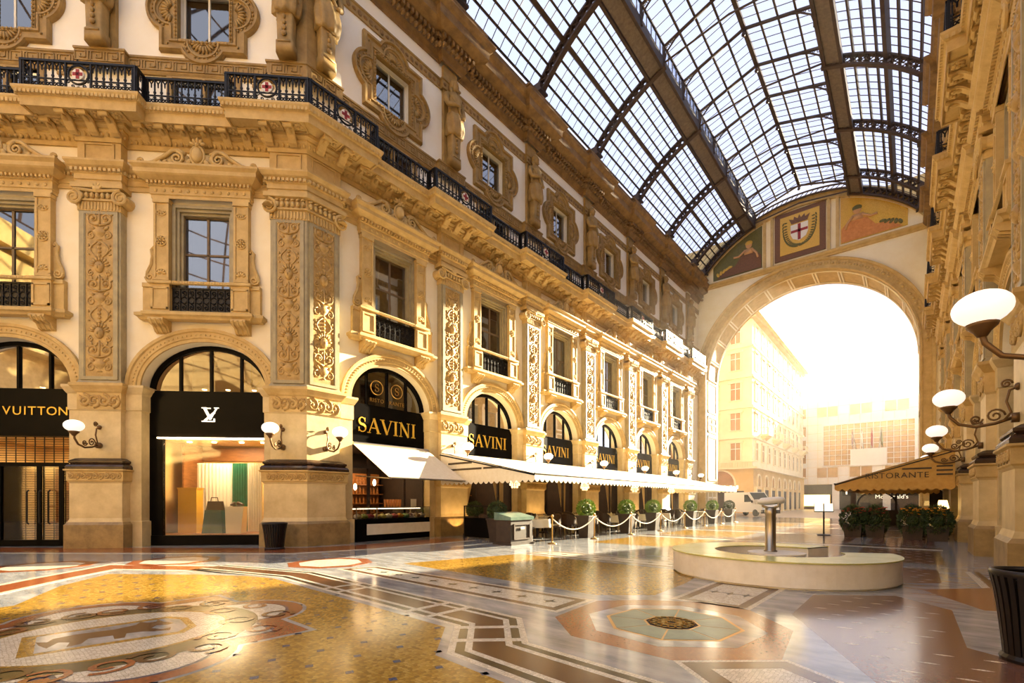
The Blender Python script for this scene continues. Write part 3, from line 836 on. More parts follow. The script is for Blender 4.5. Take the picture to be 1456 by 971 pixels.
        for q in (-0.14, 0, 0.14): mb.tube([(c + q, -0.44, 6.96), (c + q, -0.36, 6.83), (c + q, -0.18, 6.77), (c + q, -0.06, 6.64)], 0.035, 5)
        W['bracket_' + nm] = mb.mesh('bracket', 'stone')
    mb = MB()                                              # sill slab and dado rail
    moulding(mb, [(-1.46, 0), (-1.46, -0.24), (-0.88, -0.24), (-0.88, -0.22), (0.88, -0.22), (0.88, -0.24), (1.46, -0.24), (1.46, 0)], [(0.0, 8.08), (0.06, 8.1), (0.06, 8.18), (0, 8.2), (-0.24, 8.2)])
    moulding(mb, [(-1.74, 0), (-1.74, -0.14), (-1.46, -0.14), (-1.46, -0.26), (1.46, -0.26), (1.46, -0.14), (1.74, -0.14), (1.74, 0)], [(-0.2, 7.0), (0.06, 7.0), (0.1, 7.06), (0.16, 7.1), (0.16, 7.18), (0.04, 7.25), (-0.24, 7.27)])
    for i in range(22): mb.ball((-0.84 + i * 0.08, -0.27, 8.14), 0.03, 0.03, 0.03, 6, 4)
    W['sill'] = mb.mesh('sill', 'stone')
    mb = MB(); mb.box(-0.9, 0.9, -0.1, -0.06, 7.27, 8.06)
    W['grille_back'] = mb.mesh('grille_back', 'iron')
    mb = MB()
    mb.box(-0.9, 0.9, -0.13, -0.1, 7.27, 7.31); mb.box(-0.9, 0.9, -0.13, -0.1, 8.0, 8.04)
    for i in range(8):
        cx = -0.77 + i * 0.22
        mb.tube([(cx + 0.1 * cos(t * pi / 6), -0.12, 7.66 + 0.1 * sin(t * pi / 6)) for t in range(12)], 0.014, 4, closed=True)
        for q in (-1, 1): mb.tube(spiral(cx, 7.66 + q * 0.22, 0.09, 1.3, -q * pi / 2, q, 10, -0.12), 0.013, 4)
        mb.box(cx + 0.1, cx + 0.12, -0.13, -0.1, 7.3, 8.02)
    W['grille'] = mb.mesh('iron_grille', 'iron')
    mb = MB()                                              # entablature
    moulding(mb, [(-1.44, 0), (-1.44, -0.18), (1.44, -0.18), (1.44, 0)], [(0, 10.75), (0.02, 10.75), (0.02, 10.84), (0.05, 10.86), (0.05, 11.08), (0.1, 11.1), (0.1, 11.2), (0.16, 11.22), (0.3, 11.3), (0.34, 11.34), (0.34, 11.46), (0.42, 11.54), (0.42, 11.6), (-0.18, 11.64)])
    for i in range(26): mb.box(-1.5 + i * 0.118, -1.44 + i * 0.118, -0.36, -0.28, 11.12, 11.2)
    for i in range(12): rosette_s(mb, -1.3 + i * 0.236, -0.24, 10.97, 0.055)
    W['entablature'] = mb.mesh('entablature', 'stone')
    mb = MB()                                              # scrolled pediment
    for s in (-1, 1):
        mb.tube([(s * 1.72, -0.36, 11.72), (s * 1.6, -0.36, 11.66), (s * 1.3, -0.36, 11.72), (s * 1.0, -0.36, 11.9), (s * 0.75, -0.36, 12.1), (s * 0.55, -0.36, 12.12), (s * 0.36, -0.36, 12.02)], [0.05, 0.055, 0.06, 0.065, 0.06, 0.06, 0.05], 6)
        mb.tube(spiral(s * 0.6, 11.88, 0.2, 1.8, pi / 2, s, 20, -0.38), [0.05 - 0.0012 * j for j in range(21)], 6)
        mb.tube(spiral(s * 1.64, 11.74, 0.09, 1.4, 0 if s > 0 else pi, s, 12, -0.38), 0.035, 6)
        mb.prism_xz([(s * 1.7, 11.62), (s * 1.3, 11.7), (s * 1.0, 11.86), (s * 0.72, 12.04), (s * 0.3, 12.0), (s * 0.3, 11.62)], -0.34, -0.1)
        for q in range(4): mb.ball((s * (0.95 + q * 0.16), -0.38, 11.76 - q * 0.025), 0.09, 0.04, 0.05 - q * 0.008, 6, 4, -s * 0.5)
    W['pediment'] = mb.mesh('scroll_pediment', 'stone', True)
    mb = MB()
    mb.ball((0, -0.4, 11.98), 0.17, 0.12, 0.24, 12, 8)
    mb.tube([(0.2 * cos(t * pi / 8), -0.38, 11.98 + 0.28 * sin(t * pi / 8)) for t in range(16)], 0.04, 6, closed=True)
    for q in range(5):
        an = pi * (q + 0.5) / 5
        mb.ball((0.16 * cos(an), -0.38, 12.3 + 0.15 * sin(an)), 0.1, 0.05, 0.045, 7, 4, an)
    mb.ball((0, -0.4, 12.3), 0.07, 0.07, 0.07, 7, 5)
    for s in (-1, 1): mb.ball((s * 0.26, -0.37, 11.78), 0.08, 0.05, 0.12, 7, 4, s * 0.6)
    W['cartouche'] = mb.mesh('cartouche', 'stone', True)
    return W
def rosette_s(mb, x, y, z, r):
    mb.ball((x, y, z), r, r * 0.5, r, 7, 4)
WP = window_parts()
WNAME = {'pane0': 'pane', 'pane1': 'pane', 'pane2': 'pane', 'pane3': 'pane', 'jamb_a': 'jamb_pilaster', 'jamb_b': 'jamb_pilaster', 'console_a': 'side_scroll', 'console_b': 'side_scroll',
         'dado_a': 'dado', 'dado_b': 'dado', 'bracket_a': 'bracket', 'bracket_b': 'bracket', 'room': 'room_back', 'pediment': 'scroll_pediment', 'grille': 'iron_grille'}
win_no = [0]
def window(wall, x, blind=True):
    win_no[0] += 1
    p = wall.matrix_basis @ Vector((x, 0, 0))
    e = tag(empty('window_%d' % win_no[0], p, wall.rotation_euler.z), kind='structure')
    for k, me in WP.items():
        if k == 'blind' and not blind: continue
        inst(WNAME.get(k, k), me, e)
    return e
for x in OCT_WIN[:2]: window(W_OCT, x, False)
for x in ARM_WIN: window(W_ARM, x)
for y in R_WIN[1:]: window(W_RGT, -y, False)

# ------------------------------------------------------------------ attic windows: quatrefoil frames
def quatrefoil(off):
    """square with a round lobe on each side, moved outwards by off; (x,z) around 0"""
    h, r = 1.10 + off, 0.57 + off * 0.75; k = 0.97; pts = []
    for q in range(4):
        a = q * pi / 2
        loc = [(h, -h)]
        zc = sqrt(max(r * r - (h - k) ** 2, 0.01))
        t0 = atan2(-zc, h - k)
        loc += [(k + r * cos(t0 + (-2 * t0) * i / 12), r * sin(t0 + (-2 * t0) * i / 12)) for i in range(13)]
        for x, z in loc: pts.append((x * cos(a) - z * sin(a), x * sin(a) + z * cos(a)))
    return pts
ZQ = 16.7
mb = MB()
rows_ = []
for off, y in ((-0.25, 0.05), (-0.25, -0.05), (-0.19, -0.07), (-0.17, -0.12), (-0.11, -0.12), (-0.09, -0.08), (0.06, -0.08), (0.08, -0.16), (0.16, -0.16), (0.2, -0.1), (0.2, 0.0)):
    rows_.append([(x, y, ZQ + z) for x, z in quatrefoil(off)])
for p, q in zip(rows_[:-1], rows_[1:]): mb.strip(p, q, True)
o = len(mb.v); outl = quatrefoil(-0.25)                     # field between the frame and the square opening
for a in range(4):
    ca, sa = cos(a * pi / 2), sin(a * pi / 2)
    seg = [(x, z) for x, z in quatrefoil(-0.25)[0:15]]
    ring = outl[a * 14:a * 14 + 14] + [outl[(a * 14 + 14) % 56]]
    inner = []
    for i in range(15):
        t = -1 + 2 * i / 14; x, z = 0.8, 0.9 * t
        if a % 2: x, z = 0.9, 0.8 * t
        inner.append((x * ca - z * sa, x * sa + z * ca))
    mb.strip([(x, -0.03, ZQ + z) for x, z in ring], [(x, -0.03, ZQ + z) for x, z in inner])
QF = mb.mesh('quatrefoil_frame', 'upper_stone')
mb = MB()
for a in range(4):                                          # scallop shell in each lobe
    ca, sa = cos(a * pi / 2), sin(a * pi / 2)
    for i in range(9):
        t = -1.25 + 2.5 * i / 8
        c = (0.92 + 0.24 * cos(t), 0.28 * sin(t)); an = t + a * pi / 2
        mb.ball((c[0] * ca - c[1] * sa, -0.06, ZQ + c[0] * sa + c[1] * ca), 0.15, 0.05, 0.04, 6, 4, an)
for i in range(44):                                         # studs on the frame
    q = quatrefoil(-0.05); x, z = q[(i * 56 // 44) % 56]
    mb.ball((x, -0.1, ZQ + z), 0.04, 0.03, 0.04, 5, 3)
QS = mb.mesh('shell_carving', 'upper_stone', True)
mb = MB()
for s in (-1, 1): mb.box(s * 0.82 - 0.05, s * 0.82 + 0.05, -0.08, 0.1, 15.7, 17.6)
mb.box(-0.8, 0.8, -0.08, 0.1, 15.68, 15.78); mb.box(-0.8, 0.8, -0.08, 0.1, 17.52, 17.62)
for i in range(15):
    for s in (-1, 1): mb.ball((s * 0.82, -0.1, 15.8 + i * 0.124), 0.04, 0.04, 0.05, 5, 3)
for i in range(13):
    for z in (15.73, 17.57): mb.ball((-0.74 + i * 0.123, -0.1, z), 0.05, 0.04, 0.04, 5, 3)
QB = mb.mesh('bead_frame', 'upper_stone')
mb = MB(); mb.box(-0.03, 0.03, 0.26, 0.32, 15.76, 17.54)
for s in (-1, 1): mb.box(s * 0.74 - 0.03, s * 0.74 + 0.03, 0.26, 0.32, 15.76, 17.54)
mb.box(-0.72, 0.72, 0.26, 0.32, 15.76, 15.82); mb.box(-0.72, 0.72, 0.26, 0.32, 17.48, 17.54)
QSASH = mb.mesh('sash', 'frame_white')
QP = [MB().box(x0, x1, 0.28, 0.29, 15.82, 17.48).mesh('pane', 'window_glass') for x0, x1 in ((-0.71, -0.03), (0.03, 0.71))]
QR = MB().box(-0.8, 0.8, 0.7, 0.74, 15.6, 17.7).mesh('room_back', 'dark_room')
mb = MB()
for s in (-1, 1):
    for j in range(8):
        mb.tube([(s * (0.1 + j * 0.085), 0.38 + 0.025 * (j % 2), 17.48), (s * (0.2 + j * 0.07 + 0.1), 0.38 + 0.025 * (j % 2), 16.6), (s * (0.48 + j * 0.03), 0.38, 15.84)], 0.05, 5)
QC = mb.mesh('curtain', 'curtain', True)
def attic_window(wall, x, curtain=False):
    win_no[0] += 1
    p = wall.matrix_basis @ Vector((x, 0, 0))
    e = tag(empty('window_%d' % win_no[0], p, wall.rotation_euler.z), kind='structure')
    for n, me in (('quatrefoil_frame', QF), ('shell_carving', QS), ('bead_frame', QB), ('sash', QSASH), ('pane', QP[0]), ('pane', QP[1]), ('room_back', QR)): inst(n, me, e)
    if curtain: inst('curtain', QC, e)
for i, x in enumerate(OCT_WIN[:2]): attic_window(W_OCT, x, i == 0)
for x in ARM_WIN: attic_window(W_ARM, x)
for y in R_WIN[1:]: attic_window(W_RGT, -y)

# ------------------------------------------------------------------ balcony railing
def rail_mesh(L, ornate):
    """cast-iron railing panel, x 0..L, standing at z 0"""
    mb = MB(); H = 0.84
    mb.box(0, L, -0.035, 0.035, H - 0.06, H); mb.box(0, L, -0.02, 0.02, 0.03, 0.07); mb.box(0, L, -0.015, 0.015, 0.3, 0.33)
    for x in (0.03, L - 0.03): mb.box(x - 0.03, x + 0.03, -0.03, 0.03, 0, H)
    n = max(2, round(L / 0.19)); st = L / n
    c = L / 2
    for i in range(n):
        x = st * (i + 0.5)
        if ornate and abs(x - c) < 0.34: continue
        mb.box(x - 0.017, x + 0.017, -0.017, 0.017, 0.05, H - 0.05)
        for s in (-1, 1):                                  # pointed arch and foot scrolls
            mb.tube([(x + s * st * 0.5, 0, 0.55), (x + s * st * 0.48, 0, 0.66), (x + s * st * 0.2, 0, 0.75), (x, 0, 0.8)], 0.02, 4)
            mb.tube(spiral(x + s * st * 0.24, 0.18, 0.085, 1.3, pi / 2, s, 9), 0.02, 4)
        mb.ball((x, 0, 0.62), 0.03, 0.03, 0.05, 5, 3); mb.ball((x, 0, 0.4), 0.05, 0.03, 0.05, 5, 3)
    if ornate:
        mb.box(c - 0.36, c - 0.32, -0.03, 0.03, 0, H); mb.box(c + 0.32, c + 0.36, -0.03, 0.03, 0, H)
        mb.tube([(c + 0.27 * cos(t * pi / 10), 0, 0.47 + 0.27 * sin(t * pi / 10)) for t in range(20)], 0.03, 5, closed=True)
        for a in range(12):
            an = a * pi / 6
            mb.tube(spiral(c + 0.31 * cos(an), 0.47 + 0.38 * sin(an), 0.06, 1.2, an, 1, 8), 0.016, 4)
    return mb.mesh('railing_panel', 'iron')
rail_cache = {}
mb = MB(); o = len(mb.v); mb.lathe([(0, -0.03), (0.16, -0.03), (0.16, 0.03), (0, 0.03)], 20); mb.xf(o, Matrix.Rotation(pi / 2, 4, 'X'))
MEDW = mb.mesh('medallion', 'medal_white')
MEDR = MB().box(-0.045, 0.045, -0.04, 0.04, -0.135, 0.135).box(-0.135, 0.135, -0.04, 0.04, -0.045, 0.045).mesh('medallion_cross', 'medal_red')
rail_table = {W_OCT.name: 'wall_northwest', W_ARM.name: 'wall_west', W_RGT.name: 'wall_east'}
def railings(wall, path):
    for i_, (p, q) in enumerate(zip(path[:-1], path[1:])):
        p, q = Vector(p), Vector(q); L = (q - p).length
        if L < 0.1: continue
        orn = 2.9 < L < 3.4 or (wall is W_OCT and i_ == len(path) - 2) or (wall is W_ARM and i_ == 0)
        key = (round(L, 2), orn)
        if key not in rail_cache: rail_cache[key] = rail_mesh(L, orn)
        a = atan2(q.y - p.y, q.x - p.x)
        o = inst('railing_panel', rail_cache[key], wall, (p.x, p.y, 13.2), a)
        if orn:
            m = inst('medallion', MEDW, o, (L / 2, 0, 0.47)); inst('medallion_cross', MEDR, o, (L / 2, 0, 0.47))
rows(railings, HW + 0.3, 0.36, 0.66)

# ------------------------------------------------------------------ draped half-figures (herms) on the attic piers
def herm_mesh():
    """torso growing out of a tapering pillar; origin on its foot, faces -y"""
    mb = MB(); n = 28
    def ring(z, rx, ry, cy=0.0, cx=0.0, fold=0.0, ph=0.0, k=9, sq=2.0):
        out = []
        for j in range(n):
            a = 2 * pi * j / n; c, s = cos(a), sin(a)
            r = 1 + fold * sin(k * a + ph)
            ex = 2 / sq
            out.append((cx + math.copysign(abs(c) ** ex, c) * rx * r, cy + math.copysign(abs(s) ** ex, s) * ry * r, z))
        return out
    R = [ring(0, 0.27, 0.2, sq=6), ring(0.35, 0.27, 0.2, sq=6), ring(0.36, 0.23, 0.17, sq=6), ring(1.0, 0.25, 0.18, sq=6), ring(1.45, 0.27, 0.2, sq=5)]
    mb.loft(R)
    D = []                                                # drapery round the hips, gathered to one side
    for i in range(11):
        t = i / 10
        D.append(ring(1.2 + 0.85 * t, 0.36 - 0.02 * t + 0.06 * sin(pi * t), 0.27 + 0.05 * sin(pi * t), -0.03, 0.03 * sin(3 * t), 0.17 * (1 - 0.4 * t), 2.4 * t, 8))
    mb.loft(D)
    T = [ring(2.0, 0.3, 0.23, -0.02, fold=0.05, ph=2), ring(2.2, 0.27, 0.21, -0.02, fold=0.03, ph=2.4), ring(2.4, 0.29, 0.23, -0.03), ring(2.62, 0.34, 0.27, -0.05), ring(2.8, 0.36, 0.25, -0.03), ring(2.92, 0.3, 0.2, 0.0), ring(3.0, 0.14, 0.13, 0.0), ring(3.12, 0.11, 0.11, -0.02)]
    mb.loft(T)
    Hd = [ring(3.06, 0.09, 0.1, -0.05), ring(3.14, 0.13, 0.14, -0.06), ring(3.26, 0.15, 0.17, -0.05), ring(3.38, 0.155, 0.175, -0.03), ring(3.48, 0.12, 0.14, -0.01), ring(3.54, 0.03, 0.04, 0)]
    mb.loft(Hd)
    mb.ball((0, -0.22, 3.25), 0.025, 0.045, 0.06, 6, 4)
    for s in (-1, 1):
        mb.ball((s * 0.06, -0.19, 3.31), 0.03, 0.02, 0.015, 6, 3)
        mb.ball((s * 0.15, -0.02, 3.3), 0.07, 0.13, 0.16, 8, 5)           # hair at the temples
        mb.tube([(s * 0.14, 0.02, 3.2), (s * 0.2, -0.06, 3.0), (s * 0.22, -0.14, 2.8)], [0.07, 0.06, 0.03], 7)
    mb.ball((0, -0.17, 3.18), 0.045, 0.02, 0.012, 6, 3)
    mb.ball((0, 0.02, 3.46), 0.17, 0.19, 0.11, 10, 5)
    # arms: one crossed over the chest, one gathering the cloth
    mb.tube([(-0.36, 0, 2.8), (-0.47, -0.06, 2.5), (-0.44, -0.16, 2.28), (-0.2, -0.34, 2.3), (0.05, -0.34, 2.4)], [0.12, 0.11, 0.09, 0.075, 0.05], 8)
    mb.tube([(0.36, 0, 2.8), (0.46, -0.04, 2.5), (0.44, -0.14, 2.2), (0.3, -0.3, 2.02), (0.2, -0.34, 1.95)], [0.12, 0.11, 0.09, 0.07, 0.05], 8)
    for x, y, z in ((0.05, -0.34, 2.4), (0.2, -0.34, 1.95)):
        for j in range(4): mb.tube([(x, y, z + 0.02 * j - 0.03), (x + 0.06, y - 0.03, z + 0.025 * j - 0.03), (x + 0.1, y + 0.01, z + 0.02 * j - 0.05)], 0.014, 5)
        mb.tube([(x, y, z), (x + 0.03, y - 0.05, z + 0.05)], 0.016, 5)
    for j in range(7):                                     # diagonal mantle folds
        t = j / 6
        mb.tube([(-0.34 + 0.1 * t, -0.1 - 0.1 * t, 2.75 - 0.12 * t), (-0.05 + 0.1 * t, -0.28, 2.4 - 0.14 * t), (0.3, -0.2, 2.05 - 0.12 * t), (0.36, -0.1, 1.6 - 0.05 * t)], 0.05, 6)
    for j in range(4): mb.ball((0, -0.2, 0.55 + j * 0.17), 0.09 - 0.012 * j, 0.05, 0.08, 7, 4)      # husk drop on the pillar
    mb.box(-0.19, 0.19, -0.215, -0.19, 0.28, 0.34)
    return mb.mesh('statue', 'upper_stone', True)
HM = herm_mesh()
ZS = 15.18
def statue(wall, x, y, a=0.0):
    o = inst('statue', HM, wall, (x, y, ZS), a)
    tag(o, 'draped stone half-figure growing from a pillar')
for x in ARM_PIL: statue(W_ARM, x, -0.34)
for y in R_PIL[1:]: statue(W_RGT, -y, -0.34)
statue(W_OCT, OCT_PIL[0], -0.34)
statue(W_ARM, CW.y + 0.45, -0.42)
statue(W_OCT, -0.45, -0.42)
# ------------------------------------------------------------------ iron and glass vault
VX, VR, VC, VH = -6.75, 10.0, 15.45, 7.55                   # axis, radius, centre height, half span
TH0 = math.asin(VH / VR)                                    # half opening angle
TB0, TB1 = math.asin(4.05 / VR), math.asin(3.3 / VR)        # gutter beam between these angles
CEIL = tag(empty('ceiling', (VX, 0, 0)), kind='structure')
def vp(th, r=VR): return (r * sin(th), VC + r * cos(th))    # x (from axis), z
RIBS = [13.14 + BAY * k for k in range(-1, 6)] + [YARCH - 0.35]
Y0V, Y1V = RIBS[0], YARCH
# main ribs: two chords and a row of X-shaped webs, as one truss each
def rib_mesh():
    mb = MB(); N = 40
    for s in (-1, 1):
        ths = [s * (TH0 + (TB1 - TH0) * i / N) for i in range(N + 1)]
        for r, hw, hh in ((VR - 0.08, 0.12, 0.05), (VR - 0.52, 0.12, 0.05)):
            A = [[(x, y, z) for x, z in (vp(t, r + d) for t in ths)] for d, y in ((-hh, -hw), (hh, -hw), (hh, hw), (-hh, hw))]
            for i in range(4): mb.strip(A[i], A[(i + 1) % 4])
        n = 13
        for i in range(n):
            a, b = s * (TH0 + (TB1 - TH0) * i / n), s * (TH0 + (TB1 - TH0) * (i + 1) / n)
            for y in (-0.08, 0.08):
                pa, pb, qa, qb = vp(a, VR - 0.5), vp(b, VR - 0.1), vp(a, VR - 0.1), vp(b, VR - 0.5)
                mb.tube([(pa[0], y, pa[1]), (pb[0], y, pb[1])], 0.035, 4); mb.tube([(qa[0], y, qa[1]), (qb[0], y, qb[1])], 0.035, 4)
            m = vp((a + b) / 2, VR - 0.3); mb.ball((m[0], 0, m[1]), 0.1, 0.1, 0.1, 6, 4)
        x, z = vp(s * TH0, VR - 0.3); mb.box(x - 0.22, x + 0.22, -0.25, 0.25, z - 0.15, z + 0.25); mb.box(x - 0.3, x + 0.3, -0.3, 0.3, z - 0.2, z - 0.1)
    return mb.mesh('rib', 'roof_iron')
RM = rib_mesh()
for y in RIBS: inst('rib', RM, CEIL, (0, y, 0))
# longitudinal purlins
def purlin(th, r, a, b, y0, y1, name='purlin', material='roof_iron'):
    x, z = vp(th, r); mb = MB()
    o = len(mb.v); mb.box(-a, a, 0, y1 - y0, -b, b); mb.xf(o, Matrix.Rotation(-(-th), 4, 'Y'))
    mb.build(name, material, CEIL, loc=(x, y0, z))
NROW = 8
TROW = [TH0 + (TB0 - TH0) * i / NROW for i in range(NROW + 1)]
for s in (-1, 1):
    for i, t in enumerate(TROW):
        heavy = i in (4,)
        purlin(s * t, VR - (0.12 if heavy else 0.05), 0.1 if heavy else 0.045, 0.14 if heavy else 0.05, Y0V, Y1V)
    # dark gutter beam
    x0, z0 = vp(s * TB0, VR - 0.1); x1, z1 = vp(s * TB1, VR - 0.1)
    mb = MB(); y0, y1 = Y0V, Y1V
    q = [(x0, z0), (x1, z1), (x1, z1 - 0.35), (x0, z0 - 0.35)]
    n = 4; vs = [(x, y0, z) for x, z in q] + [(x, y1, z) for x, z in q]
    mb.add(vs, [(0, 1, 2, 3), (7, 6, 5, 4)] + [(i, i + 4, (i + 1) % 4 + 4, (i + 1) % 4) for i in range(4)])
    mb.build('gutter_beam', 'gutter', CEIL)
    for x, z in ((x0, z0), (x1, z1)):
        MB().box(x - 0.07, x + 0.07, y0, y1, z - 0.48, z + 0.08).build('beam_flange', 'roof_iron', CEIL)
    # upright glass strip of the raised lantern
    xl = x1 - s * 0.05
    MB().box(xl - 0.03, xl + 0.03, y0, y1, z1 + 0.75, z1 + 0.83).build('lantern_plate', 'roof_iron', CEIL)
    mb = MB()
    for i in range(int((y1 - y0) / 0.55)): mb.box(xl - 0.02, xl + 0.02, y0 + i * 0.55, y0 + i * 0.55 + 0.035, z1 + 0.05, z1 + 0.78)
    mb.build('lantern_mullion', 'roof_iron', CEIL)
    MB().box(xl - 0.006, xl + 0.006, y0, y1, z1 + 0.08, z1 + 0.75).build('lantern_pane', 'roof_glass', CEIL)
ZB = vp(TB1, VR - 0.1)[1]; XB = vp(TB1, VR - 0.1)[0] - 0.05
# pitched lantern roof
LZ0, LZ1 = ZB + 0.8, ZB + 1.75
for i in range(5):
    t = i / 4
    for s in ((-1, 1) if i < 4 else (1,)):
        x = s * XB * (1 - t); z = LZ0 + (LZ1 - LZ0) * t
        b = 0.1 if i == 4 else 0.045
        MB().box(x - b, x + b, Y0V, Y1V, z - b, z + b).build('purlin', 'roof_iron', CEIL)
lgb = [MB().tube([(s * XB, 0, LZ0), (0, 0, LZ1)], 0.022, 4).mesh('glazing_bar', 'roof_iron') for s in (-1, 1)]
for k in range(int((Y1V - Y0V) / 0.548)):
    for g in lgb: inst('glazing_bar', g, CEIL, (0, Y0V + k * 0.548, 0))
def frame_mesh(half):
    mb = MB()
    for s in (-1, 1):                                       # rafters and the curved filigree braces
        mb.tube([(s * XB, 0, LZ0 - 0.1), (0, 0, LZ1 - 0.1)], 0.075, 5)
        mb.tube([(s * XB, 0, ZB - 0.3), (s * XB, 0, LZ0)], 0.09, 6)
        pts = [(s * XB, 0, ZB - 0.2), (s * (XB - 0.15), 0, ZB + 0.35), (s * (XB - 0.6), 0, ZB + 0.75), (s * (XB - 1.3), 0, LZ0 + 0.3)]
        mb.tube(pts, 0.045, 5)
        for i in range(4): mb.tube(spiral(s * (XB - 0.2 - i * 0.22), ZB + 0.62 + i * 0.09, 0.11 - 0.015 * i, 1.2, 0, 1, 10), 0.022, 4)
        if not half: mb.tube([(s * XB, 0, ZB - 0.15), (0, 0, ZB + 0.25)], 0.05, 5)
    mb.tube([(0, 0, LZ1 + 0.05), (0, 0, LZ1 - 0.35)], 0.07, 6); mb.ball((0, 0, LZ1 - 0.38), 0.11, 0.11, 0.11, 8, 5)
    return mb.mesh('lantern_frame', 'roof_iron')
LF, LH = frame_mesh(False), frame_mesh(True)
for i, y in enumerate(RIBS):
    inst('lantern_frame', LF, CEIL, (0, y, 0))
    if i < len(RIBS) - 2: inst('lantern_frame', LH, CEIL, (0, y + BAY / 2, 0))
# thin glazing bars and panes
NB = 10; st = BAY / NB
N = 16
for s in (-1, 1):
    A = [vp(s * (TH0 + (TB0 - TH0) * i / N), VR) for i in range(N + 1)]
    g = MB().tube([(x, 0, z) for x, z in A], 0.022, 4, caps=False).mesh('glazing_bar', 'roof_iron')
    for k in range(int((Y1V - Y0V) / st) + 1):
        if Y0V + k * st <= Y1V: inst('glazing_bar', g, CEIL, (0, Y0V + k * st, 0))
pane_me = {}
for s in (-1, 1):
    for i in range(NROW):
        m = MB(); (x0, z0), (x1, z1) = vp(s * TROW[i], VR + 0.01), vp(s * TROW[i + 1], VR + 0.01)
        m.add([(x0, 0.02, z0), (x0, st - 0.02, z0), (x1, st - 0.02, z1), (x1, 0.02, z1)], [(0, 1, 2, 3)])
        pane_me[(s, i)] = m
cells = [(k, s, i) for k in range(int((Y1V - Y0V) / st)) for s in (-1, 1) for i in range(NROW)]
sing = [c for c in cells if c[1] == -1 and c[0] * st + Y0V > 12.5][:296]
sset = set(sing); pm = {}
for k, s, i in sing:
    if (s, i) not in pm: pm[(s, i)] = pane_me[(s, i)].mesh('pane', 'roof_glass')
    inst('pane', pm[(s, i)], CEIL, (0, Y0V + k * st, 0))
mb = MB()
for k, s, i in cells:
    if (k, s, i) in sset: continue
    mb.add([(x, y + Y0V + k * st, z) for x, y, z in pane_me[(s, i)].v], [(0, 1, 2, 3)])
for k in range(int((Y1V - Y0V) / 0.548)):
    y = Y0V + k * 0.548
    for s in (-1, 1):
        for j in range(4):
            a, b = j / 4, (j + 1) / 4
            mb.add([(s * XB * (1 - a), y + 0.02, LZ0 + (LZ1 - LZ0) * a), (s * XB * (1 - a), y + 0.52, LZ0 + (LZ1 - LZ0) * a), (s * XB * (1 - b), y + 0.52, LZ0 + (LZ1 - LZ0) * b), (s * XB * (1 - b), y + 0.02, LZ0 + (LZ1 - LZ0) * b)], [(0, 1, 2, 3)])
tag(mb.build('far_panes', 'roof_glass', CEIL), kind='stuff')

# ------------------------------------------------------------------ the great end arch
W_N = tag(empty('wall_north', (VX, YARCH, 0)), kind='structure')     # local x across, y into the wall
AH, ASP, ADEP = 7.25, 12.4, 3.4
N = 48
arch = [(AH * cos(pi - pi * i / N), ASP + AH * sin(pi - pi * i / N)) for i in range(N + 1)]
TOPR = VR + 0.12
def top_z(x): return VC + sqrt(max(TOPR ** 2 - x * x, 0.1))
mb = MB()
XE = 9.0
# spandrel field
mb.strip([(x, 0, z) for x, z in arch], [(x, 0, 20.3) for x, z in arch])
for s in (-1, 1): mb.add([(s * AH, 0, 0), (s * XE, 0, 0), (s * XE, 0, 20.3), (s * AH, 0, 20.3), (s * AH, 0, ASP)], [(0, 1, 2, 3, 4)])
xs = [-XE + 2 * XE * i / 40 for i in range(41)]
mb.strip([(x, 0, 20.3) for x in xs], [(x, 0, max(top_z(x), 20.35)) for x in xs])
mb.build('plaster_field', 'plaster', W_N)
mb = MB()                                                   # soffit of the opening
pth = [(-AH, 0)] + arch + [(AH, 0)]
mb.strip([(x, 0, z) for x, z in pth], [(x, ADEP, z) for x, z in pth])
mb.strip([(x, ADEP, z) for x, z in arch], [(x, ADEP, 26) for x, z in arch])
for s in (-1, 1): mb.add([(s * AH, ADEP, 0), (s * 14, ADEP, 0), (s * 14, ADEP, 26), (s * AH, ADEP, 26), (s * AH, ADEP, ASP)], [(0, 1, 2, 3, 4)])
mb.build('soffit', 'stone', W_N)
def arch_ring(prof, material, name, jamb=True):
    mb = MB(); R_ = []
    for o, y in prof:
        p = [((AH + o) * cos(pi - pi * i / N), y, ASP + (AH + o) * sin(pi - pi * i / N)) for i in range(N + 1)]
        if jamb: p = [(-(AH + o), y, 0)] + p + [(AH + o, y, 0)]
        R_.append(p)
    for a, b in zip(R_[:-1], R_[1:]): mb.strip(a, b)
    return mb.build(name, material, W_N)
arch_ring([(0, 0), (0, -0.1), (0.12, -0.1), (0.14, -0.05), (0.62, -0.05), (0.66, -0.14), (0.78, -0.18), (0.82, -0.18), (0.82, 0)], 'stone', 'archivolt')
mb = MB()                                                   # relief on the archivolt
for i in range(60):
    t = pi * (i + 0.5) / 60; r = AH + 0.38
    mb.ball((r * cos(t), -0.06, ASP + r * sin(t)), 0.16, 0.05, 0.1, 7, 4, t + pi / 2)
    mb.ball(((r + 0.15) * cos(t + 0.02), -0.06, ASP + (r + 0.15) * sin(t + 0.02)), 0.05, 0.04, 0.05, 5, 3)
mb.build('archivolt_carving', 'stone', W_N, True)
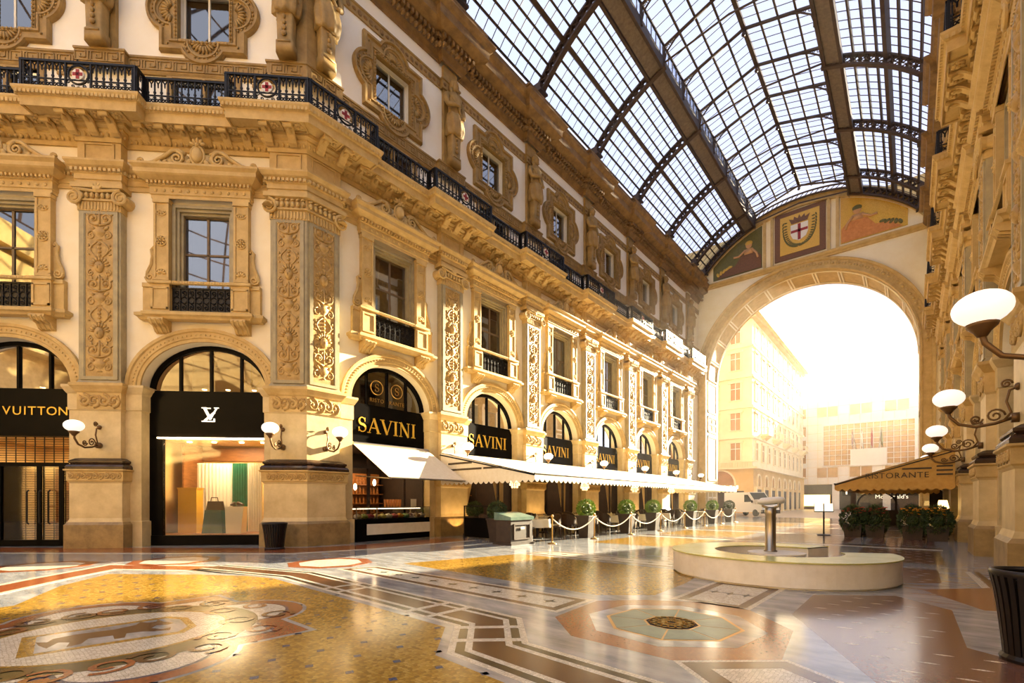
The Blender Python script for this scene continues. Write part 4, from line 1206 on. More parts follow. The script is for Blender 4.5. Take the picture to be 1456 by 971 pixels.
# coffered panels lining the opening: raised fillets
mb = MB()
def lining(z0, z1, s):
    x = s * AH; e = -s * 0.05
    for y0, y1, a, b in ((0.45, 0.6, z0, z1), (2.8, 2.95, z0, z1)): mb.box(min(x, x + e), max(x, x + e), y0, y1, a, b)
    for z in (z0, z1 - 0.15): mb.box(min(x, x + e), max(x, x + e), 0.45, 2.95, z, z + 0.15)
for s in (-1, 1):
    for z0, z1 in ((0.9, 3.0), (3.3, 7.4), (7.7, 9.2), (9.5, 12.3)): lining(z0, z1, s)
    for z0 in (1.2, 7.9):
        x = s * AH; e = -s * 0.05
        mb.box(min(x, x + e), max(x, x + e), 1.62, 1.78, z0, z0 + 1.1); mb.box(min(x, x + e), max(x, x + e), 0.6, 2.8, z0 + 0.5, z0 + 0.62)
for k in range(13):
    for t in (pi * (k + 0.06) / 13, pi * (k + 0.94) / 13):
        r = AH - 0.03; o = len(mb.v); mb.box(-0.05, 0.05, 0.45, 2.95, -0.05, 0.05); mb.xf(o, Matrix.Translation((r * cos(t), 0, ASP + r * sin(t))) @ Matrix.Rotation(-t, 4, 'Y'))
for y in (0.5, 2.9): mb.tube([((AH - 0.03) * cos(pi * i / 40), y, ASP + (AH - 0.03) * sin(pi * i / 40)) for i in range(41)], 0.07, 4)
mb.build('soffit_panelling', 'plaster', W_N)
# impost and straight cornice below the lunette
mb = MB(); moulding(mb, [(-XE, 0), (XE, 0)], [(0, 20.3), (0.1, 20.32), (0.14, 20.45), (0.22, 20.5), (0.28, 20.62), (0.28, 20.7), (0, 20.75)]); mb.build('lunette_cornice', 'stone', W_N)
mb = MB()                                                   # curved border under the vault
for o0, o1, y in ((0.0, 0.22, -0.24), (0.22, 0.55, -0.14), (0.55, 0.68, -0.2)):
    a = [(x, max(VC + sqrt(max((TOPR - o0) ** 2 - x * x, 0.0)), 20.75)) for x in xs if abs(x) < 8.2]
    b = [(x, max(VC + sqrt(max((TOPR - o1) ** 2 - x * x, 0.0)), 20.75)) for x in xs if abs(x) < 8.2]
    mb.strip([(x, y, z) for x, z in a], [(x, y, z) for x, z in b])
    mb.strip([(x, 0, z) for x, z in b], [(x, y, z) for x, z in b]); mb.strip([(x, 0, z) for x, z in a], [(x, y, z) for x, z in a])
mb.build('lunette_border', 'stone', W_N)
mb = MB()
for x in (-1.95, 1.95, -2.5, 2.5): mb.box(x - 0.1, x + 0.1, -0.16, 0, 20.7, 24.9)
mb.build('lunette_divider', 'stone', W_N)
# painted panels: coat of arms in the middle, reclining figures either side
pan = empty('arms_panel', (0, 0, 0), 0, W_N)
MB().box(-1.75, 1.75, -0.1, 0, 20.95, 24.75).build('panel_border', 'paint_brown', pan)
MB().box(-1.35, 1.35, -0.13, -0.1, 21.35, 24.4).build('gold_ground', 'gold_mosaic', pan)
shield = [(-0.6, 23.55), (0.6, 23.55), (0.6, 22.8), (0.45, 22.45), (0.0, 22.2), (-0.45, 22.45), (-0.6, 22.8)]
MB().prism_xz(shield, -0.16, -0.13).build('shield', 'medal_white', pan)
MB().box(-0.1, 0.1, -0.175, -0.16, 22.27, 23.53).box(-0.58, 0.58, -0.175, -0.16, 22.9, 23.1).build('shield_cross', 'medal_red', pan)
mb = MB(); mb.prism_xz([(-0.55, 23.65), (0.55, 23.65), (0.6, 23.8), (0.72, 24.1), (0.4, 23.95), (0.36, 24.2), (0.12, 23.98), (0, 24.25), (-0.12, 23.98), (-0.36, 24.2), (-0.4, 23.95), (-0.72, 24.1), (-0.6, 23.8)], -0.17, -0.13); mb.build('crown', 'paint_brown', pan)
mb = MB()
for s in (-1, 1):
    for i in range(16):
        t = i / 15; x, z = s * (0.1 + 0.95 * sin(t * 1.7)), 21.75 + 2.0 * t * t + 0.1
        for q in (-1, 1): mb.ball((x + q * 0.09, -0.15, z + 0.03 * q), 0.13, 0.03, 0.055, 6, 4, 0.9 * q + t * s)
mb.build('laurel', 'paint_green', pan)
for s in (-1, 1):
    pl = [(s * x, z) for x, z in [(2.7, 20.95)] + [(6.6, 20.95)] + [(xx, VC + sqrt((TOPR - 0.75) ** 2 - xx * xx)) for xx in (6.6, 6.0, 5.4, 4.8, 4.2, 3.6, 3.0, 2.7)]]
    pe = empty('painted_panel', (0, 0, 0), 0, W_N)
    MB().prism_xz(pl, -0.06, 0).build('panel_ground', 'gold_mosaic' if s > 0 else 'paint_green', pe)
    MB().prism_xz([(s * x, z) for x, z in ((2.75, 21.0), (6.3, 21.0), (5.6, 21.6), (4.8, 21.7), (4.3, 22.4), (3.7, 22.6), (3.0, 22.3), (2.75, 22.0))], -0.09, -0.06).build('painted_robe', 'paint_orange' if s > 0 else 'paint_brown', pe)
    mb = MB(); mb.ball((s * 3.7, -0.08, 23.15), 0.26, 0.04, 0.3, 12, 6); mb.prism_xz([(s * x, z) for x, z in ((3.4, 22.4), (4.05, 22.4), (4.1, 22.85), (3.4, 22.85))], -0.095, -0.06)
    mb.tube([(s * 4.0, -0.08, 22.75), (s * 4.5, -0.08, 22.4), (s * 4.9, -0.08, 22.45)], 0.09, 6); mb.tube([(s * 3.45, -0.08, 22.75), (s * 3.1, -0.08, 22.3), (s * 3.0, -0.08, 21.9)], 0.09, 6)
    mb.build('painted_figure', 'paint_skin', pe, True)
    mb = MB(); mb.ball((s * 3.7, -0.085, 23.3), 0.3, 0.04, 0.22, 12, 6)
    for q in range(5): mb.ball((s * (5.2 + 0.25 * q), -0.08, 21.75 - 0.1 * q), 0.22, 0.03, 0.12, 7, 4, 0.5 * q)
    mb.build('painted_foliage', 'paint_green' if s > 0 else 'gold_mosaic', pe, True)

mb = MB()                                                   # last rib runs on over the crown
for r in (VR - 0.05, VR + 0.3): mb.tube([(x, 0, z) for x, z in (vp(TB1 * (2 * i / 20 - 1), r) for i in range(21))], 0.07, 5)
for i in range(20):
    a, b = vp(TB1 * (2 * i / 20 - 1), VR - 0.05), vp(TB1 * (2 * (i + 1) / 20 - 1), VR + 0.3); mb.tube([(a[0], 0, a[1]), (b[0], 0, b[1])], 0.03, 4)
mb.build('rib_crown', 'roof_iron', CEIL, loc=(0, YARCH - 0.35, 0))
# ------------------------------------------------------------------ floor
FLOOR = tag(MB().prism_xy([(-60, -60), (60, -60), (60, 46.8), (-60, 46.8)], -0.3, 0).build('floor', 'marble'), kind='structure')
tag(MB().prism_xy([(-60, 46.8), (60, 46.8), (60, 130), (-60, 130)], -0.3, 0.0).build('road', 'asphalt'), kind='structure')
lay = {}
def slab(name, pts, material, level):
    """inlay slab let into the floor, a hair proud of it by its level"""
    return MB().prism_xy(pts, -0.01, 0.0007 * level).build(name, material, FLOOR)
def trace(px): return [on_floor(x, y) for x, y in px]
def band(name, path, o0, o1, material, level):
    a, b = offset_path(path, o0), offset_path(path, o1)
    mb = MB(); z = 0.0007 * level
    mb.strip([(x, y, z) for x, y in a], [(x, y, z) for x, y in b]); mb.strip([(x, y, z) for x, y in a], [(x, y, -0.01) for x, y in a]); mb.strip([(x, y, z) for x, y in b], [(x, y, -0.01) for x, y in b])
    return mb.build(name, material, FLOOR)
def shrink(pts, d):
    c = Vector((sum(p[0] for p in pts) / len(pts), sum(p[1] for p in pts) / len(pts)))
    P = [Vector(p) for p in pts]; n = len(P); area = sum(P[i].x * P[(i + 1) % n].y - P[(i + 1) % n].x * P[i].y for i in range(n))
    s = -1 if area > 0 else 1; out = []
    for i in range(n):
        t0 = (P[i] - P[i - 1]).normalized(); t1 = (P[(i + 1) % n] - P[i]).normalized()
        b = Vector((t0.y, -t0.x)) + Vector((t1.y, -t1.x)); out.append(tuple(P[i] + b * (2 * d * s / max(b.length_squared, 0.4))))
    return out
def lozenges(pts, du, dv, sx, sy, material, name, level, clip, ang):
    """scatter of little inlaid squares on a grid, inside clip polygon"""
    def inside(x, y):
        r = False; n = len(clip)
        for i in range(n):
            (x0, y0), (x1, y1) = clip[i], clip[(i + 1) % n]
            if (y0 > y) != (y1 > y) and x < (x1 - x0) * (y - y0) / (y1 - y0) + x0: r = not r
        return r
    mb = MB(); xs_ = [p[0] for p in clip]; ys_ = [p[1] for p in clip]; c = (sum(xs_) / len(xs_), sum(ys_) / len(ys_))
    R_ = max(max(xs_) - min(xs_), max(ys_) - min(ys_)); n = int(R_ / min(du, dv)) + 1
    ca, sa = cos(ang), sin(ang)
    for i in range(-n, n + 1):
        for j in range(-n, n + 1):
            u, v = i * du + (j % 2) * du / 2, j * dv
            x, y = c[0] + u * ca - v * sa, c[1] + u * sa + v * ca
            if not inside(x, y): continue
            q = [(x + a * sx * ca - b * sy * sa, y + a * sx * sa + b * sy * ca) for a, b in ((-1, 0), (0, -1), (1, 0), (0, 1))]
            mb.prism_xy(q, 0, 0.0007 * level)
    if mb.v: tag(mb.build(name, material, FLOOR), kind='stuff')
# golden field of the octagon, with its banded border
gold = trace([(402, 820), (655, 889), (648, 930), (767, 971)]) + [(-2.2, 1.2), (-2.6, -6.0), (-16, -6.0)] + trace([(-300, 905), (20, 861), (86, 833), (154, 816), (285, 817)])
slab('golden_field', gold, 'yellow_mosaic', 1)
lozenges(None, 0.42, 0.36, 0.045, 0.045, 'blue_mosaic', 'field_squares', 2, shrink(gold, 0.12), radians(20))
path = trace([(300, 806), (425, 817), (697, 884), (697, 921), (905, 990)]) 
path = [p for p in path] + [on_floor(1150, 1075)]
for nm, a, b, mt, lv in (('border_edge', -0.46, 0.50, 'marble', 2), ('border_white', -0.38, 0.40, 'white_mosaic', 3), ('border_black', -0.31, 0.33, 'black_mosaic', 4), ('border_white', -0.22, 0.24, 'white_mosaic', 5), ('border_brown', -0.15, 0.17, 'brown_mosaic', 6)):
    band(nm, path, a, b, mt, lv)
for p0, p1, ts in ((path[1], path[2], (0.34, 0.42, 0.78, 0.86)), (path[2], path[3], (0.25, 0.75))):
    p0, p1 = Vector(p0), Vector(p1); t = (p1 - p0).normalized(); n = Vector((t.y, -t.x))
    for k in ts:
        c = p0.lerp(p1, k); slab('border_knot', [tuple(c + t * a + n * b) for a, b in ((-0.05, -0.38), (0.05, -0.38), (0.05, 0.4), (-0.05, 0.4))], 'white_mosaic', 7)
path2 = trace([(425, 817), (300, 808), (160, 806), (75, 822), (-60, 850)])
for nm, a, b, mt, lv in (('border_white', -0.4, 0.4, 'white_mosaic', 2), ('border_red', -0.26, 0.26, 'red_mosaic', 3)): band(nm, path2, a, b, mt, lv)
# long white panels with star crosses
def star_panel(px, n, edge='brown_mosaic'):
    q = trace(px); slab('panel_edge', shrink(q, -0.07), 'white_mosaic', 1); slab('panel_border', q, edge, 2); inn = shrink(q, 0.12); slab('panel_field', inn, 'white_mosaic', 3)
    a, b = (Vector(inn[0]) + Vector(inn[3])) / 2, (Vector(inn[1]) + Vector(inn[2])) / 2
    t = (b - a).normalized(); m = Vector((-t.y, t.x))
    for i in range(n):
        c = a.lerp(b, (i + 0.5) / n); r = 0.13; s_ = []
        for k in range(8):
            an = k * pi / 4; rr = r if k % 2 == 0 else r * 0.34
            s_.append(tuple(c + t * (rr * cos(an)) + m * (rr * sin(an))))
        slab('star_cross', s_, 'black_mosaic', 4)
star_panel([(536, 806), (834, 853), (790, 868), (486, 809)], 10)
star_panel([(790, 784), (1100, 811), (1060, 817), (742, 786)], 11)
star_panel([(1021, 828), (1108, 838), (1060, 865), (963, 851)], 3)
# second golden field beyond the panel
g2 = trace([(573, 801), (740, 787.5), (1000, 814), (975, 829), (931, 846), (849, 846)])
slab('golden_field', g2, 'yellow_mosaic', 1)
lozenges(None, 0.42, 0.4, 0.045, 0.045, 'black_mosaic', 'field_squares', 2, shrink(g2, 0.12), radians(20))
# rust surround with the octagonal floor light
red = trace([(789, 877), (849, 854), (920, 853), (1023, 857), (1067, 868), (1128, 897), (1112, 938), (957, 939), (812, 904)])
slab('rust_field', red, 'red_mosaic', 1)
OC = Vector((-2.1, 5.3))
def octa(r, ang=0.25): return [(OC.x + r * cos(ang + k * pi / 4), OC.y + r * sin(ang + k * pi / 4)) for k in range(8)]
slab('octagon_frame', octa(0.98), 'marble', 2)
slab('floor_light_well', octa(0.76), 'brass', 3)
for k in range(8):
    o_, i_ = octa(0.73), octa(0.31)
    a, b, c, d = Vector(o_[k]), Vector(o_[(k + 1) % 8]), Vector(i_[(k + 1) % 8]), Vector(i_[k])
    m = (a + b + c + d) / 4; slab('floor_light_pane', [tuple(m + (p - m) * 0.95) for p in (a, b, c, d)], 'floor_glass', 5)
slab('floor_light_grille', octa(0.29), 'dark_room', 5)
mb = MB()
for k in range(16):
    an = k * pi / 8
    for r in (0.1, 0.2): mb.tube([(OC.x + r * cos(an) + 0.05 * cos(j * pi / 4), OC.y + r * sin(an) + 0.05 * sin(j * pi / 4), 0.009) for j in range(8)], 0.006, 4, closed=True)
mb.build('grille_tracery', 'brass', FLOOR)
# checker triangle panel
tri = trace([(957, 939), (1119, 938), (1300, 1010), (1080, 1030)])
slab('panel_edge', tri, 'white_mosaic', 1); slab('panel_border', shrink(tri, 0.05), 'brown_mosaic', 2); slab('panel_field', shrink(tri, 0.22), 'white_mosaic', 3)
# wine-red fields towards the facing wall
wine = trace([(1156, 846), (1273, 847), (1354, 868), (1375, 921), (1520, 960)]) + [(1.2, 3.6), (-0.4, 2.6)] + trace([(1251, 975), (1126, 873)])
slab('wine_field', wine, 'wine_mosaic', 1)
lozenges(None, 0.34, 0.34, 0.075, 0.02, 'white_mosaic', 'field_dashes', 2, shrink(wine, 0.14), radians(10))
w2 = trace([(1281, 807), (1334, 811), (1339, 829), (1284, 829)]); slab('wine_field', w2, 'wine_mosaic', 1)
lozenges(None, 0.3, 0.3, 0.06, 0.02, 'white_mosaic', 'field_dashes', 2, shrink(w2, 0.1), radians(10))
slab('rust_field', trace([(1310, 838), (1413, 836), (1470, 872), (1400, 868)]), 'red_mosaic', 1)
for a in ((1372, 814), (1384, 814)):
    slab('wall_stripe', trace([(a[0], 813), (a[0] + 8, 813), (a[0] + 36, 836), (a[0] + 24, 836)]), 'brown_mosaic' if a[0] == 1384 else 'white_mosaic', 2)
# bull medallion: lobed outline, banded rings, wreath and shield
MC = Vector((-6.42, 1.02))
def med(off): return [(MC.x + x * 1.24, MC.y + z * 1.24) for x, z in quatrefoil(off)]
for nm, k, mt, lv in (('medallion_edge', 0.1, 'marble', 2), ('medallion_red', 0.05, 'red_mosaic', 3), ('medallion_blue', -0.13, 'blue_mosaic', 4), ('medallion_white', -0.17, 'white_mosaic', 5)): slab(nm, med(k), mt, lv)
u, v = Vector((0.1, 0.995)), Vector((-0.995, 0.1)); ru, rv = 1.36, 1.3
def ell(a, b, n=40): return [tuple(MC + u * (a * cos(2 * pi * i / n)) + v * (b * sin(2 * pi * i / n))) for i in range(n)]
slab('medallion_wreath', ell(ru, rv), 'green_mosaic', 6); slab('medallion_gold', ell(ru * 0.78, rv * 0.76), 'yellow_mosaic', 7); slab('medallion_field', ell(ru * 0.75, rv * 0.73), 'white_mosaic', 8)
def uv(pts): return [tuple(MC + u * a + v * b) for a, b in pts]
slab('medallion_shield_edge', uv([(-0.5 * ru, 0.34 * rv), (0.4 * ru, 0.38 * rv), (0.52 * ru, 0.2 * rv), (0.52 * ru, -0.2 * rv), (0.4 * ru, -0.38 * rv), (-0.5 * ru, -0.34 * rv)]), 'yellow_mosaic', 9)
slab('medallion_shield', uv([(-0.42 * ru, 0.28 * rv), (0.38 * ru, 0.3 * rv), (0.46 * ru, 0.17 * rv), (0.46 * ru, -0.17 * rv), (0.38 * ru, -0.3 * rv), (-0.42 * ru, -0.28 * rv)]), 'marble', 10)
bull = [(-0.36, 0.02), (-0.33, 0.12), (-0.2, 0.16), (0.02, 0.14), (0.16, 0.2), (0.2, 0.3), (0.24, 0.22), (0.3, 0.22), (0.32, 0.3), (0.34, 0.18), (0.4, 0.06), (0.36, 0.02), (0.28, 0.06), (0.24, -0.02), (0.3, -0.12), (0.36, -0.1), (0.34, -0.2), (0.24, -0.16), (0.18, -0.1), (0.08, -0.08), (0.06, -0.22), (0.0, -0.22), (0.0, -0.08), (-0.14, -0.06), (-0.18, -0.2), (-0.26, -0.24), (-0.24, -0.1), (-0.3, -0.04), (-0.36, -0.18), (-0.4, -0.06), (-0.42, 0.08)]
slab('medallion_bull', uv([(a * ru, b * rv) for a, b in bull]), 'brown_mosaic', 11)
for k in range(12):                                        # ribbons wound round the wreath
    an = 2 * pi * k / 12 + 0.3; c = MC + u * (ru * 1.0 * cos(an)) + v * (rv * 1.0 * sin(an))
    for q in (-1, 1):
        sp = spiral(0, 0, 0.2, 1.2, an + q, q, 14, 0, 0.3)
        pts = [(c.x + x + u.x * q * 0.2, c.y + z + u.y * q * 0.2) for x, _, z in sp]
        a, b = offset_path(pts, 0.028), offset_path(pts, -0.028)
        MB().strip([(x, y, 0.0007 * 12) for x, y in a], [(x, y, 0.0007 * 12) for x, y in b]).build('medallion_ribbon', 'brown_mosaic' if k % 2 else 'red_mosaic', FLOOR)
# arcade floor beyond: repeated fields between pale bands
for k in range(6):
    y0 = 14.0 + BAY * k
    for x0, x1 in ((-8.4, -5.2), (-4.6, -1.6), (-1.1, 0.6)):
        q = [(x0, y0), (x1, y0), (x1, y0 + 3.6), (x0, y0 + 3.6)]
        slab('wine_field', q, 'wine_mosaic' if x0 > -8 else 'yellow_mosaic', 1)
        if k < 2: lozenges(None, 0.4, 0.4, 0.07, 0.02, 'white_mosaic', 'field_dashes', 2, shrink(q, 0.15), 0)
    slab('cross_band', [(-8.6, y0 + 4.0), (0.7, y0 + 4.0), (0.7, y0 + 4.35), (-8.6, y0 + 4.35)], 'white_mosaic', 1)
    slab('cross_band', [(-8.6, y0 + 4.5), (0.7, y0 + 4.5), (0.7, y0 + 4.95), (-8.6, y0 + 4.95)], 'brown_mosaic', 1)
# border strip before the shop piers
pa = [(-22, -1.2), (-13.2, 6.0), (-12.6, 8), (-12.6, 12)]
band('rust_field', pa, -0.9, 0.35, 'red_mosaic', 1); band('border_white', pa, 0.5, 0.72, 'white_mosaic', 1)
for px in ((250, 797), (470, 800), (60, 805)):
    c = Vector(on_floor(*px)); mt = 'white_mosaic'
    slab('octagon_frame', [(c.x + 0.95 * cos(k * pi / 4), c.y + 0.95 * sin(k * pi / 4)) for k in range(8)], 'red_mosaic', 3)
    slab('octagon_field', [(c.x + 0.7 * cos(k * pi / 4), c.y + 0.7 * sin(k * pi / 4)) for k in range(8)], mt, 4)
# ------------------------------------------------------------------ lettering
def ribbon(mb, pts, wd, y0, y1):
    """stroke of varying width in the (x,z) plane"""
    P = [Vector(p) for p in pts]; n = len(P); A, B = [], []
    for i in range(n):
        t = (P[min(i + 1, n - 1)] - P[max(i - 1, 0)]).normalized(); q = Vector((-t.y, t.x)); w_ = wd[i] if hasattr(wd, '__len__') else wd
        A.append(P[i] + q * w_ / 2); B.append(P[i] - q * w_ / 2)
    mb.strip([(p.x, y0, p.y) for p in A], [(p.x, y0, p.y) for p in B])
    for R_ in (A, B): mb.strip([(p.x, y0, p.y) for p in R_], [(p.x, y1, p.y) for p in R_])
    for k in (0, -1): mb.add([(A[k].x, y0, A[k].y), (B[k].x, y0, B[k].y), (B[k].x, y1, B[k].y), (A[k].x, y1, A[k].y)], [(0, 1, 2, 3)])
def serif_letter(ch, h, y0=-0.02, y1=0.0):
    """book-face capital, returns mesh builder and advance width; unit cap height scaled by h"""
    mb = MB(); tk, tn, sf = 0.15, 0.055, 0.05
    def bar(x0, z0, x1, z1, w_): ribbon(mb, [(x0, z0), (x1, z1)], w_, y0, y1)
    def foot(x, z, hw_=0.17): mb.box(x - hw_, x + hw_, y0, y1, z - sf / 2, z + sf / 2)
    if ch == 'I': bar(0.2, 0, 0.2, 1, tk); foot(0.2, sf / 2); foot(0.2, 1 - sf / 2); adv = 0.42
    elif ch == 'A': bar(0.1, 0, 0.48, 1, tn); bar(0.46, 1, 0.84, 0, tk); mb.box(0.24, 0.68, y0, y1, 0.32, 0.38); foot(0.1, sf / 2, 0.13); foot(0.84, sf / 2, 0.17); adv = 0.96
    elif ch == 'V': bar(0.1, 1, 0.48, 0, tk); bar(0.46, 0, 0.82, 1, tn); foot(0.1, 1 - sf / 2, 0.17); foot(0.82, 1 - sf / 2, 0.13); adv = 0.92
    elif ch == 'N': bar(0.16, 0, 0.16, 1, tn); bar(0.14, 1, 0.8, 0, tk); bar(0.8, 0, 0.8, 1, tn); foot(0.14, sf / 2, 0.13); foot(0.1, 1 - sf / 2, 0.1); foot(0.8, 1 - sf / 2, 0.13); adv = 0.98
    elif ch == 'S':
        pts, wd = [], []
        for i in range(29):
            t = i / 28
            if t < 0.5: a = radians(25) + t * 2 * radians(245); c = (0.31, 0.735); r = (0.21, 0.22)
            else: a = radians(90) - (t - 0.5) * 2 * radians(245); c = (0.33, 0.27); r = (0.24, 0.235)
            pts.append((c[0] + r[0] * cos(a), c[1] + r[1] * sin(a))); wd.append(0.055 + 0.1 * math.exp(-((t - 0.5) / 0.2) ** 2))
        ribbon(mb, pts, wd, y0, y1); mb.box(0.5, 0.54, y0, y1, 0.7, 0.96); mb.box(0.06, 0.1, y0, y1, 0.04, 0.32); adv = 0.66
    mb.v = [(x * h, y, z * h) for x, y, z in mb.v]
    return mb, adv * h
def serif_word(word, h, parent, loc, material, gap=0.06):
    parts = [serif_letter(c, h) for c in word]; tot = sum(a for _, a in parts) + gap * h * (len(word) - 1); x = -tot / 2
    for (m, a), c in zip(parts, word):
        m.build('letter', material, parent, loc=(loc[0] + x, loc[1], loc[2])); x += a + gap * h
def font_word(text, size, parent, loc, material, name='lettering', rot=(pi / 2, 0, 0), ext=0.008, space=1.0, sx=1.0):
    cu = bpy.data.curves.new(name, 'FONT'); cu.body = text; cu.size = size; cu.extrude = ext; cu.align_x = 'CENTER'; cu.space_character = space; cu.resolution_u = 4
    tmp = bpy.data.objects.new(name, cu); COL.objects.link(tmp)
    me = bpy.data.meshes.new_from_object(tmp); bpy.data.objects.remove(tmp)
    me.materials.clear(); me.materials.append(M[material])
    o = bpy.data.objects.new(name, me); COL.objects.link(o); o.parent = parent; o.location = loc; o.rotation_euler = rot; o.scale = (sx, 1, 1)
    return o

# ------------------------------------------------------------------ shop fronts in the arches
def shopfront(wall, x, bay, label, deep='dark_room', trim='black_panel', sign=True, depth=3.2, side=0.6):
    a = bay / 2 - 1.0; N_ = 24
    p = wall.matrix_basis @ Vector((x, 0, 0))
    e = tag(empty('shop_front', p, wall.rotation_euler.z), label, 'shop front')
    mb = MB(); Y = 0.40                                     # lunette frame
    R_ = [[((a + o) * cos(pi - pi * i / N_), y, AS - 0.05 + (ARISE + o + 0.05) * sin(pi - pi * i / N_)) for i in range(N_ + 1)] for o, y in ((0, Y - 0.05), (-0.14, Y - 0.05), (-0.14, Y + 0.06), (0, Y + 0.06))]
    for i in range(4): mb.strip(R_[i], R_[(i + 1) % 4])
    hz = lambda xx: AS - 0.05 + (ARISE - 0.1) * sqrt(max(1 - (xx / a) ** 2, 0))
    for q in (-0.5, 0, 0.5): mb.box(q * a - 0.035, q * a + 0.035, Y - 0.05, Y + 0.05, AS - 0.1, hz(q * a))
    mb.box(-a, a, Y - 0.08, Y + 0.08, AS - 0.14, AS - 0.02)
    mb.build('lunette_frame', trim, e)
    for q0, q1 in ((-1, -0.5), (-0.5, 0), (0, 0.5), (0.5, 1)):
        xs_ = [a * (q0 + (q1 - q0) * i / 8) for i in range(9)]
        m = MB(); m.strip([(xx, Y + 0.01, AS - 0.05) for xx in xs_], [(xx, Y + 0.01, max(hz(xx), AS - 0.04)) for xx in xs_]); m.build('lunette_pane', 'lunette_glass', e)
    if sign: MB().box(-a, a, Y - 0.1, Y + 0.08, 3.5, AS - 0.1).build('sign_board', 'black_panel', e)
    # room behind
    m = MB(); d0, d1, zt = Y + 0.1, Y + depth, 6.6
    b = a + side
    m.add([(-b, d1, 0), (b, d1, 0), (b, d1, zt), (-b, d1, zt)], [(0, 1, 2, 3)])
    for s in (-1, 1): m.add([(s * b, d0, 0), (s * b, d1, 0), (s * b, d1, zt), (s * b, d0, zt)], [(0, 1, 2, 3)])
    m.add([(-b, d0, zt), (b, d0, zt), (b, d1, zt), (-b, d1, zt)], [(0, 1, 2, 3)])
    m.add([(-b, d0, 3.45), (b, d0, 3.45), (b, d1, 3.45), (-b, d1, 3.45)], [(0, 1, 2, 3)])
    m.build('shop_room', deep, e)
    return e, a, Y
def room_light(e, loc, power, size=1.0, color=(1, 0.72, 0.4), rot=(0, 0, 0)):
    d = bpy.data.lights.new('ceiling_light', 'AREA'); d.energy = power; d.size = size; d.color = color
    o = bpy.data.objects.new('ceiling_light', d); COL.objects.link(o); o.parent = e; o.location = loc; o.rotation_euler = rot
def lamp_panels(e, xs_, y, z):
    for xx in xs_: MB().lathe([(0, 0), (0.07, 0), (0.08, 0.03), (0, 0.03)], 10).build('downlight', 'bulb', e, loc=(xx, y, z))

# fashion shop with monogram
e, a, Y = shopfront(W_OCT, OCT_WIN[0], OBAY, 'black fashion shop front with interlaced gold monogram and lit display window', 'shop_room', depth=2.4, side=0.1)
mb = MB(); mb.box(-a, -a + 0.42, Y - 0.1, Y + 0.05, 0, 3.5); mb.box(-a, a, Y - 0.12, Y + 0.1, 0, 0.32); mb.box(a - 0.05, a, Y - 0.1, Y + 0.05, 0, 3.5); mb.box(-a, a, Y - 0.1, Y + 0.05, 3.42, 3.5)
mb.build('window_surround', 'black_panel', e)
MB().box(-a + 0.3, a, Y - 0.16, Y - 0.1, 3.4, 3.44).build('light_rail', 'warm_light', e)
MB().box(-a + 0.42, a - 0.05, Y - 0.02, Y - 0.01, 0.32, 3.42).build('display_pane', 'shop_glass', e)
lg = MB()                                                   # L crossed by V
lg.box(-0.17, -0.12, Y - 0.13, Y - 0.1, 3.98, 4.38); 
o = len(lg.v); lg.box(-0.03, 0.03, -0.02, 0.01, 0, 0.42); lg.xf(o, Matrix.Translation((-0.16, Y - 0.11, 3.98)) @ Matrix.Rotation(-0.28, 4, 'Y').inverted() @ Matrix.Rotation(0.56, 4, 'Y'))
lg.v = lg.v[8:]; lg.f = [tuple(i - 8 for i in f) for f in lg.f[6:]]
lg.box(-0.24, 0.16, Y - 0.13, Y - 0.1, 3.95, 3.985); lg.box(0.12, 0.16, Y - 0.13, Y - 0.1, 3.98, 4.06); lg.box(-0.13, 0.03, Y - 0.13, Y - 0.1, 4.37, 4.4)
ribbon(lg, [(-0.16, 4.4), (0.03, 4.03)], 0.075, Y - 0.14, Y - 0.1); ribbon(lg, [(0.02, 4.03), (0.22, 4.4)], 0.035, Y - 0.14, Y - 0.1)
lg.box(-0.24, -0.09, Y - 0.14, Y - 0.1, 4.385, 4.41); lg.box(0.14, 0.28, Y - 0.14, Y - 0.1, 4.385, 4.41)
lg.build('monogram', 'letter_white', e)
room_light(e, (0, Y + 1.0, 3.4), 115, 1.3); room_light(e, (0, Y + 1.4, 6.4), 2.5, 1.6)
lamp_panels(e, (-1.2, -0.4, 0.5, 1.2), Y + 0.9, 3.4); lamp_panels(e, (-1.1, -0.3, 0.6, 1.1), Y + 1.6, 5.35)
m = MB(); m.box(-1.9, 1.9, Y + 0.12, Y + 2.38, 0.28, 0.33); m.build('display_floor', 'shop_wood', e)
m = MB(); m.box(-1.62, -1.56, Y + 1.2, Y + 2.38, 0.33, 3.4); m.box(-1.9, 1.9, Y + 2.3, Y + 2.38, 2.9, 3.4); m.build('wall_panelling', 'shop_wood', e)
m = MB()                                                    # upstairs gallery seen in the lunette
for q in range(6): m.tube([(0.6 + 0.25 * cos(q * pi / 3), Y + 1.4 + 0.25 * sin(q * pi / 3), 5.55), (0.6, Y + 1.4, 5.4), (0.6, Y + 1.4, 6.5)], 0.015, 4); m.ball((0.6 + 0.25 * cos(q * pi / 3), Y + 1.4 + 0.25 * sin(q * pi / 3), 5.6), 0.03, 0.03, 0.05, 6, 4)
m.build('gallery_chandelier', 'gold', e)
def on_oct(x, y, z): return W_OCT.matrix_basis @ Vector((x, y, z))
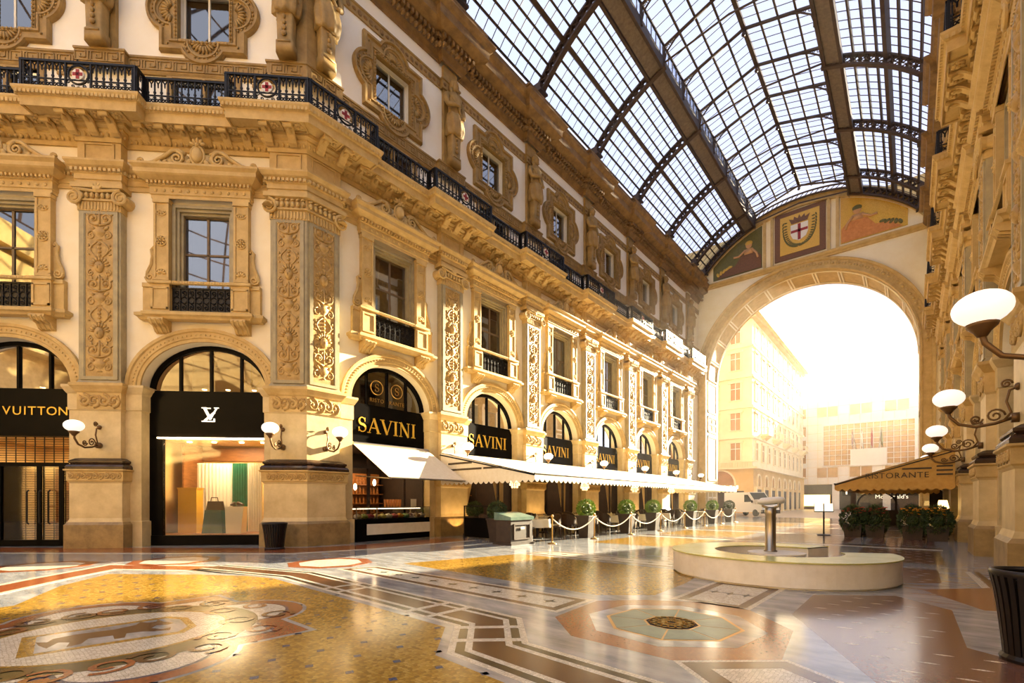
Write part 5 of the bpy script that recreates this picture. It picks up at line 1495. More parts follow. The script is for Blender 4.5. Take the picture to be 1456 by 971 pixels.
def drape(x0, x1, z0, z1, y, material, label, n=10):
    m = MB(); k = n * 4
    pts = [(x0 + (x1 - x0) * i / k, y + 0.05 * sin(i * pi / 2 + 0.3), 0) for i in range(k + 1)]
    m.strip([(p[0], p[1], z0) for p in pts], [(p[0], p[1], z1) for p in pts]); m.strip([(p[0], p[1] + 0.02, z0) for p in pts], [(p[0], p[1] + 0.02, z1) for p in pts])
    o = m.build('display_curtain', material, None, True, loc=on_oct(OCT_WIN[0], 0, 0), rz=radians(45)); tag(o, label, 'curtain')
drape(-1.3, -0.12, 0.35, 2.75, Y + 1.5, 'white_drape', 'pleated white curtain hanging in the monogram shop window')
drape(-0.06, 0.46, 0.35, 2.75, Y + 1.4, 'green_drape', 'emerald green curtain hanging in the monogram shop window', 6)
drape(0.5, 1.0, 0.35, 2.75, Y + 1.3, 'white_drape', 'narrow white curtain beside the emerald one in the shop window', 6)
def shop_thing(name, mb, material, x, y, z, label, cat, rz=0.0, group=None, smooth=False):
    o = mb.build(name, material, None, smooth, loc=on_oct(OCT_WIN[0] + x, y, z), rz=radians(45) + rz); tag(o, label, cat, group); return o
shop_thing('display_box', MB().taper(0, 0, 0, 0.78, 0.34, 0.2, 0.26, 0.16), 'teal_box', -0.28, Y + 0.75, 0.33, 'slanted dark teal display block in the shop window', 'display block')
shop_thing('display_box', MB().taper(0, 0, 0, 0.9, 0.24, 0.2, 0.3, 0.14), 'white_drape', 0.42, Y + 0.7, 0.33, 'slanted white display block in the shop window', 'display block')
shop_thing('display_box', MB().box(-0.3, 0.3, -0.2, 0.2, 0, 1.5).box(-0.32, 0.32, -0.22, 0.22, 1.5, 1.54), 'yellow_box', -1.25, Y + 1.05, 0.33, 'tall yellow lacquered display cabinet in the shop window', 'cabinet')
bag = MB(); bag.taper(0, 0, 0, 0.3, 0.26, 0.1, 0.22, 0.07); bag.tube([(-0.12, -0.06, 0.28), (-0.1, -0.06, 0.42), (0.1, -0.06, 0.42), (0.12, -0.06, 0.28)], 0.016, 6); bag.box(-0.04, 0.04, -0.1, -0.08, 0.18, 0.24)
shop_thing('handbag', bag, 'leather', -0.28, Y + 0.75, 1.11, 'brown leather handbag on the teal display block', 'handbag')
for i, (dx, nm) in enumerate(((0.0, 'brown leather shoe with its toe outwards on the white display block'), (0.22, 'brown leather shoe turned side-on at the edge of the white display block'))):
    sh = MB(); sh.loft([[(0.05 * k * cos(t * pi / 4), yy + 0.0, zz * (0.5 + 0.5 * sin(t * pi / 4)) ) for t in range(8)] for yy, k, zz in ((-0.16, 0.4, 0.05), (-0.1, 0.9, 0.08), (0, 0.8, 0.12), (0.08, 0.75, 0.14), (0.13, 0.5, 0.13))]); sh.box(-0.03, 0.03, 0.04, 0.12, -0.03, 0.0)
    shop_thing('shoe', sh, 'leather', 0.33 + dx, Y + 0.68, 1.26, nm, 'shoe', i * 1.2, None, True)

# the second fashion shop, doors behind a lattice shutter
e, a, Y = shopfront(W_OCT, OCT_WIN[1], OBAY, 'black fashion shop front with gold name above closed glass doors and lattice shutter', 'shop_room', side=0.1)
for word, x0, x1 in (('LOUIS', -1.82, -0.62), ('VUITTON', -0.40, 1.54)):
    n_ = len(word); wd = [1.15 if c in 'OUN' else (0.45 if c == 'I' else 0.95) for c in word]; k_ = (x1 - x0) / sum(wd); xx = x0
    for c, q in zip(word, wd): font_word(c, 0.38, e, (xx + q * k_ / 2, Y - 0.115, 4.1), 'gold', name='letter', sx=1.05); xx += q * k_
m = MB()
for x in (-a, -0.62, 0.55, 1.2, a - 0.12): m.box(x, x + 0.13, Y - 0.06, Y + 0.05, 0, 2.55)
m.box(-a, a, Y - 0.07, Y + 0.06, 2.5, 2.62); m.box(-a, a, Y - 0.06, Y + 0.05, 0, 0.2); m.box(-a, a, Y - 0.1, Y + 0.06, 3.44, 3.52)
m.build('door_frame', 'black_panel', e)
m = MB()
for i in range(14): m.box(-a + i * 0.28, -a + i * 0.28 + 0.02, Y + 0.08, Y + 0.1, 0, 3.45)
for i in range(46): m.box(-a, a, Y + 0.08, Y + 0.1, 0.1 + i * 0.074, 0.115 + i * 0.074)
m.build('lattice_shutter', 'iron', e)
for x0, x1 in ((-a + 0.13, -0.62), (-0.49, 0.55), (0.68, 1.2), (1.33, a - 0.12)): MB().box(x0, x1, Y - 0.01, Y, 0.2, 2.5).build('door_pane', 'shop_glass', e)
for x in (0.36, 0.98, 0.72): MB().tube([(x, Y - 0.1, 0.7), (x, Y - 0.16, 0.75), (x, Y - 0.16, 1.7), (x, Y - 0.1, 1.75)], 0.025, 6).build('door_handle', 'iron', e)
room_light(e, (0, Y + 1.7, 3.35), 60, 1.5); room_light(e, (0, Y + 1.8, 6.4), 4, 1.6); lamp_panels(e, (-0.6, 0.3, 1.0, 1.5), Y + 1.5, 5.3)
m = MB()
for x in (-1.2, 0.1, 1.1):
    m.box(x, x + 0.9, Y + 2.7, Y + 3.0, 0, 2.6)
    for z in (0.6, 1.2, 1.8): m.box(x - 0.05, x + 0.95, Y + 2.5, Y + 2.7, z, z + 0.05)
m.build('wall_shelving', 'shop_wood', e)

# restaurant fronts with gold name
ord_ = ['and ringed emblems above the ice-cream counter', 'at the near end of the long cream awning', 'in the second arch behind the long cream awning', 'in the third arch behind the long cream awning', 'in the fourth arch behind the long cream awning', 'in the last arch before the great end arch']
for k, x in enumerate(ARM_WIN):
    e, a, Y = shopfront(W_ARM, x, BAY, 'black front with gold serif name ' + ord_[k], 'dark_room', side=0.1)
    serif_word('SAVINI', 0.55, e, (0, Y - 0.1, 3.9), 'gold')
    m = MB()
    for s in (-1, 1): m.box(s * a - 0.1, s * a + 0.1, Y - 0.08, Y + 0.08, 0, 3.5)
    for q in (-0.45, 0.45): m.box(q * a - 0.05, q * a + 0.05, Y - 0.05, Y + 0.05, 0, 3.5)
    m.box(-a, a, Y - 0.06, Y + 0.06, 2.6, 2.72); m.build('door_frame', 'dark_room', e)
    if k == 0:
        for sx_, tx in ((-0.44, 'RISTO'), (0.44, 'RANTE')):
            m = MB(); m.tube([(sx_ + 0.26 * cos(i * pi / 10), Y - 0.02, 5.62 + 0.26 * sin(i * pi / 10)) for i in range(20)], 0.014, 4, closed=True); m.build('emblem_ring', 'brass', e)
            lm, _ = serif_letter('S', 0.3); lm.build('emblem_letter', 'brass', e, loc=(sx_ - 0.1, Y - 0.02, 5.47))
            font_word(tx, 0.2, e, (sx_, Y - 0.02, 5.08), 'brass', space=1.15)
    room_light(e, (0, Y + 1.6, 3.2), 60 if k == 0 else 40, 1.2, (1, 0.62, 0.28))
    if k:
        n_ = 8
        for s in (-1, 1):
            m = MB()
            pts = [(s * (0.35 + 0.5 * i / n_) * a, Y + 0.25 + 0.04 * (i % 2)) for i in range(n_ + 1)]
            m.strip([(px_, py_, 2.6) for px_, py_ in pts], [(s * a * 0.8 + (px_ - s * a * 0.8) * 0.4, py_, 0.9) for px_, py_ in pts])
            m.strip([(s * a * 0.8 + (px_ - s * a * 0.8) * 0.4, py_, 0.9) for px_, py_ in pts], [(s * a * 0.8 + (px_ - s * a * 0.8) * 0.6, py_, 0.1) for px_, py_ in pts])
            m.build('door_curtain', 'shop_room', e, True)
    for q in range(3):
        MB().ball((-0.9 + q * 0.9, Y + 2.2, 2.2 - 0.2 * (q % 2)), 0.07, 0.07, 0.14, 8, 5).build('wall_lamp_glow', 'bulb', e)
    m = MB(); m.box(-1.6, 1.6, Y + 2.9, Y + 3.1, 0.0, 2.6)
    for z in (0.9, 1.3, 1.7, 2.1):
        m.box(-1.6, 1.6, Y + 2.6, Y + 2.9, z, z + 0.03)
        if k < 2:
            for i in range(18): m.lathe([(0.04, 0), (0.04, 0.18), (0.015, 0.24), (0.015, 0.3)], 6, (-1.5 + i * 0.17, Y + 2.72, z + 0.03))
    m.build('bottle_shelving', 'shop_wood', e)
# the wall opposite: plain dark fronts
for k, y in enumerate(R_WIN[1:]):
    e, a, Y = shopfront(W_RGT, -y, BAY, 'dark glazed front in the facing arcade wall between pillars with globe lamps', 'dark_room')
    e['group'] = 'fronts of the facing arcade wall'
    MB().box(-a, a, Y, Y + 0.05, 0, 3.5).build('door_panel', 'dark_room', e)
    room_light(e, (0, Y + 1.6, 3.2), 25, 1.2)

# ------------------------------------------------------------------ awnings
def L2W(wall, x, y, z): return wall.matrix_basis @ Vector((x, y, z))
# tilted white awning of the ice-cream counter
e = tag(empty('awning', L2W(W_ARM, 0, 0, 0), W_ARM.rotation_euler.z), 'tilted white canvas awning over the ice-cream counter', 'awning')
y0, y1 = 8.75, 12.05
m = MB(); m.add([(y0, 0.0, 3.42), (y1, 0.0, 3.42), (y1, -2.15, 2.17), (y0, -2.15, 2.17), (y0, 0.0, 3.40), (y1, 0.0, 3.40), (y1, -2.15, 2.15), (y0, -2.15, 2.15)], [(0, 1, 2, 3), (7, 6, 5, 4), (0, 3, 7, 4), (1, 5, 6, 2), (2, 6, 7, 3), (0, 4, 5, 1)]); m.build('canvas', 'awning', e)
m = MB(); m.tube([(y0, -2.15, 2.16), (y1, -2.15, 2.16)], 0.03, 8); m.tube([(y0, 0.0, 3.44), (y1, 0.0, 3.44)], 0.05, 8)
for y in (y0 + 0.1, y1 - 0.1): m.tube([(y, -0.02, 2.3), (y, -2.1, 2.13)], 0.022, 6)
m.build('awning_bar', 'steel', e)
def scallop(mb, p, q, z0, drop, n):
    """valance with a scalloped hem from p to q"""
    p, q = Vector(p), Vector(q); k = n * 6
    top = [p.lerp(q, i / k) for i in range(k + 1)]
    mb.strip([(a.x, a.y, z0) for a in top], [(a.x, a.y, z0 - drop * (0.62 + 0.38 * abs(sin(pi * i / 6)))) for i, a in enumerate(top)])
def long_awning(wall, x0, x1, ztop, zfr, proj, label, canvas, n, name_side):
    e = tag(empty('awning', L2W(wall, 0, 0, 0), wall.rotation_euler.z), label, 'awning')
    m = MB(); m.add([(x0, -0.5, ztop), (x1, -0.5, ztop), (x1, -proj, zfr), (x0, -proj, zfr), (x0, -0.5, ztop - 0.03), (x1, -0.5, ztop - 0.03), (x1, -proj, zfr - 0.03), (x0, -proj, zfr - 0.03)], [(0, 1, 2, 3), (7, 6, 5, 4), (0, 3, 7, 4), (1, 5, 6, 2), (2, 6, 7, 3), (0, 4, 5, 1)])
    m.build('canvas', canvas, e)
    for x in (x0, x1):
        m = MB(); m.add([(x, -0.5, ztop), (x, -proj, zfr), (x, -proj, zfr - 0.06), (x, -0.5, zfr - 0.06)], [(0, 1, 2, 3)]); m.build('end_panel', canvas, e)
        m = MB(); scallop(m, (x, -0.5), (x, -proj), zfr - 0.06, 0.24, max(8, int(proj / 0.28))); m.build('end_valance', canvas, e)
    m = MB(); scallop(m, (x0, -proj), (x1, -proj), zfr - 0.02, 0.26, n); m.build('valance', canvas, e)
    m = MB(); m.tube([(x0, -proj, zfr), (x1, -proj, zfr)], 0.03, 6)
    k = int((x1 - x0) / 2.74)
    for i in range(k + 1):
        x = x0 + (x1 - x0) * i / k; m.tube([(x, -0.45, ztop - 0.1), (x, -proj, zfr - 0.05)], 0.025, 5)
    m.build('awning_bar', 'iron', e)
    return e
e = long_awning(W_ARM, 12.3, 36.0, 3.35, 2.34, 5.2, 'long cream awning with scalloped valance over the restaurant terrace', 'awning', 84, 0)
m = MB()
for y, z, w_ in ((-1.6, 2.86, 1.3), (-2.0, 2.62, 1.5), (-3.3, 2.62, 0.9), (-1.0, 2.62, 0.7)): m.box(12.285, 12.298, y - w_ / 2, y + w_ / 2, z - 0.035, z + 0.035)
m.build('end_lettering', 'awning_print', e)
e = long_awning(W_RGT, -35.0, -23.2, 3.35, 2.12, 4.1, 'tan terrace awning lettered RISTORANTE with scalloped valance', 'awning_tan', 40, 0)
font_word('RISTORANTE', 0.3, e, (-23.185, -2.15, 2.3), 'awning_print', rot=(pi / 2, 0, pi / 2), ext=0.004, space=1.1)
m = MB()
for yy, z in ((-0.78, 2.55), (-0.78, 2.7), (-0.78, 2.4), (-1.75, 2.64), (-1.35, 2.64)): m.box(-23.195, -23.18, yy - 0.22, yy + 0.22, z - 0.03, z + 0.03)
m.build('end_lettering', 'awning_print', e)
# ------------------------------------------------------------------ the rest of the octagon, out of the picture but lit and mirrored
OCX, OCY = (XL + XR) / 2, 7.1 - 19.8
for nm, sx_, sy_ in (('wall_northeast', 1, 1), ('wall_southeast', 1, -1), ('wall_southwest', -1, -1)):
    c0 = Vector((OCX + sx_ * 14.0, OCY + sy_ * 14.0)); t = Vector((sx_, -sy_)).normalized(); n_ = Vector((sx_, sy_)).normalized()
    m = MB(); q = [c0 - t * 8.2, c0 + t * 8.2, c0 + t * 8.2 + n_ * 0.5, c0 - t * 8.2 + n_ * 0.5]
    m.prism_xy([tuple(p) for p in q], 0, 21)
    for z0, z1, d in ((12.4, 13.1, 1.2), (4.7, 5.0, 0.2), (19.4, 21, 0.8)): m.prism_xy([tuple(p) for p in (q[0], q[1], q[1] - n_ * d, q[0] - n_ * d)], z0, z1)
    tag(m.build(nm, 'stone'), kind='structure')
for nm, q in (('wall_east_arm', [(38, -40), (38.5, -40), (38.5, 6), (38, 6)]), ('wall_west_arm', [(-52, -40), (-51.5, -40), (-51.5, 10), (-52, 10)]), ('wall_south', [(-40, -46), (30, -46), (30, -45.5), (-40, -45.5)])):
    tag(MB().prism_xy(q, 0, 22).build(nm, 'stone'), kind='structure')

# iron skeleton of the octagon dome overhead
m = MB()
DR = 20.5
for k in range(24):
    a = 2 * pi * k / 24 + 0.1
    m.tube([(OCX + DR * cos(t) * cos(a), OCY + DR * cos(t) * sin(a), 21.0 + 18 * sin(t)) for t in [radians(4 + 80 * i / 12) for i in range(13)]], 0.1, 4)
for i in range(14):
    t = radians(4 + 80 * i / 13); m.tube([(OCX + DR * cos(t) * cos(2 * pi * k / 32), OCY + DR * cos(t) * sin(2 * pi * k / 32), 21.0 + 18 * sin(t)) for k in range(32)], 0.08, 4, closed=True)
tag(m.build('roof_dome', 'roof_iron'), kind='structure')

# ------------------------------------------------------------------ globe wall lamps
def lamp_meshes():
    A = MB()                                                # wrought arm with scrolls; root on the wall at origin, globe out along -y
    A.tube([(0, 0, 0), (0, -0.1, 0)], 0.09, 10)
    A.tube([(0, -0.08, 0), (0, -0.3, -0.08), (0, -0.55, -0.12), (0, -0.78, -0.05), (0, -0.9, 0.1), (0, -0.92, 0.2)], 0.028, 7)
    A.tube([(0, 0, 0.55), (0, -0.12, 0.5), (0, -0.16, 0.3), (0, -0.1, 0.1), (0, -0.2, -0.05)], 0.022, 6)
    for cy, cz, r, sg in ((-0.3, 0.06, 0.13, 1), (-0.55, 0.02, 0.09, -1), (-0.16, 0.62, 0.08, 1)):
        A.tube([(0, cy + p[0], cz + p[2]) for p in spiral(0, 0, r, 1.6, 0, sg, 20)], 0.018, 6)
    A.ball((0, -0.02, 0.55), 0.07, 0.05, 0.07, 8, 5)
    C = MB(); C.lathe([(0.0, 0.16), (0.04, 0.17), (0.07, 0.22), (0.12, 0.27), (0.13, 0.3), (0.1, 0.31), (0, 0.31)], 16, (0, -0.92, 0))
    G = MB(); G.lathe([(0.1, 0.3)] + [(0.235 * sin(pi * i / 14), 0.46 - 0.17 * cos(pi * i / 14)) for i in range(2, 15)], 24, (0, -0.92, 0))
    return A.mesh('bracket_arm', 'lamp_arm', True), C.mesh('globe_cup', 'lamp_arm', True), G.mesh('glass_globe', 'globe', True)
LA, LC, LG = lamp_meshes()
def wall_lamp(wall, x, y, z, label, a=0.0, group=None):
    e = tag(empty('wall_lamp', L2W(wall, x, y, z), wall.rotation_euler.z + a), label, 'lamp', group)
    for n_, me in (('bracket_arm', LA), ('globe_cup', LC), ('glass_globe', LG)): inst(n_, me, e)
wall_lamp(W_OCT, OCT_PIL[0], -0.25, 3.1, 'white globe lamp on scrolled arm, on the pillar between the two fashion shops')
wall_lamp(W_OCT, -0.62, -0.25, 3.1, 'white globe lamp on the corner pillar, beside the monogram shop')
wall_lamp(W_ARM, CW.y + 0.5, -0.25, 3.1, 'white globe lamp on the corner pillar, beside the ice-cream counter')
nth = ['first', 'second', 'third', 'fourth', 'fifth', 'sixth', 'seventh']
for k, x in enumerate(ARM_PIL): wall_lamp(W_ARM, x, -0.25, 3.15, 'white globe lamp above the cream awning, %s from the ice-cream counter' % nth[k])
for k, y in enumerate(R_PIL): wall_lamp(W_RGT, -y, -0.25, 2.9, 'white globe lamp facing the restaurant, %s of its row from the litter bin' % nth[k])

# ------------------------------------------------------------------ litter bins
def litter_bin(loc, r, h, label):
    e = tag(empty('litter_bin', loc), label, 'litter bin')
    m = MB(); n_ = 30; zs_ = [i / 6 for i in range(7)]
    for y in (-0.02, 0.02): m.strip([(r * (0.72 + 0.2 * t + 0.08 * t ** 4) + 0.012, y, h * (0.07 + 0.88 * t)) for t in zs_], [(r * (0.72 + 0.2 * t + 0.08 * t ** 4) - 0.012, y, h * (0.07 + 0.88 * t)) for t in zs_])
    for x in (-0.012, 0.012): m.strip([(r * (0.72 + 0.2 * t + 0.08 * t ** 4) + x, -0.02, h * (0.07 + 0.88 * t)) for t in zs_], [(r * (0.72 + 0.2 * t + 0.08 * t ** 4) + x, 0.02, h * (0.07 + 0.88 * t)) for t in zs_])
    sm = m.mesh('slat', 'bin_black')
    for i in range(n_): inst('slat', sm, e, (0, 0, 0), 2 * pi * i / n_)
    MB().lathe([(r * 1.02, h * 0.93), (r * 1.06, h * 0.97), (r * 1.02, h), (r * 0.93, h), (r * 0.95, h * 0.93), (r * 1.02, h * 0.93)], 28).build('rim', 'bin_black', e, True)
    MB().lathe([(0, 0), (r * 0.82, 0), (r * 0.84, h * 0.04), (r * 0.74, h * 0.09), (0, h * 0.09)], 24).build('base_ring', 'bin_black', e)
    MB().lathe([(r * 0.62, h * 0.1), (r * 0.84, h * 0.9), (r * 0.8, h * 0.9), (r * 0.58, h * 0.1)], 20).build('liner', 'tyre', e)
litter_bin((0.86, 6.05, 0), 0.31, 0.8, 'black slatted litter bin standing before the pillars with globe lamps')
litter_bin((-14.25, 5.95, 0), 0.33, 0.78, 'black slatted litter bin against the corner pillar by the monogram shop')

# ------------------------------------------------------------------ ring bench and coin viewer
BC = Vector((-2.0, 10.3)); BR, BI, BH = 1.9, 1.12, 0.44
e = tag(empty('ring_bench', (BC.x, BC.y, 0)), 'low round white bench with yellow-green top, open at the back', 'bench')
g0, g1 = radians(70), radians(385)                         # the gap faces away from the corner pillar
for nm, prof, mt in (('bench_wall', [(BR - 0.04, 0), (BR - 0.04, 0.02), (BR, 0.03), (BR, BH - 0.02)], 'bench_side'), ('inner_wall', [(BI, 0), (BI, BH - 0.02)], 'bench_side'), ('seat_top', [(BI - 0.02, BH - 0.02), (BR + 0.02, BH - 0.02), (BR + 0.02, BH), (BI - 0.02, BH), (BI - 0.02, BH - 0.02)], 'bench_top')):
    MB().lathe(prof, 72, a0=g0, a1=g1).build(nm, mt, e, False)
for a in (g0, g1): MB().add([(r * cos(a), r * sin(a), z) for r, z in ((BI, 0), (BR, 0), (BR, BH - 0.02), (BI, BH - 0.02))], [(0, 1, 2, 3)]).build('bench_end', 'bench_side', e)
pd = MB(); pd.lathe([(0.48, 0), (0.48, BH - 0.06), (0.5, BH - 0.06), (0.5, BH - 0.03), (0, BH - 0.03)], 36); pd.build('pedestal_drum', 'bench_side', e)
v0 = tag(empty('coin_viewer', (BC.x - 0.12, BC.y + 0.1, BH - 0.03)), 'white coin-operated binocular viewer on a steel post inside the ring bench', 'viewer')
MB().lathe([(0, 0), (0.12, 0), (0.12, 0.02), (0.095, 0.03), (0.095, 0.72), (0.1, 0.74), (0.1, 0.86), (0.06, 0.88), (0, 0.88)], 24).build('post', 'steel', v0, True)
m = MB(); m.tube([(-0.14, 0, 0.98), (-0.14, 0, 0.9), (0, 0, 0.84), (0.14, 0, 0.9), (0.14, 0, 0.98)], 0.025, 6); m.build('yoke', 'steel', v0, True)
m = MB(); m.loft([[(k * 0.11 * cos(t * pi / 8), yy, 1.0 + k2 * 0.075 * sin(t * pi / 8) + dz) for t in range(16)] for yy, k, k2, dz in ((-0.2, 0.7, 0.7, -0.02), (-0.17, 1.0, 0.95, -0.01), (0.0, 1.15, 1.05, 0.0), (0.16, 1.0, 1.0, 0.01), (0.24, 0.8, 0.8, 0.015))])
m.build('viewer_head', 'viewer_white', v0, True, rz=radians(-60))
m = MB()
for s in (-1, 1):
    o = len(m.v); m.lathe([(0.045, 0), (0.045, 0.09), (0.035, 0.09), (0.035, 0.0)], 12); m.xf(o, Matrix.Translation((s * 0.055, -0.18, 0.985)) @ Matrix.Rotation(pi / 2, 4, 'X'))
m.build('eyepiece', 'viewer_white', v0, True, rz=radians(-60))

# ------------------------------------------------------------------ ice-cream counter
e = tag(empty('ice_cream_counter', L2W(W_ARM, 10.4, -0.15, 0), W_ARM.rotation_euler.z), 'glass-fronted ice-cream counter with pale panel under the white awning', 'counter')
MB().box(-1.62, 1.62, 0, 0.8, 0, 0.78).build('cabinet', 'black_panel', e); MB().box(-1.2, 1.62, -0.03, 0, 0.22, 0.6).build('front_panel', 'bench_side', e)
MB().box(-1.62, 1.62, 0.0, 0.01, 0.78, 1.18).build('front_pane', 'shop_glass', e); MB().box(-1.62, 1.62, 0, 0.5, 1.18, 1.2).build('top_pane', 'shop_glass', e)
m = MB()
for x in (-1.62, -0.8, 1.6): m.box(x, x + 0.03, -0.01, 0.02, 0.78, 1.2)
m.box(-1.62, 1.63, -0.01, 0.02, 1.17, 1.2); m.build('pane_frame', 'steel', e)
MB().box(-1.55, 1.55, 0.5, 0.54, 1.12, 1.15).build('strip_light', 'strip_lamp', e)
flav = [('cream', (236, 224, 190)), ('pistachio', (170, 180, 90)), ('raspberry', (170, 50, 60)), ('vanilla', (238, 214, 140)), ('lemon', (240, 230, 150)), ('milk', (244, 238, 226)), ('strawberry', (214, 110, 110)), ('mango', (230, 170, 50)), ('mint', (150, 200, 130)), ('plum', (110, 60, 80)), ('hazelnut', (180, 130, 80)), ('coconut', (244, 240, 232))]
for i, (nm, c) in enumerate(flav):
    mat('ice_' + nm, srgb(*c), None, 0.6)
    m = MB(); 
    for q in range(4): m.ball((0.05 * cos(q * 1.6), 0.08 * sin(q * 1.6), 0.05 + 0.03 * (q % 2)), 0.1, 0.11, 0.08 - 0.008 * q, 8, 5)
    m.ball((0, 0, 0.12), 0.06, 0.06, 0.05, 7, 4)
    o = m.build('ice_cream_mound', 'ice_' + nm, None, True, loc=L2W(W_ARM, 10.4 - 1.42 + i * 0.256, 0.08, 0.80), rz=pi / 2); tag(o, '%s ice cream heaped behind the counter glass' % nm, 'ice cream')
for i in range(6):
    o = MB().lathe([(0.045, 0), (0.06, 0.28), (0.045, 0.28), (0, 0.26)], 10).build('cone_stack', 'paint_orange', None, True, loc=L2W(W_ARM, 10.2 + i * 0.13, 0.2, 1.2)); tag(o, 'stack of wafer cones standing on the ice-cream counter', 'cone stack', 'cone stacks on the ice-cream counter')
o = MB().box(-0.13, 0.13, -0.01, 0.01, 0, 0.3).build('price_card', 'medal_white', None, loc=L2W(W_ARM, 11.5, 0.2, 1.2), rz=pi / 2); tag(o, 'white price card standing at the end of the ice-cream counter', 'card')

# ------------------------------------------------------------------ terrace planters, barriers, tables
def bush_mesh(r, material, seed, n=420, squash=1.0):
    m = MB(); rd = random.Random(seed)
    for i in range(n):
        z = 1 - 2 * (i + 0.5) / n; a = i * 2.39996; q = sqrt(1 - z * z)
        d = Vector((q * cos(a), q * sin(a), z)); c = d * r * (0.86 + 0.2 * rd.random())
        t = d.cross(Vector((rd.random() - 0.5, rd.random() - 0.5, rd.random() - 0.5))).normalized(); b = (d + t * 0.6 * (rd.random() - 0.3)).normalized(); s = t.cross(b)
        w_, l = r * 0.15, r * 0.3
        m.add([tuple(c - t * w_), tuple(c + b * l * 0.5 + s * w_ * 0.4), tuple(c + t * w_), tuple(c + b * l)], [(0, 1, 3), (1, 2, 3)])
    m.v = [(x, y, z * squash) for x, y, z in m.v]
    return m.mesh('foliage', material)
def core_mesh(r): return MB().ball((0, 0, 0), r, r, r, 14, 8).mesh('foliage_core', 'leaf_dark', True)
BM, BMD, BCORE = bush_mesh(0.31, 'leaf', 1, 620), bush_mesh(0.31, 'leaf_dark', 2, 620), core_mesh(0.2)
POT = MB().taper(0, 0, 0, 0.8, 0.19, 0.19, 0.28, 0.28).taper(0, 0, 0.8, 0.86, 0.3, 0.3, 0.3, 0.3).mesh('pot', 'pot')
def planter(x, y, label, leaf=None, s=1.0):
    e = tag(empty('topiary_planter', (x, y, 0)), label, 'planter'); e.scale = (s, s, s)
    inst('pot', POT, e); inst('foliage', leaf or BM, e, (0, 0, 1.12)); inst('foliage_core', BCORE, e, (0, 0, 1.12))
    MB().tube([(0, 0, 0.8), (0, 0, 1.0)], 0.03, 6).build('stem', 'pot', e)
for k, y in enumerate((15.7, 19.1, 21.9, 27.0, 30.9)): planter(-9.6, y, 'clipped ball bush in tall dark pot behind the rope, %s from the glass-topped stand' % nth[k])
planter(-13.3, 13.3, 'dark leafy bush in tall pot by the pillar between ice-cream counter and terrace', BMD, 0.95)
planter(-10.9, 12.0, 'dark leafy bush in tall pot at the terrace corner beside the glass-topped stand', BMD, 0.95)
planter(-9.6, 34.5, 'clipped ball bush in tall dark pot at the far end of the long awning', BMD)
e = tag(empty('buffet_stand', (-10.0, 11.85, 0), radians(90)), 'dark panelled stand with sloping glass top at the terrace corner', 'stand')
m = MB(); m.box(-0.55, 0.55, -0.32, 0.32, 0.05, 0.8); m.box(-0.62, 0.62, -0.4, 0.4, 0, 0.06); m.build('cabinet', 'pot', e)
m = MB(); m.box(-0.4, 0.4, -0.35, -0.32, 0.16, 0.2); m.box(-0.4, 0.4, -0.35, -0.32, 0.64, 0.68); m.box(-0.42, -0.38, -0.35, -0.32, 0.16, 0.68); m.box(0.38, 0.42, -0.35, -0.32, 0.16, 0.68); m.build('cabinet_panel', 'rattan', e)
m = MB(); m.prism_yz([(-0.36, 0.8), (0.36, 0.8), (0.36, 1.05), (-0.36, 0.9)], -0.6, 0.6); m.build('glass_top', 'floor_glass', e)
MB().box(-0.1, 0.1, -0.36, -0.35, 0.5, 0.58).build('label_card', 'medal_white', e)
e = tag(empty('barrier', (-12.1, 12.3, 0), 0.0), 'black framed low barrier screen at the end of the terrace', 'barrier')
m = MB()
for x in (-0.75, 0.75): m.box(x - 0.02, x + 0.02, -0.02, 0.02, 0, 1.25)
m.box(-0.77, 0.77, -0.02, 0.02, 1.21, 1.25); m.build('frame', 'iron', e); MB().box(-0.73, 0.73, -0.015, 0.015, 0.08, 0.8).build('panel', 'black_panel', e)
POSTY = [12.6, 15.3, 18.3, 21.4, 24.5, 27.6, 30.7, 33.8]
PM = MB().lathe([(0, 0), (0.15, 0), (0.15, 0.02), (0.03, 0.05), (0.022, 0.08), (0.022, 0.86), (0.04, 0.88), (0.045, 0.92), (0.02, 0.97), (0, 0.98)], 14).mesh('rope_post', 'brass', True)
for k, y in enumerate(POSTY): tag(inst('rope_post', PM, None, (-9.0, y, 0)), 'brass rope post standing along the edge of the terrace', 'post', 'rope posts along the terrace')
m = MB(); L_ = 3.0; m.tube([(0, L_ * i / 16, 0.84 - 0.42 * (1 - (2 * i / 16 - 1) ** 2)) for i in range(17)], 0.022, 6); RP = m.mesh('barrier_rope', 'rope', True)
for k in range(len(POSTY) - 1):
    o = inst('barrier_rope', RP, None, (-9.0, POSTY[k], 0), 0, (1, (POSTY[k + 1] - POSTY[k]) / L_, 1)); tag(o, 'pale rope hanging in a curve between two brass posts', 'rope', 'ropes along the terrace')
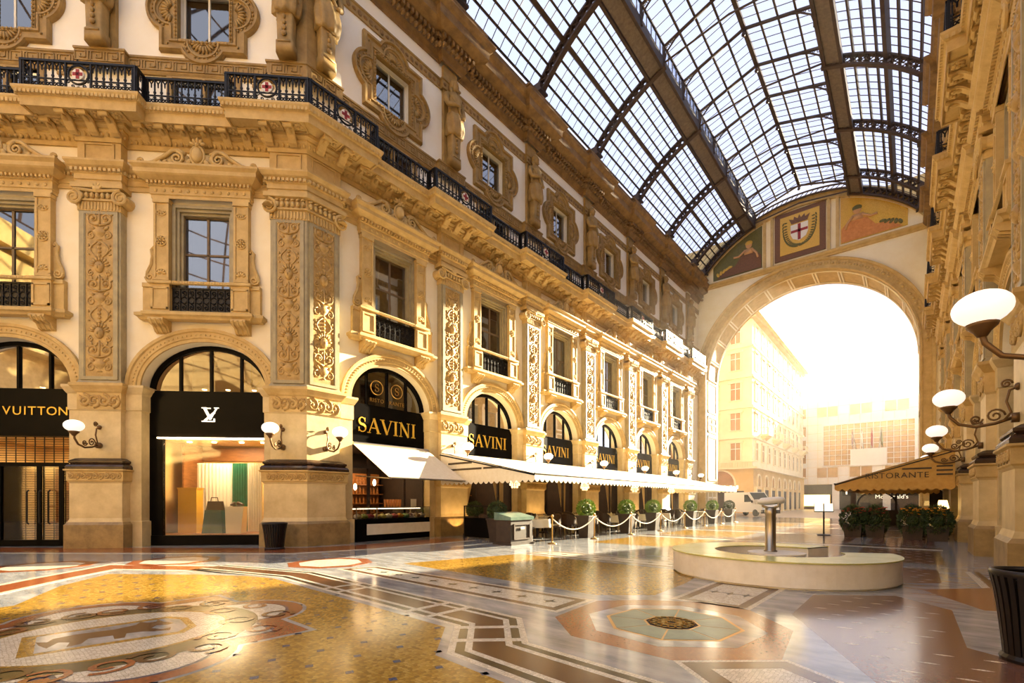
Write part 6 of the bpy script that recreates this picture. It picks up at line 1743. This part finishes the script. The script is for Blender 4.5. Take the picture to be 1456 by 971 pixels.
# tables and wicker chairs
def table_parts():
    t = MB().lathe([(0, 0.7), (0.5, 0.7), (0.5, 0.73), (0, 0.73)], 24).mesh('table_top', 'linen')
    c = MB(); n_ = 48; top = [(0.51 * cos(2 * pi * i / n_), 0.51 * sin(2 * pi * i / n_), 0.735) for i in range(n_)]; bot = [((0.52 + 0.04 * sin(i * pi / 3)) * cos(2 * pi * i / n_), (0.52 + 0.04 * sin(i * pi / 3)) * sin(2 * pi * i / n_), 0.42) for i in range(n_)]
    c.strip(top, bot, True); c.add(top, [tuple(range(n_))])
    l = MB().lathe([(0.25, 0), (0.25, 0.03), (0.04, 0.06), (0.04, 0.7)], 14).mesh('pedestal_leg', 'iron')
    return (('table_top', t), ('tablecloth', c.mesh('tablecloth', 'linen', True)), ('pedestal_leg', l))
def chair_parts():
    s = MB(); s.taper(0, 0, 0.38, 0.46, 0.25, 0.25, 0.27, 0.26)
    b = MB(); pts = [(0.3 * cos(t), 0.3 * sin(t)) for t in [radians(-10 + 200 * i / 14) for i in range(15)]]
    hs = [0.66 + 0.24 * sin(pi * i / 14) for i in range(15)]
    b.strip([(x, y, 0.42) for x, y in pts], [(x * 1.06, y * 1.06, h) for (x, y), h in zip(pts, hs)]); b.strip([(x * 0.9, y * 0.9, 0.42) for x, y in pts], [(x * 0.98, y * 0.98, h) for (x, y), h in zip(pts, hs)])
    b.tube([(x * 1.02, y * 1.02, h) for (x, y), h in zip(pts, hs)], 0.025, 6)
    l = MB().taper(0, 0, 0, 0.4, 0.018, 0.018, 0.024, 0.024)
    cu = MB().taper(0, -0.02, 0.46, 0.51, 0.22, 0.22, 0.21, 0.21)
    return s.mesh('seat', 'rattan'), b.mesh('backrest', 'rattan'), l.mesh('leg', 'rattan'), cu.mesh('cushion', 'linen')
TP, CP = table_parts(), chair_parts()
def chair(x, y, a, label, group):
    e = tag(empty('wicker_chair', (x, y, 0), a), label, 'chair', group)
    inst('seat', CP[0], e); inst('backrest', CP[1], e); inst('cushion', CP[3], e)
    for sx_ in (-1, 1):
        for sy_ in (-1, 1): inst('leg', CP[2], e, (sx_ * 0.2, sy_ * 0.2, 0))
def table(x, y, label, group):
    e = tag(empty('dining_table', (x, y, 0)), label, 'table', group)
    for n_, me in TP: inst(n_, me, e)
GL = MB().lathe([(0.035, 0), (0.005, 0.01), (0.005, 0.09), (0.035, 0.13), (0.04, 0.2), (0.034, 0.2), (0.03, 0.13)], 10).mesh('wine_glass', 'shop_glass', True)
NK = MB().taper(0, 0, 0, 0.16, 0.07, 0.05, 0.01, 0.01).mesh('napkin', 'linen')
for k in range(7):
    y = 14.2 + 2.9 * k
    for r, x in enumerate((-10.85, -12.75)):
        table(x, y, ('round white-clothed table next to the rope below the cream awning', 'round white-clothed table near the restaurant doors below the cream awning')[r], ('tables along the rope', 'tables along the restaurant doors')[r])
        for a in ((1.45, 3.14, -1.45) if r == 0 else (1.45, -1.45)):
            chair(x + 0.9 * cos(a), y + 0.9 * sin(a), a - pi / 2, ('dark wicker armchair with cream cushion at a table next to the rope', 'dark wicker armchair with cream cushion at a table near the restaurant doors')[r], ('wicker chairs along the rope', 'wicker chairs along the restaurant doors')[r])
        if r == 0:
            for j in (0, 2, 4): tag(inst('wine_glass', GL, None, (x + 0.27 * cos(j + 0.5), y + 0.27 * sin(j + 0.5), 0.736)), 'clear wine glass on a white clothed terrace table', 'glass', 'wine glasses on the terrace tables')
            tag(inst('napkin', NK, None, (x, y, 0.736)), 'folded white napkin standing on a clothed terrace table', 'napkin', 'napkins on the terrace tables')
# chandeliers and standing heaters under the awning
for k, y in enumerate((14.6, 20.0, 25.5, 31.0)):
    e = tag(empty('terrace_chandelier', (-12.3, y, 2.12)), 'small tiered crystal chandelier with warm bulbs hanging beneath the cream awning', 'chandelier', 'chandeliers beneath the cream awning')
    m = MB(); m.tube([(0, 0, 0.25), (0, 0, 0.85)], 0.012, 5); m.build('hanging_rod', 'brass', e)
    m = MB()
    for r, z, n_ in ((0.1, 0.22, 8), (0.17, 0.1, 12), (0.2, -0.02, 14), (0.12, -0.12, 8)):
        for i in range(n_): m.ball((r * cos(2 * pi * i / n_), r * sin(2 * pi * i / n_), z), 0.028, 0.028, 0.06, 5, 4)
    m.build('crystal_tiers', 'crystal', e)
# warm wash on the pillars under the awning
for k, x in enumerate(ARM_PIL[:5]):
    d = bpy.data.lights.new('pillar_uplight', 'SPOT'); d.energy = 70; d.spot_size = radians(90); d.color = (1, 0.62, 0.25); d.shadow_soft_size = 0.05
    f = tag(empty('pillar_uplight', L2W(W_ARM, x, -1.0, 0)), 'small black floor uplight washing the %s pillar under the awning' % nth[k], 'uplight')
    MB().lathe([(0, 0), (0.08, 0), (0.08, 0.1), (0.06, 0.12), (0, 0.12)], 12).build('housing', 'iron', f)
    o = bpy.data.objects.new('uplight_beam', d); COL.objects.link(o); o.parent = f; o.location = (0, 0, 0.16); o.rotation_euler = (0, radians(180 - 22), 0)

# ------------------------------------------------------------------ terrace on the facing side
e = tag(empty('menu_stand', (-2.75, 23.2, 0), radians(8)), 'menu stand with two lit white pages on a dark post', 'menu stand')
MB().lathe([(0, 0), (0.24, 0), (0.24, 0.03), (0.05, 0.06), (0.03, 0.1), (0.03, 0.98), (0, 0.98)], 14).build('post', 'iron', e)
m = MB(); m.add([(-0.34, 0.0, 0.98), (0.34, 0.0, 0.98), (0.34, 0.24, 1.32), (-0.34, 0.24, 1.32), (-0.34, 0.04, 0.96), (0.34, 0.04, 0.96), (0.34, 0.28, 1.3), (-0.34, 0.28, 1.3)], [(0, 1, 2, 3), (7, 6, 5, 4), (0, 4, 5, 1), (1, 5, 6, 2), (2, 6, 7, 3), (3, 7, 4, 0)]); m.build('tray', 'iron', e)
for s in (-1, 1): m = MB(); m.add([(s * 0.17 - 0.15, 0.0, 1.0), (s * 0.17 + 0.15, 0.0, 1.0), (s * 0.17 + 0.15, 0.22, 1.315), (s * 0.17 - 0.15, 0.22, 1.315)], [(0, 1, 2, 3)]); m.v = [(x, y - 0.012, z) for x, y, z in m.v]; m.build('menu_page', 'letter_white', e)
TALL = bush_mesh(0.38, 'leaf_dark', 5, 700, 1.3)
BOX = MB().taper(0, 0, 0, 0.5, 0.26, 0.26, 0.3, 0.3).mesh('pot', 'pot')
FL = {}
for c, mt in (('orange', 'flower'), ('red', 'flower_red')):
    m = MB(); rd = random.Random(len(c))
    for i in range(34):
        x, y = rd.uniform(-0.34, 0.34), rd.uniform(-0.34, 0.34); z = 1.05 + rd.uniform(-0.12, 0.12)
        for q in range(3): m.ball((x + 0.025 * cos(q * 2.1), y + 0.025 * sin(q * 2.1), z), 0.03, 0.03, 0.02, 5, 3)
    FL[c] = m.mesh('blossom', mt)
for x, y, c, lb in ((-1.75, 23.0, 'red', 'leafy planter with red blossom next to the menu stand'), (-1.05, 23.0, 'red', 'wide leafy planter with red blossom before the terrace chairs'), (0.05, 22.7, 'orange', 'leafy planter with orange blossom before the tan awning'), (0.72, 22.4, 'orange', 'leafy planter with orange blossom against the pillars')):
    e = tag(empty('flower_planter', (x, y, 0)), lb, 'planter'); inst('pot', BOX, e); inst('foliage', TALL, e, (0, 0, 0.68)); tag(inst('blossom', FL[c], e), kind='stuff'); inst('foliage_core', BCORE, e, (0, 0, 0.68))
for k in range(4):
    y = 24.7 + 2.5 * k
    for x in (-1.5, 0.2):
        table(x, y, 'round table under white cloth beneath the tan awning', 'tables beneath the tan awning')
        for a in (1.57, -1.57): chair(x + 0.85 * cos(a), y + 0.85 * sin(a), a - pi / 2, 'dark wicker armchair at a table beneath the tan awning', 'wicker chairs beneath the tan awning')
e = tag(empty('table_lamp', (0.92, 23.9, 0)), 'glowing yellow shaded lamp on a dark stand under the tan awning', 'lamp')
MB().lathe([(0, 0), (0.18, 0), (0.18, 0.03), (0.03, 0.06), (0.03, 1.15), (0, 1.15)], 12).build('stand', 'iron', e)
MB().lathe([(0.19, 1.1), (0.12, 1.45), (0.11, 1.45), (0.18, 1.1)], 20).build('shade', 'lamp_shade', e, True)
# dark screen with an arched pane closing the terrace
e = tag(empty('terrace_screen', (-0.6, 35.2, 0)), 'dark glazed screen with arched pane closing the tan awning terrace', 'screen')
m = MB(); m.box(-2.2, -1.9, 0, 0.08, 0, 2.4); m.box(1.4, 2.0, 0, 0.08, 0, 2.4); m.box(-2.2, 2.0, 0, 0.08, 0, 0.9); m.box(-0.1, 0.0, 0, 0.08, 0.9, 2.2); m.build('screen_panel', 'dark_room', e)
m = MB(); m.tube([(-0.95 + 0.92 * cos(pi * i / 16), 0.04, 1.2 + 0.8 * sin(pi * i / 16)) for i in range(17)], 0.05, 6); m.build('arched_bar', 'iron', e)
MB().box(-1.9, 1.4, 0.04, 0.05, 0.9, 2.35).build('screen_pane', 'shop_glass', e)
# ------------------------------------------------------------------ the square beyond the arch
def far_block(name, loc, label, W_, D_, H_, floors, fronts, mats, cat='building'):
    e = tag(empty(name, loc), label, cat)
    return e
# corner palazzo
PX, PY = -14.6, 62.0                                       # its near corner towards the axis
e = tag(empty('palazzo', (PX, PY, 0)), 'cream six-storey corner palazzo with balconies and arched mezzanine beyond the great arch', 'building')
HB = 24.0
MB().box(-24, 0, 0, 35, 5.6, HB).build('wall', 'far_stone', e); MB().box(-24.2, 0.15, -0.15, 35.1, 0, 5.6).build('base_storey', 'far_base', e)
m = MB(); m.box(-24.8, 0.9, -0.9, 35.5, HB, HB + 0.35); m.box(-24.4, 0.5, -0.5, 35.3, HB - 0.4, HB); m.build('eaves', 'far_base', e)
m = MB(); m.add([(-24.8, -0.9, HB + 0.35), (0.9, -0.9, HB + 0.35), (0.9, 35.5, HB + 0.35), (-24.8, 35.5, HB + 0.35), (-20, 4, HB + 2), (-4, 4, HB + 2), (-4, 31, HB + 2), (-20, 31, HB + 2)], [(0, 1, 5, 4), (1, 2, 6, 5), (2, 3, 7, 6), (3, 0, 4, 7), (4, 5, 6, 7)]); m.build('roof', 'paint_brown', e)
for z in (5.6, 9.3, 13.0, 16.7, 20.4): MB().box(-24.15, 0.18, -0.18, 35.1, z - 0.15, z + 0.12).build('string_course', 'far_stone', e)
def far_win(name, me, e, loc, rz): return inst(name, me, e, loc, rz)
m = MB(); m.box(-0.75, 0.75, -0.12, 0, -0.1, 0); m.box(-0.72, -0.55, -0.1, 0, 0, 2.1); m.box(0.55, 0.72, -0.1, 0, 0, 2.1); m.box(-0.85, 0.85, -0.2, 0, 2.1, 2.35); FWF = m.mesh('window', 'far_stone')
m = MB(); m.box(-0.55, 0.55, -0.03, 0.02, 0, 2.1); FWP = m.mesh('window_pane', 'far_window')
m = MB(); m.box(-0.04, 0.04, -0.06, -0.02, 0, 2.1); m.box(-0.55, 0.55, -0.06, -0.02, 1.35, 1.42); FWB = m.mesh('glazing_bar', 'frame_white')
def fwin(loc, rz):
    o = inst('window', FWF, e, loc, rz); inst('window_pane', FWP, o); inst('glazing_bar', FWB, o)
for z in (6.5, 10.2, 13.9, 17.6, 21.0):
    for x in (-1.9, -4.6, -7.3): fwin((x, 0, z if z < 21 else 20.9), 0)
    for k in range(10): fwin((0, 1.8 + 3.4 * k, z if z < 21 else 20.9), pi / 2)
m = MB(); m.box(0, 1.0, -1.3, 1.3, -0.2, 0); m.box(0.9, 1.0, -1.3, 1.3, 0.75, 0.85)
for i in range(11): m.box(0.92, 0.98, -1.27 + i * 0.25, -1.21 + i * 0.25, 0, 0.8)
for s in (-1, 1): m.box(0, 1.0, s * 1.28 - 0.04, s * 1.28 + 0.04, 0.75, 0.85); m.prism_xz([(0, -0.9), (0.3, -0.7), (0.9, -0.2), (0, -0.2)], s * 0.9 - 0.1, s * 0.9 + 0.1)
FB = m.mesh('balcony', 'far_stone')
for k in (1, 3, 5, 7, 9): inst('balcony', FB, e, (0, 1.8 + 3.4 * k, 10.0))
m = MB(); m.box(-24, 0.4, -0.55, -0.1, 5.4, 5.6); m.box(0.1, 0.65, -0.5, 35, 5.4, 5.6)
for i in range(40): m.box(-11 + i * 0.28, -10.9 + i * 0.28, -0.5, -0.4, 5.6, 6.2)
m.box(-12, 0.4, -0.55, -0.35, 6.2, 6.3); m.build('balustrade', 'far_stone', e)
def arch_window(x, z, r, h, rz, nm='arched_window'):
    m = MB(); m.prism_xz([(-r, 0), (r, 0), (r, h)] + [(r * cos(pi * i / 12), h + r * sin(pi * i / 12)) for i in range(1, 12)] + [(-r, h)], -0.06, 0.05); o = m.build(nm, 'far_window', e, loc=x, rz=rz)
    m = MB(); m.tube([(-r, -0.08, 0), (-r, -0.08, h)] + [(r * cos(pi - pi * i / 12), -0.08, h + r * sin(pi - pi * i / 12)) for i in range(1, 12)] + [(r, -0.08, h), (r, -0.08, 0)], 0.12, 5); m.build('arch_moulding', 'far_stone', o)
for x in (-3.6,): arch_window((x, -0.15, 3.4), 0, 1.7, 0.2, 0)
for k in range(8): arch_window((0.15, 2.2 + 3.9 * k, 3.3), 0, 0.75, 0.7, pi / 2)
for k in range(8): MB().box(0, 0.35, -0.25, 0.25, 0, 3.2).build('shop_pier', 'far_stone', e, loc=(0.1, 0.3 + 3.9 * k, 0))
for k in range(8): MB().box(0, 0.06, -1.4, 1.4, 0.2, 2.9).build('shop_opening', 'dark_room', e, loc=(0.15, 2.2 + 3.9 * k, 0))
MB().box(-7, -0.9, -0.2, -0.1, 0.2, 2.7).build('shop_opening', 'dark_room', e)
for q in range(6): MB().box(-3.6 + q * 0.36, -3.34 + q * 0.36, -0.24, -0.18, 2.92, 3.3 + 0.08 * (q % 2)).build('sign_letter', 'letter_white', e)
# office block closing the square
e = tag(empty('office_block', (-16, 98, 0)), 'pale stone-clad office block with big gridded window and flags closing the square', 'building')
HW_ = 19.0
MB().box(-4, 34, 0, 12, 4.4, HW_).build('wall', 'far_white', e); MB().box(-4, 34, 0.6, 12, 0, 4.4).build('base_storey', 'dark_room', e)
for x in (-1, 6.1, 13, 20, 27): MB().box(x - 0.5, x + 0.5, -0.05, 0.7, 0, 4.4).build('street_pier', 'far_white', e)
m = MB()
for i in range(10): m.box(-4, 34, -0.02, 0, 4.4 + i * 1.5 - 0.02, 4.4 + i * 1.5 + 0.02)
for i in range(26): m.box(-4 + i * 1.5 - 0.02, -4 + i * 1.5 + 0.02, -0.02, 0, 4.4, HW_)
m.build('cladding_joint', 'far_base', e)
OF = MB().box(-1.5, 1.5, -0.06, 0.05, 0, 1.7).mesh('window', 'far_window'); OM = MB().box(-0.06, 0.06, -0.12, -0.05, 0, 1.7).box(-1.55, 1.55, -0.12, -0.05, -0.1, 0).mesh('window_mullion', 'far_white')
for z in (5.6, 8.2, 10.6, 13.0, 16.2):
    for k in range(7):
        x = 0.2 + 4.7 * k
        if 8 < z < 14 and 3.5 < x < 17.5: continue
        if 8 < z < 14 and x > 17.5: x -= 0.4
        o = inst('window', OF, e, (x, 0, z)); inst('window_mullion', OM, o)
m = MB(); m.box(4.3, 16.6, -0.1, 0.05, 7.6, 14.6); m.build('grid_window', 'far_window', e)
m = MB()
for i in range(15): m.box(4.3 + i * 0.87, 4.38 + i * 0.87, -0.2, -0.1, 7.6, 14.6)
for i in range(9): m.box(4.3, 16.6, -0.2, -0.1, 7.6 + i * 0.87, 7.68 + i * 0.87)
m.box(4.1, 4.35, -0.3, 0, 7.4, 14.8); m.box(16.5, 16.8, -0.3, 0, 7.4, 14.8); m.box(4.1, 16.8, -0.3, 0, 14.6, 14.9); m.build('grid_frame', 'far_white', e)
MB().box(8.2, 13.0, -0.5, 0, 7.4, 10.2).build('balcony_block', 'far_white', e)
for i in range(4):
    x = 9.0 + i * 1.0
    o = MB().tube([(x, -0.5, 10.2), (x + (i - 1.5) * 0.3, -2.0, 13.2)], 0.06, 6).build('flag_pole', 'steel', e)
    m = MB(); n_ = 10; a = [(x + (i - 1.5) * 0.3 + 0.12 * sin(q), -2.0 + 0.07 * q, 13.1 - 0.1 * q) for q in range(n_)]
    m.strip(a, [(p[0], p[1], p[2] - 2.0 - 0.1 * sin(k)) for k, p in enumerate(a)]); m.build('flag', ('flag_cloth', 'medal_white', 'medal_red', 'paint_green')[i], o)
MB().box(0.6, 5.2, 0.5, 0.6, 0.6, 2.6).build('lit_shop_window', 'lamp_shade', e); 
font_word('M', 1.6, e, (8.2, 0.5, 2.6), 'letter_white', sx=1.4, ext=0.05)
font_word("McDonald's", 0.9, e, (13.6, 0.5, 1.9), 'letter_white', ext=0.05)
MB().box(7.0, 20, 0.55, 0.7, 2.4, 4.3).build('fascia', 'black_panel', e)
for i in range(4): MB().ball((9 + i * 1.6, 0.2, 3.6), 0.14, 0.14, 0.14, 8, 5).build('street_lamp_globe', 'bulb', e)
# delivery van
e = tag(empty('delivery_van', (-11.9, 50.0, 0), radians(-35)), 'white delivery van parked just outside the great arch', 'van')
m = MB(); body = [(-2.6, 0.35), (-2.6, 2.3), (0.7, 2.3), (1.5, 1.35), (2.4, 1.05), (2.55, 0.4)]
m.prism_xz(body, -0.95, 0.95); m.build('body', 'van_white', e)
for s in (-1, 1):
    m = MB(); m.prism_xz([(0.2, 1.35), (0.2, 2.05), (0.66, 2.05), (1.25, 1.38)], s * 0.955 - 0.005, s * 0.955 + 0.005); m.build('side_window', 'black_panel', e)
    MB().ball((1.3, s * 1.05, 1.4), 0.08, 0.08, 0.14, 8, 5).build('mirror', 'black_panel', e)
    MB().ball((2.42, s * 0.7, 0.85), 0.1, 0.16, 0.1, 8, 5).build('headlight', 'medal_white', e)
    for x in (-1.7, 1.6):
        m = MB(); o = len(m.v); m.lathe([(0, -0.1), (0.24, -0.1), (0.33, -0.08), (0.33, 0.08), (0.24, 0.1), (0, 0.1)], 20); m.xf(o, Matrix.Rotation(pi / 2, 4, 'X')); m.build('wheel', 'tyre', e, loc=(x, s * 0.88, 0.33))
m = MB(); m.add([(0.74, -0.85, 2.24), (0.74, 0.85, 2.24), (1.47, 0.85, 1.42), (1.47, -0.85, 1.42)], [(0, 1, 2, 3)]); m.v = [(x + 0.02, y, z + 0.02) for x, y, z in m.v]; m.build('windscreen', 'black_panel', e)
m = MB(); m.box(2.3, 2.6, -0.95, 0.95, 0.3, 0.62); m.build('bumper', 'tyre', e)

# ------------------------------------------------------------------ sunlit haze in the arcade and over the square
hz = MB().prism_xy([(-14.2, 16), (1.2, 16), (1.2, 96), (-14.2, 96)], 0.05, 20.5).build('haze', 'plaster')
hm = bpy.data.materials.new('haze_air'); hm.use_nodes = True; t = hm.node_tree; t.nodes.clear()
ho = t.nodes.new('ShaderNodeOutputMaterial'); vs = t.nodes.new('ShaderNodeVolumeScatter')
vs.inputs['Color'].default_value = (1, 0.93, 0.8, 1); vs.inputs['Density'].default_value = 0.0007; vs.inputs['Anisotropy'].default_value = 0.75
t.links.new(vs.outputs[0], ho.inputs['Volume']); hz.data.materials.clear(); hz.data.materials.append(hm)
tag(hz, 'warm sunlit haze filling the arcade towards the great arch', 'haze', kind='stuff')
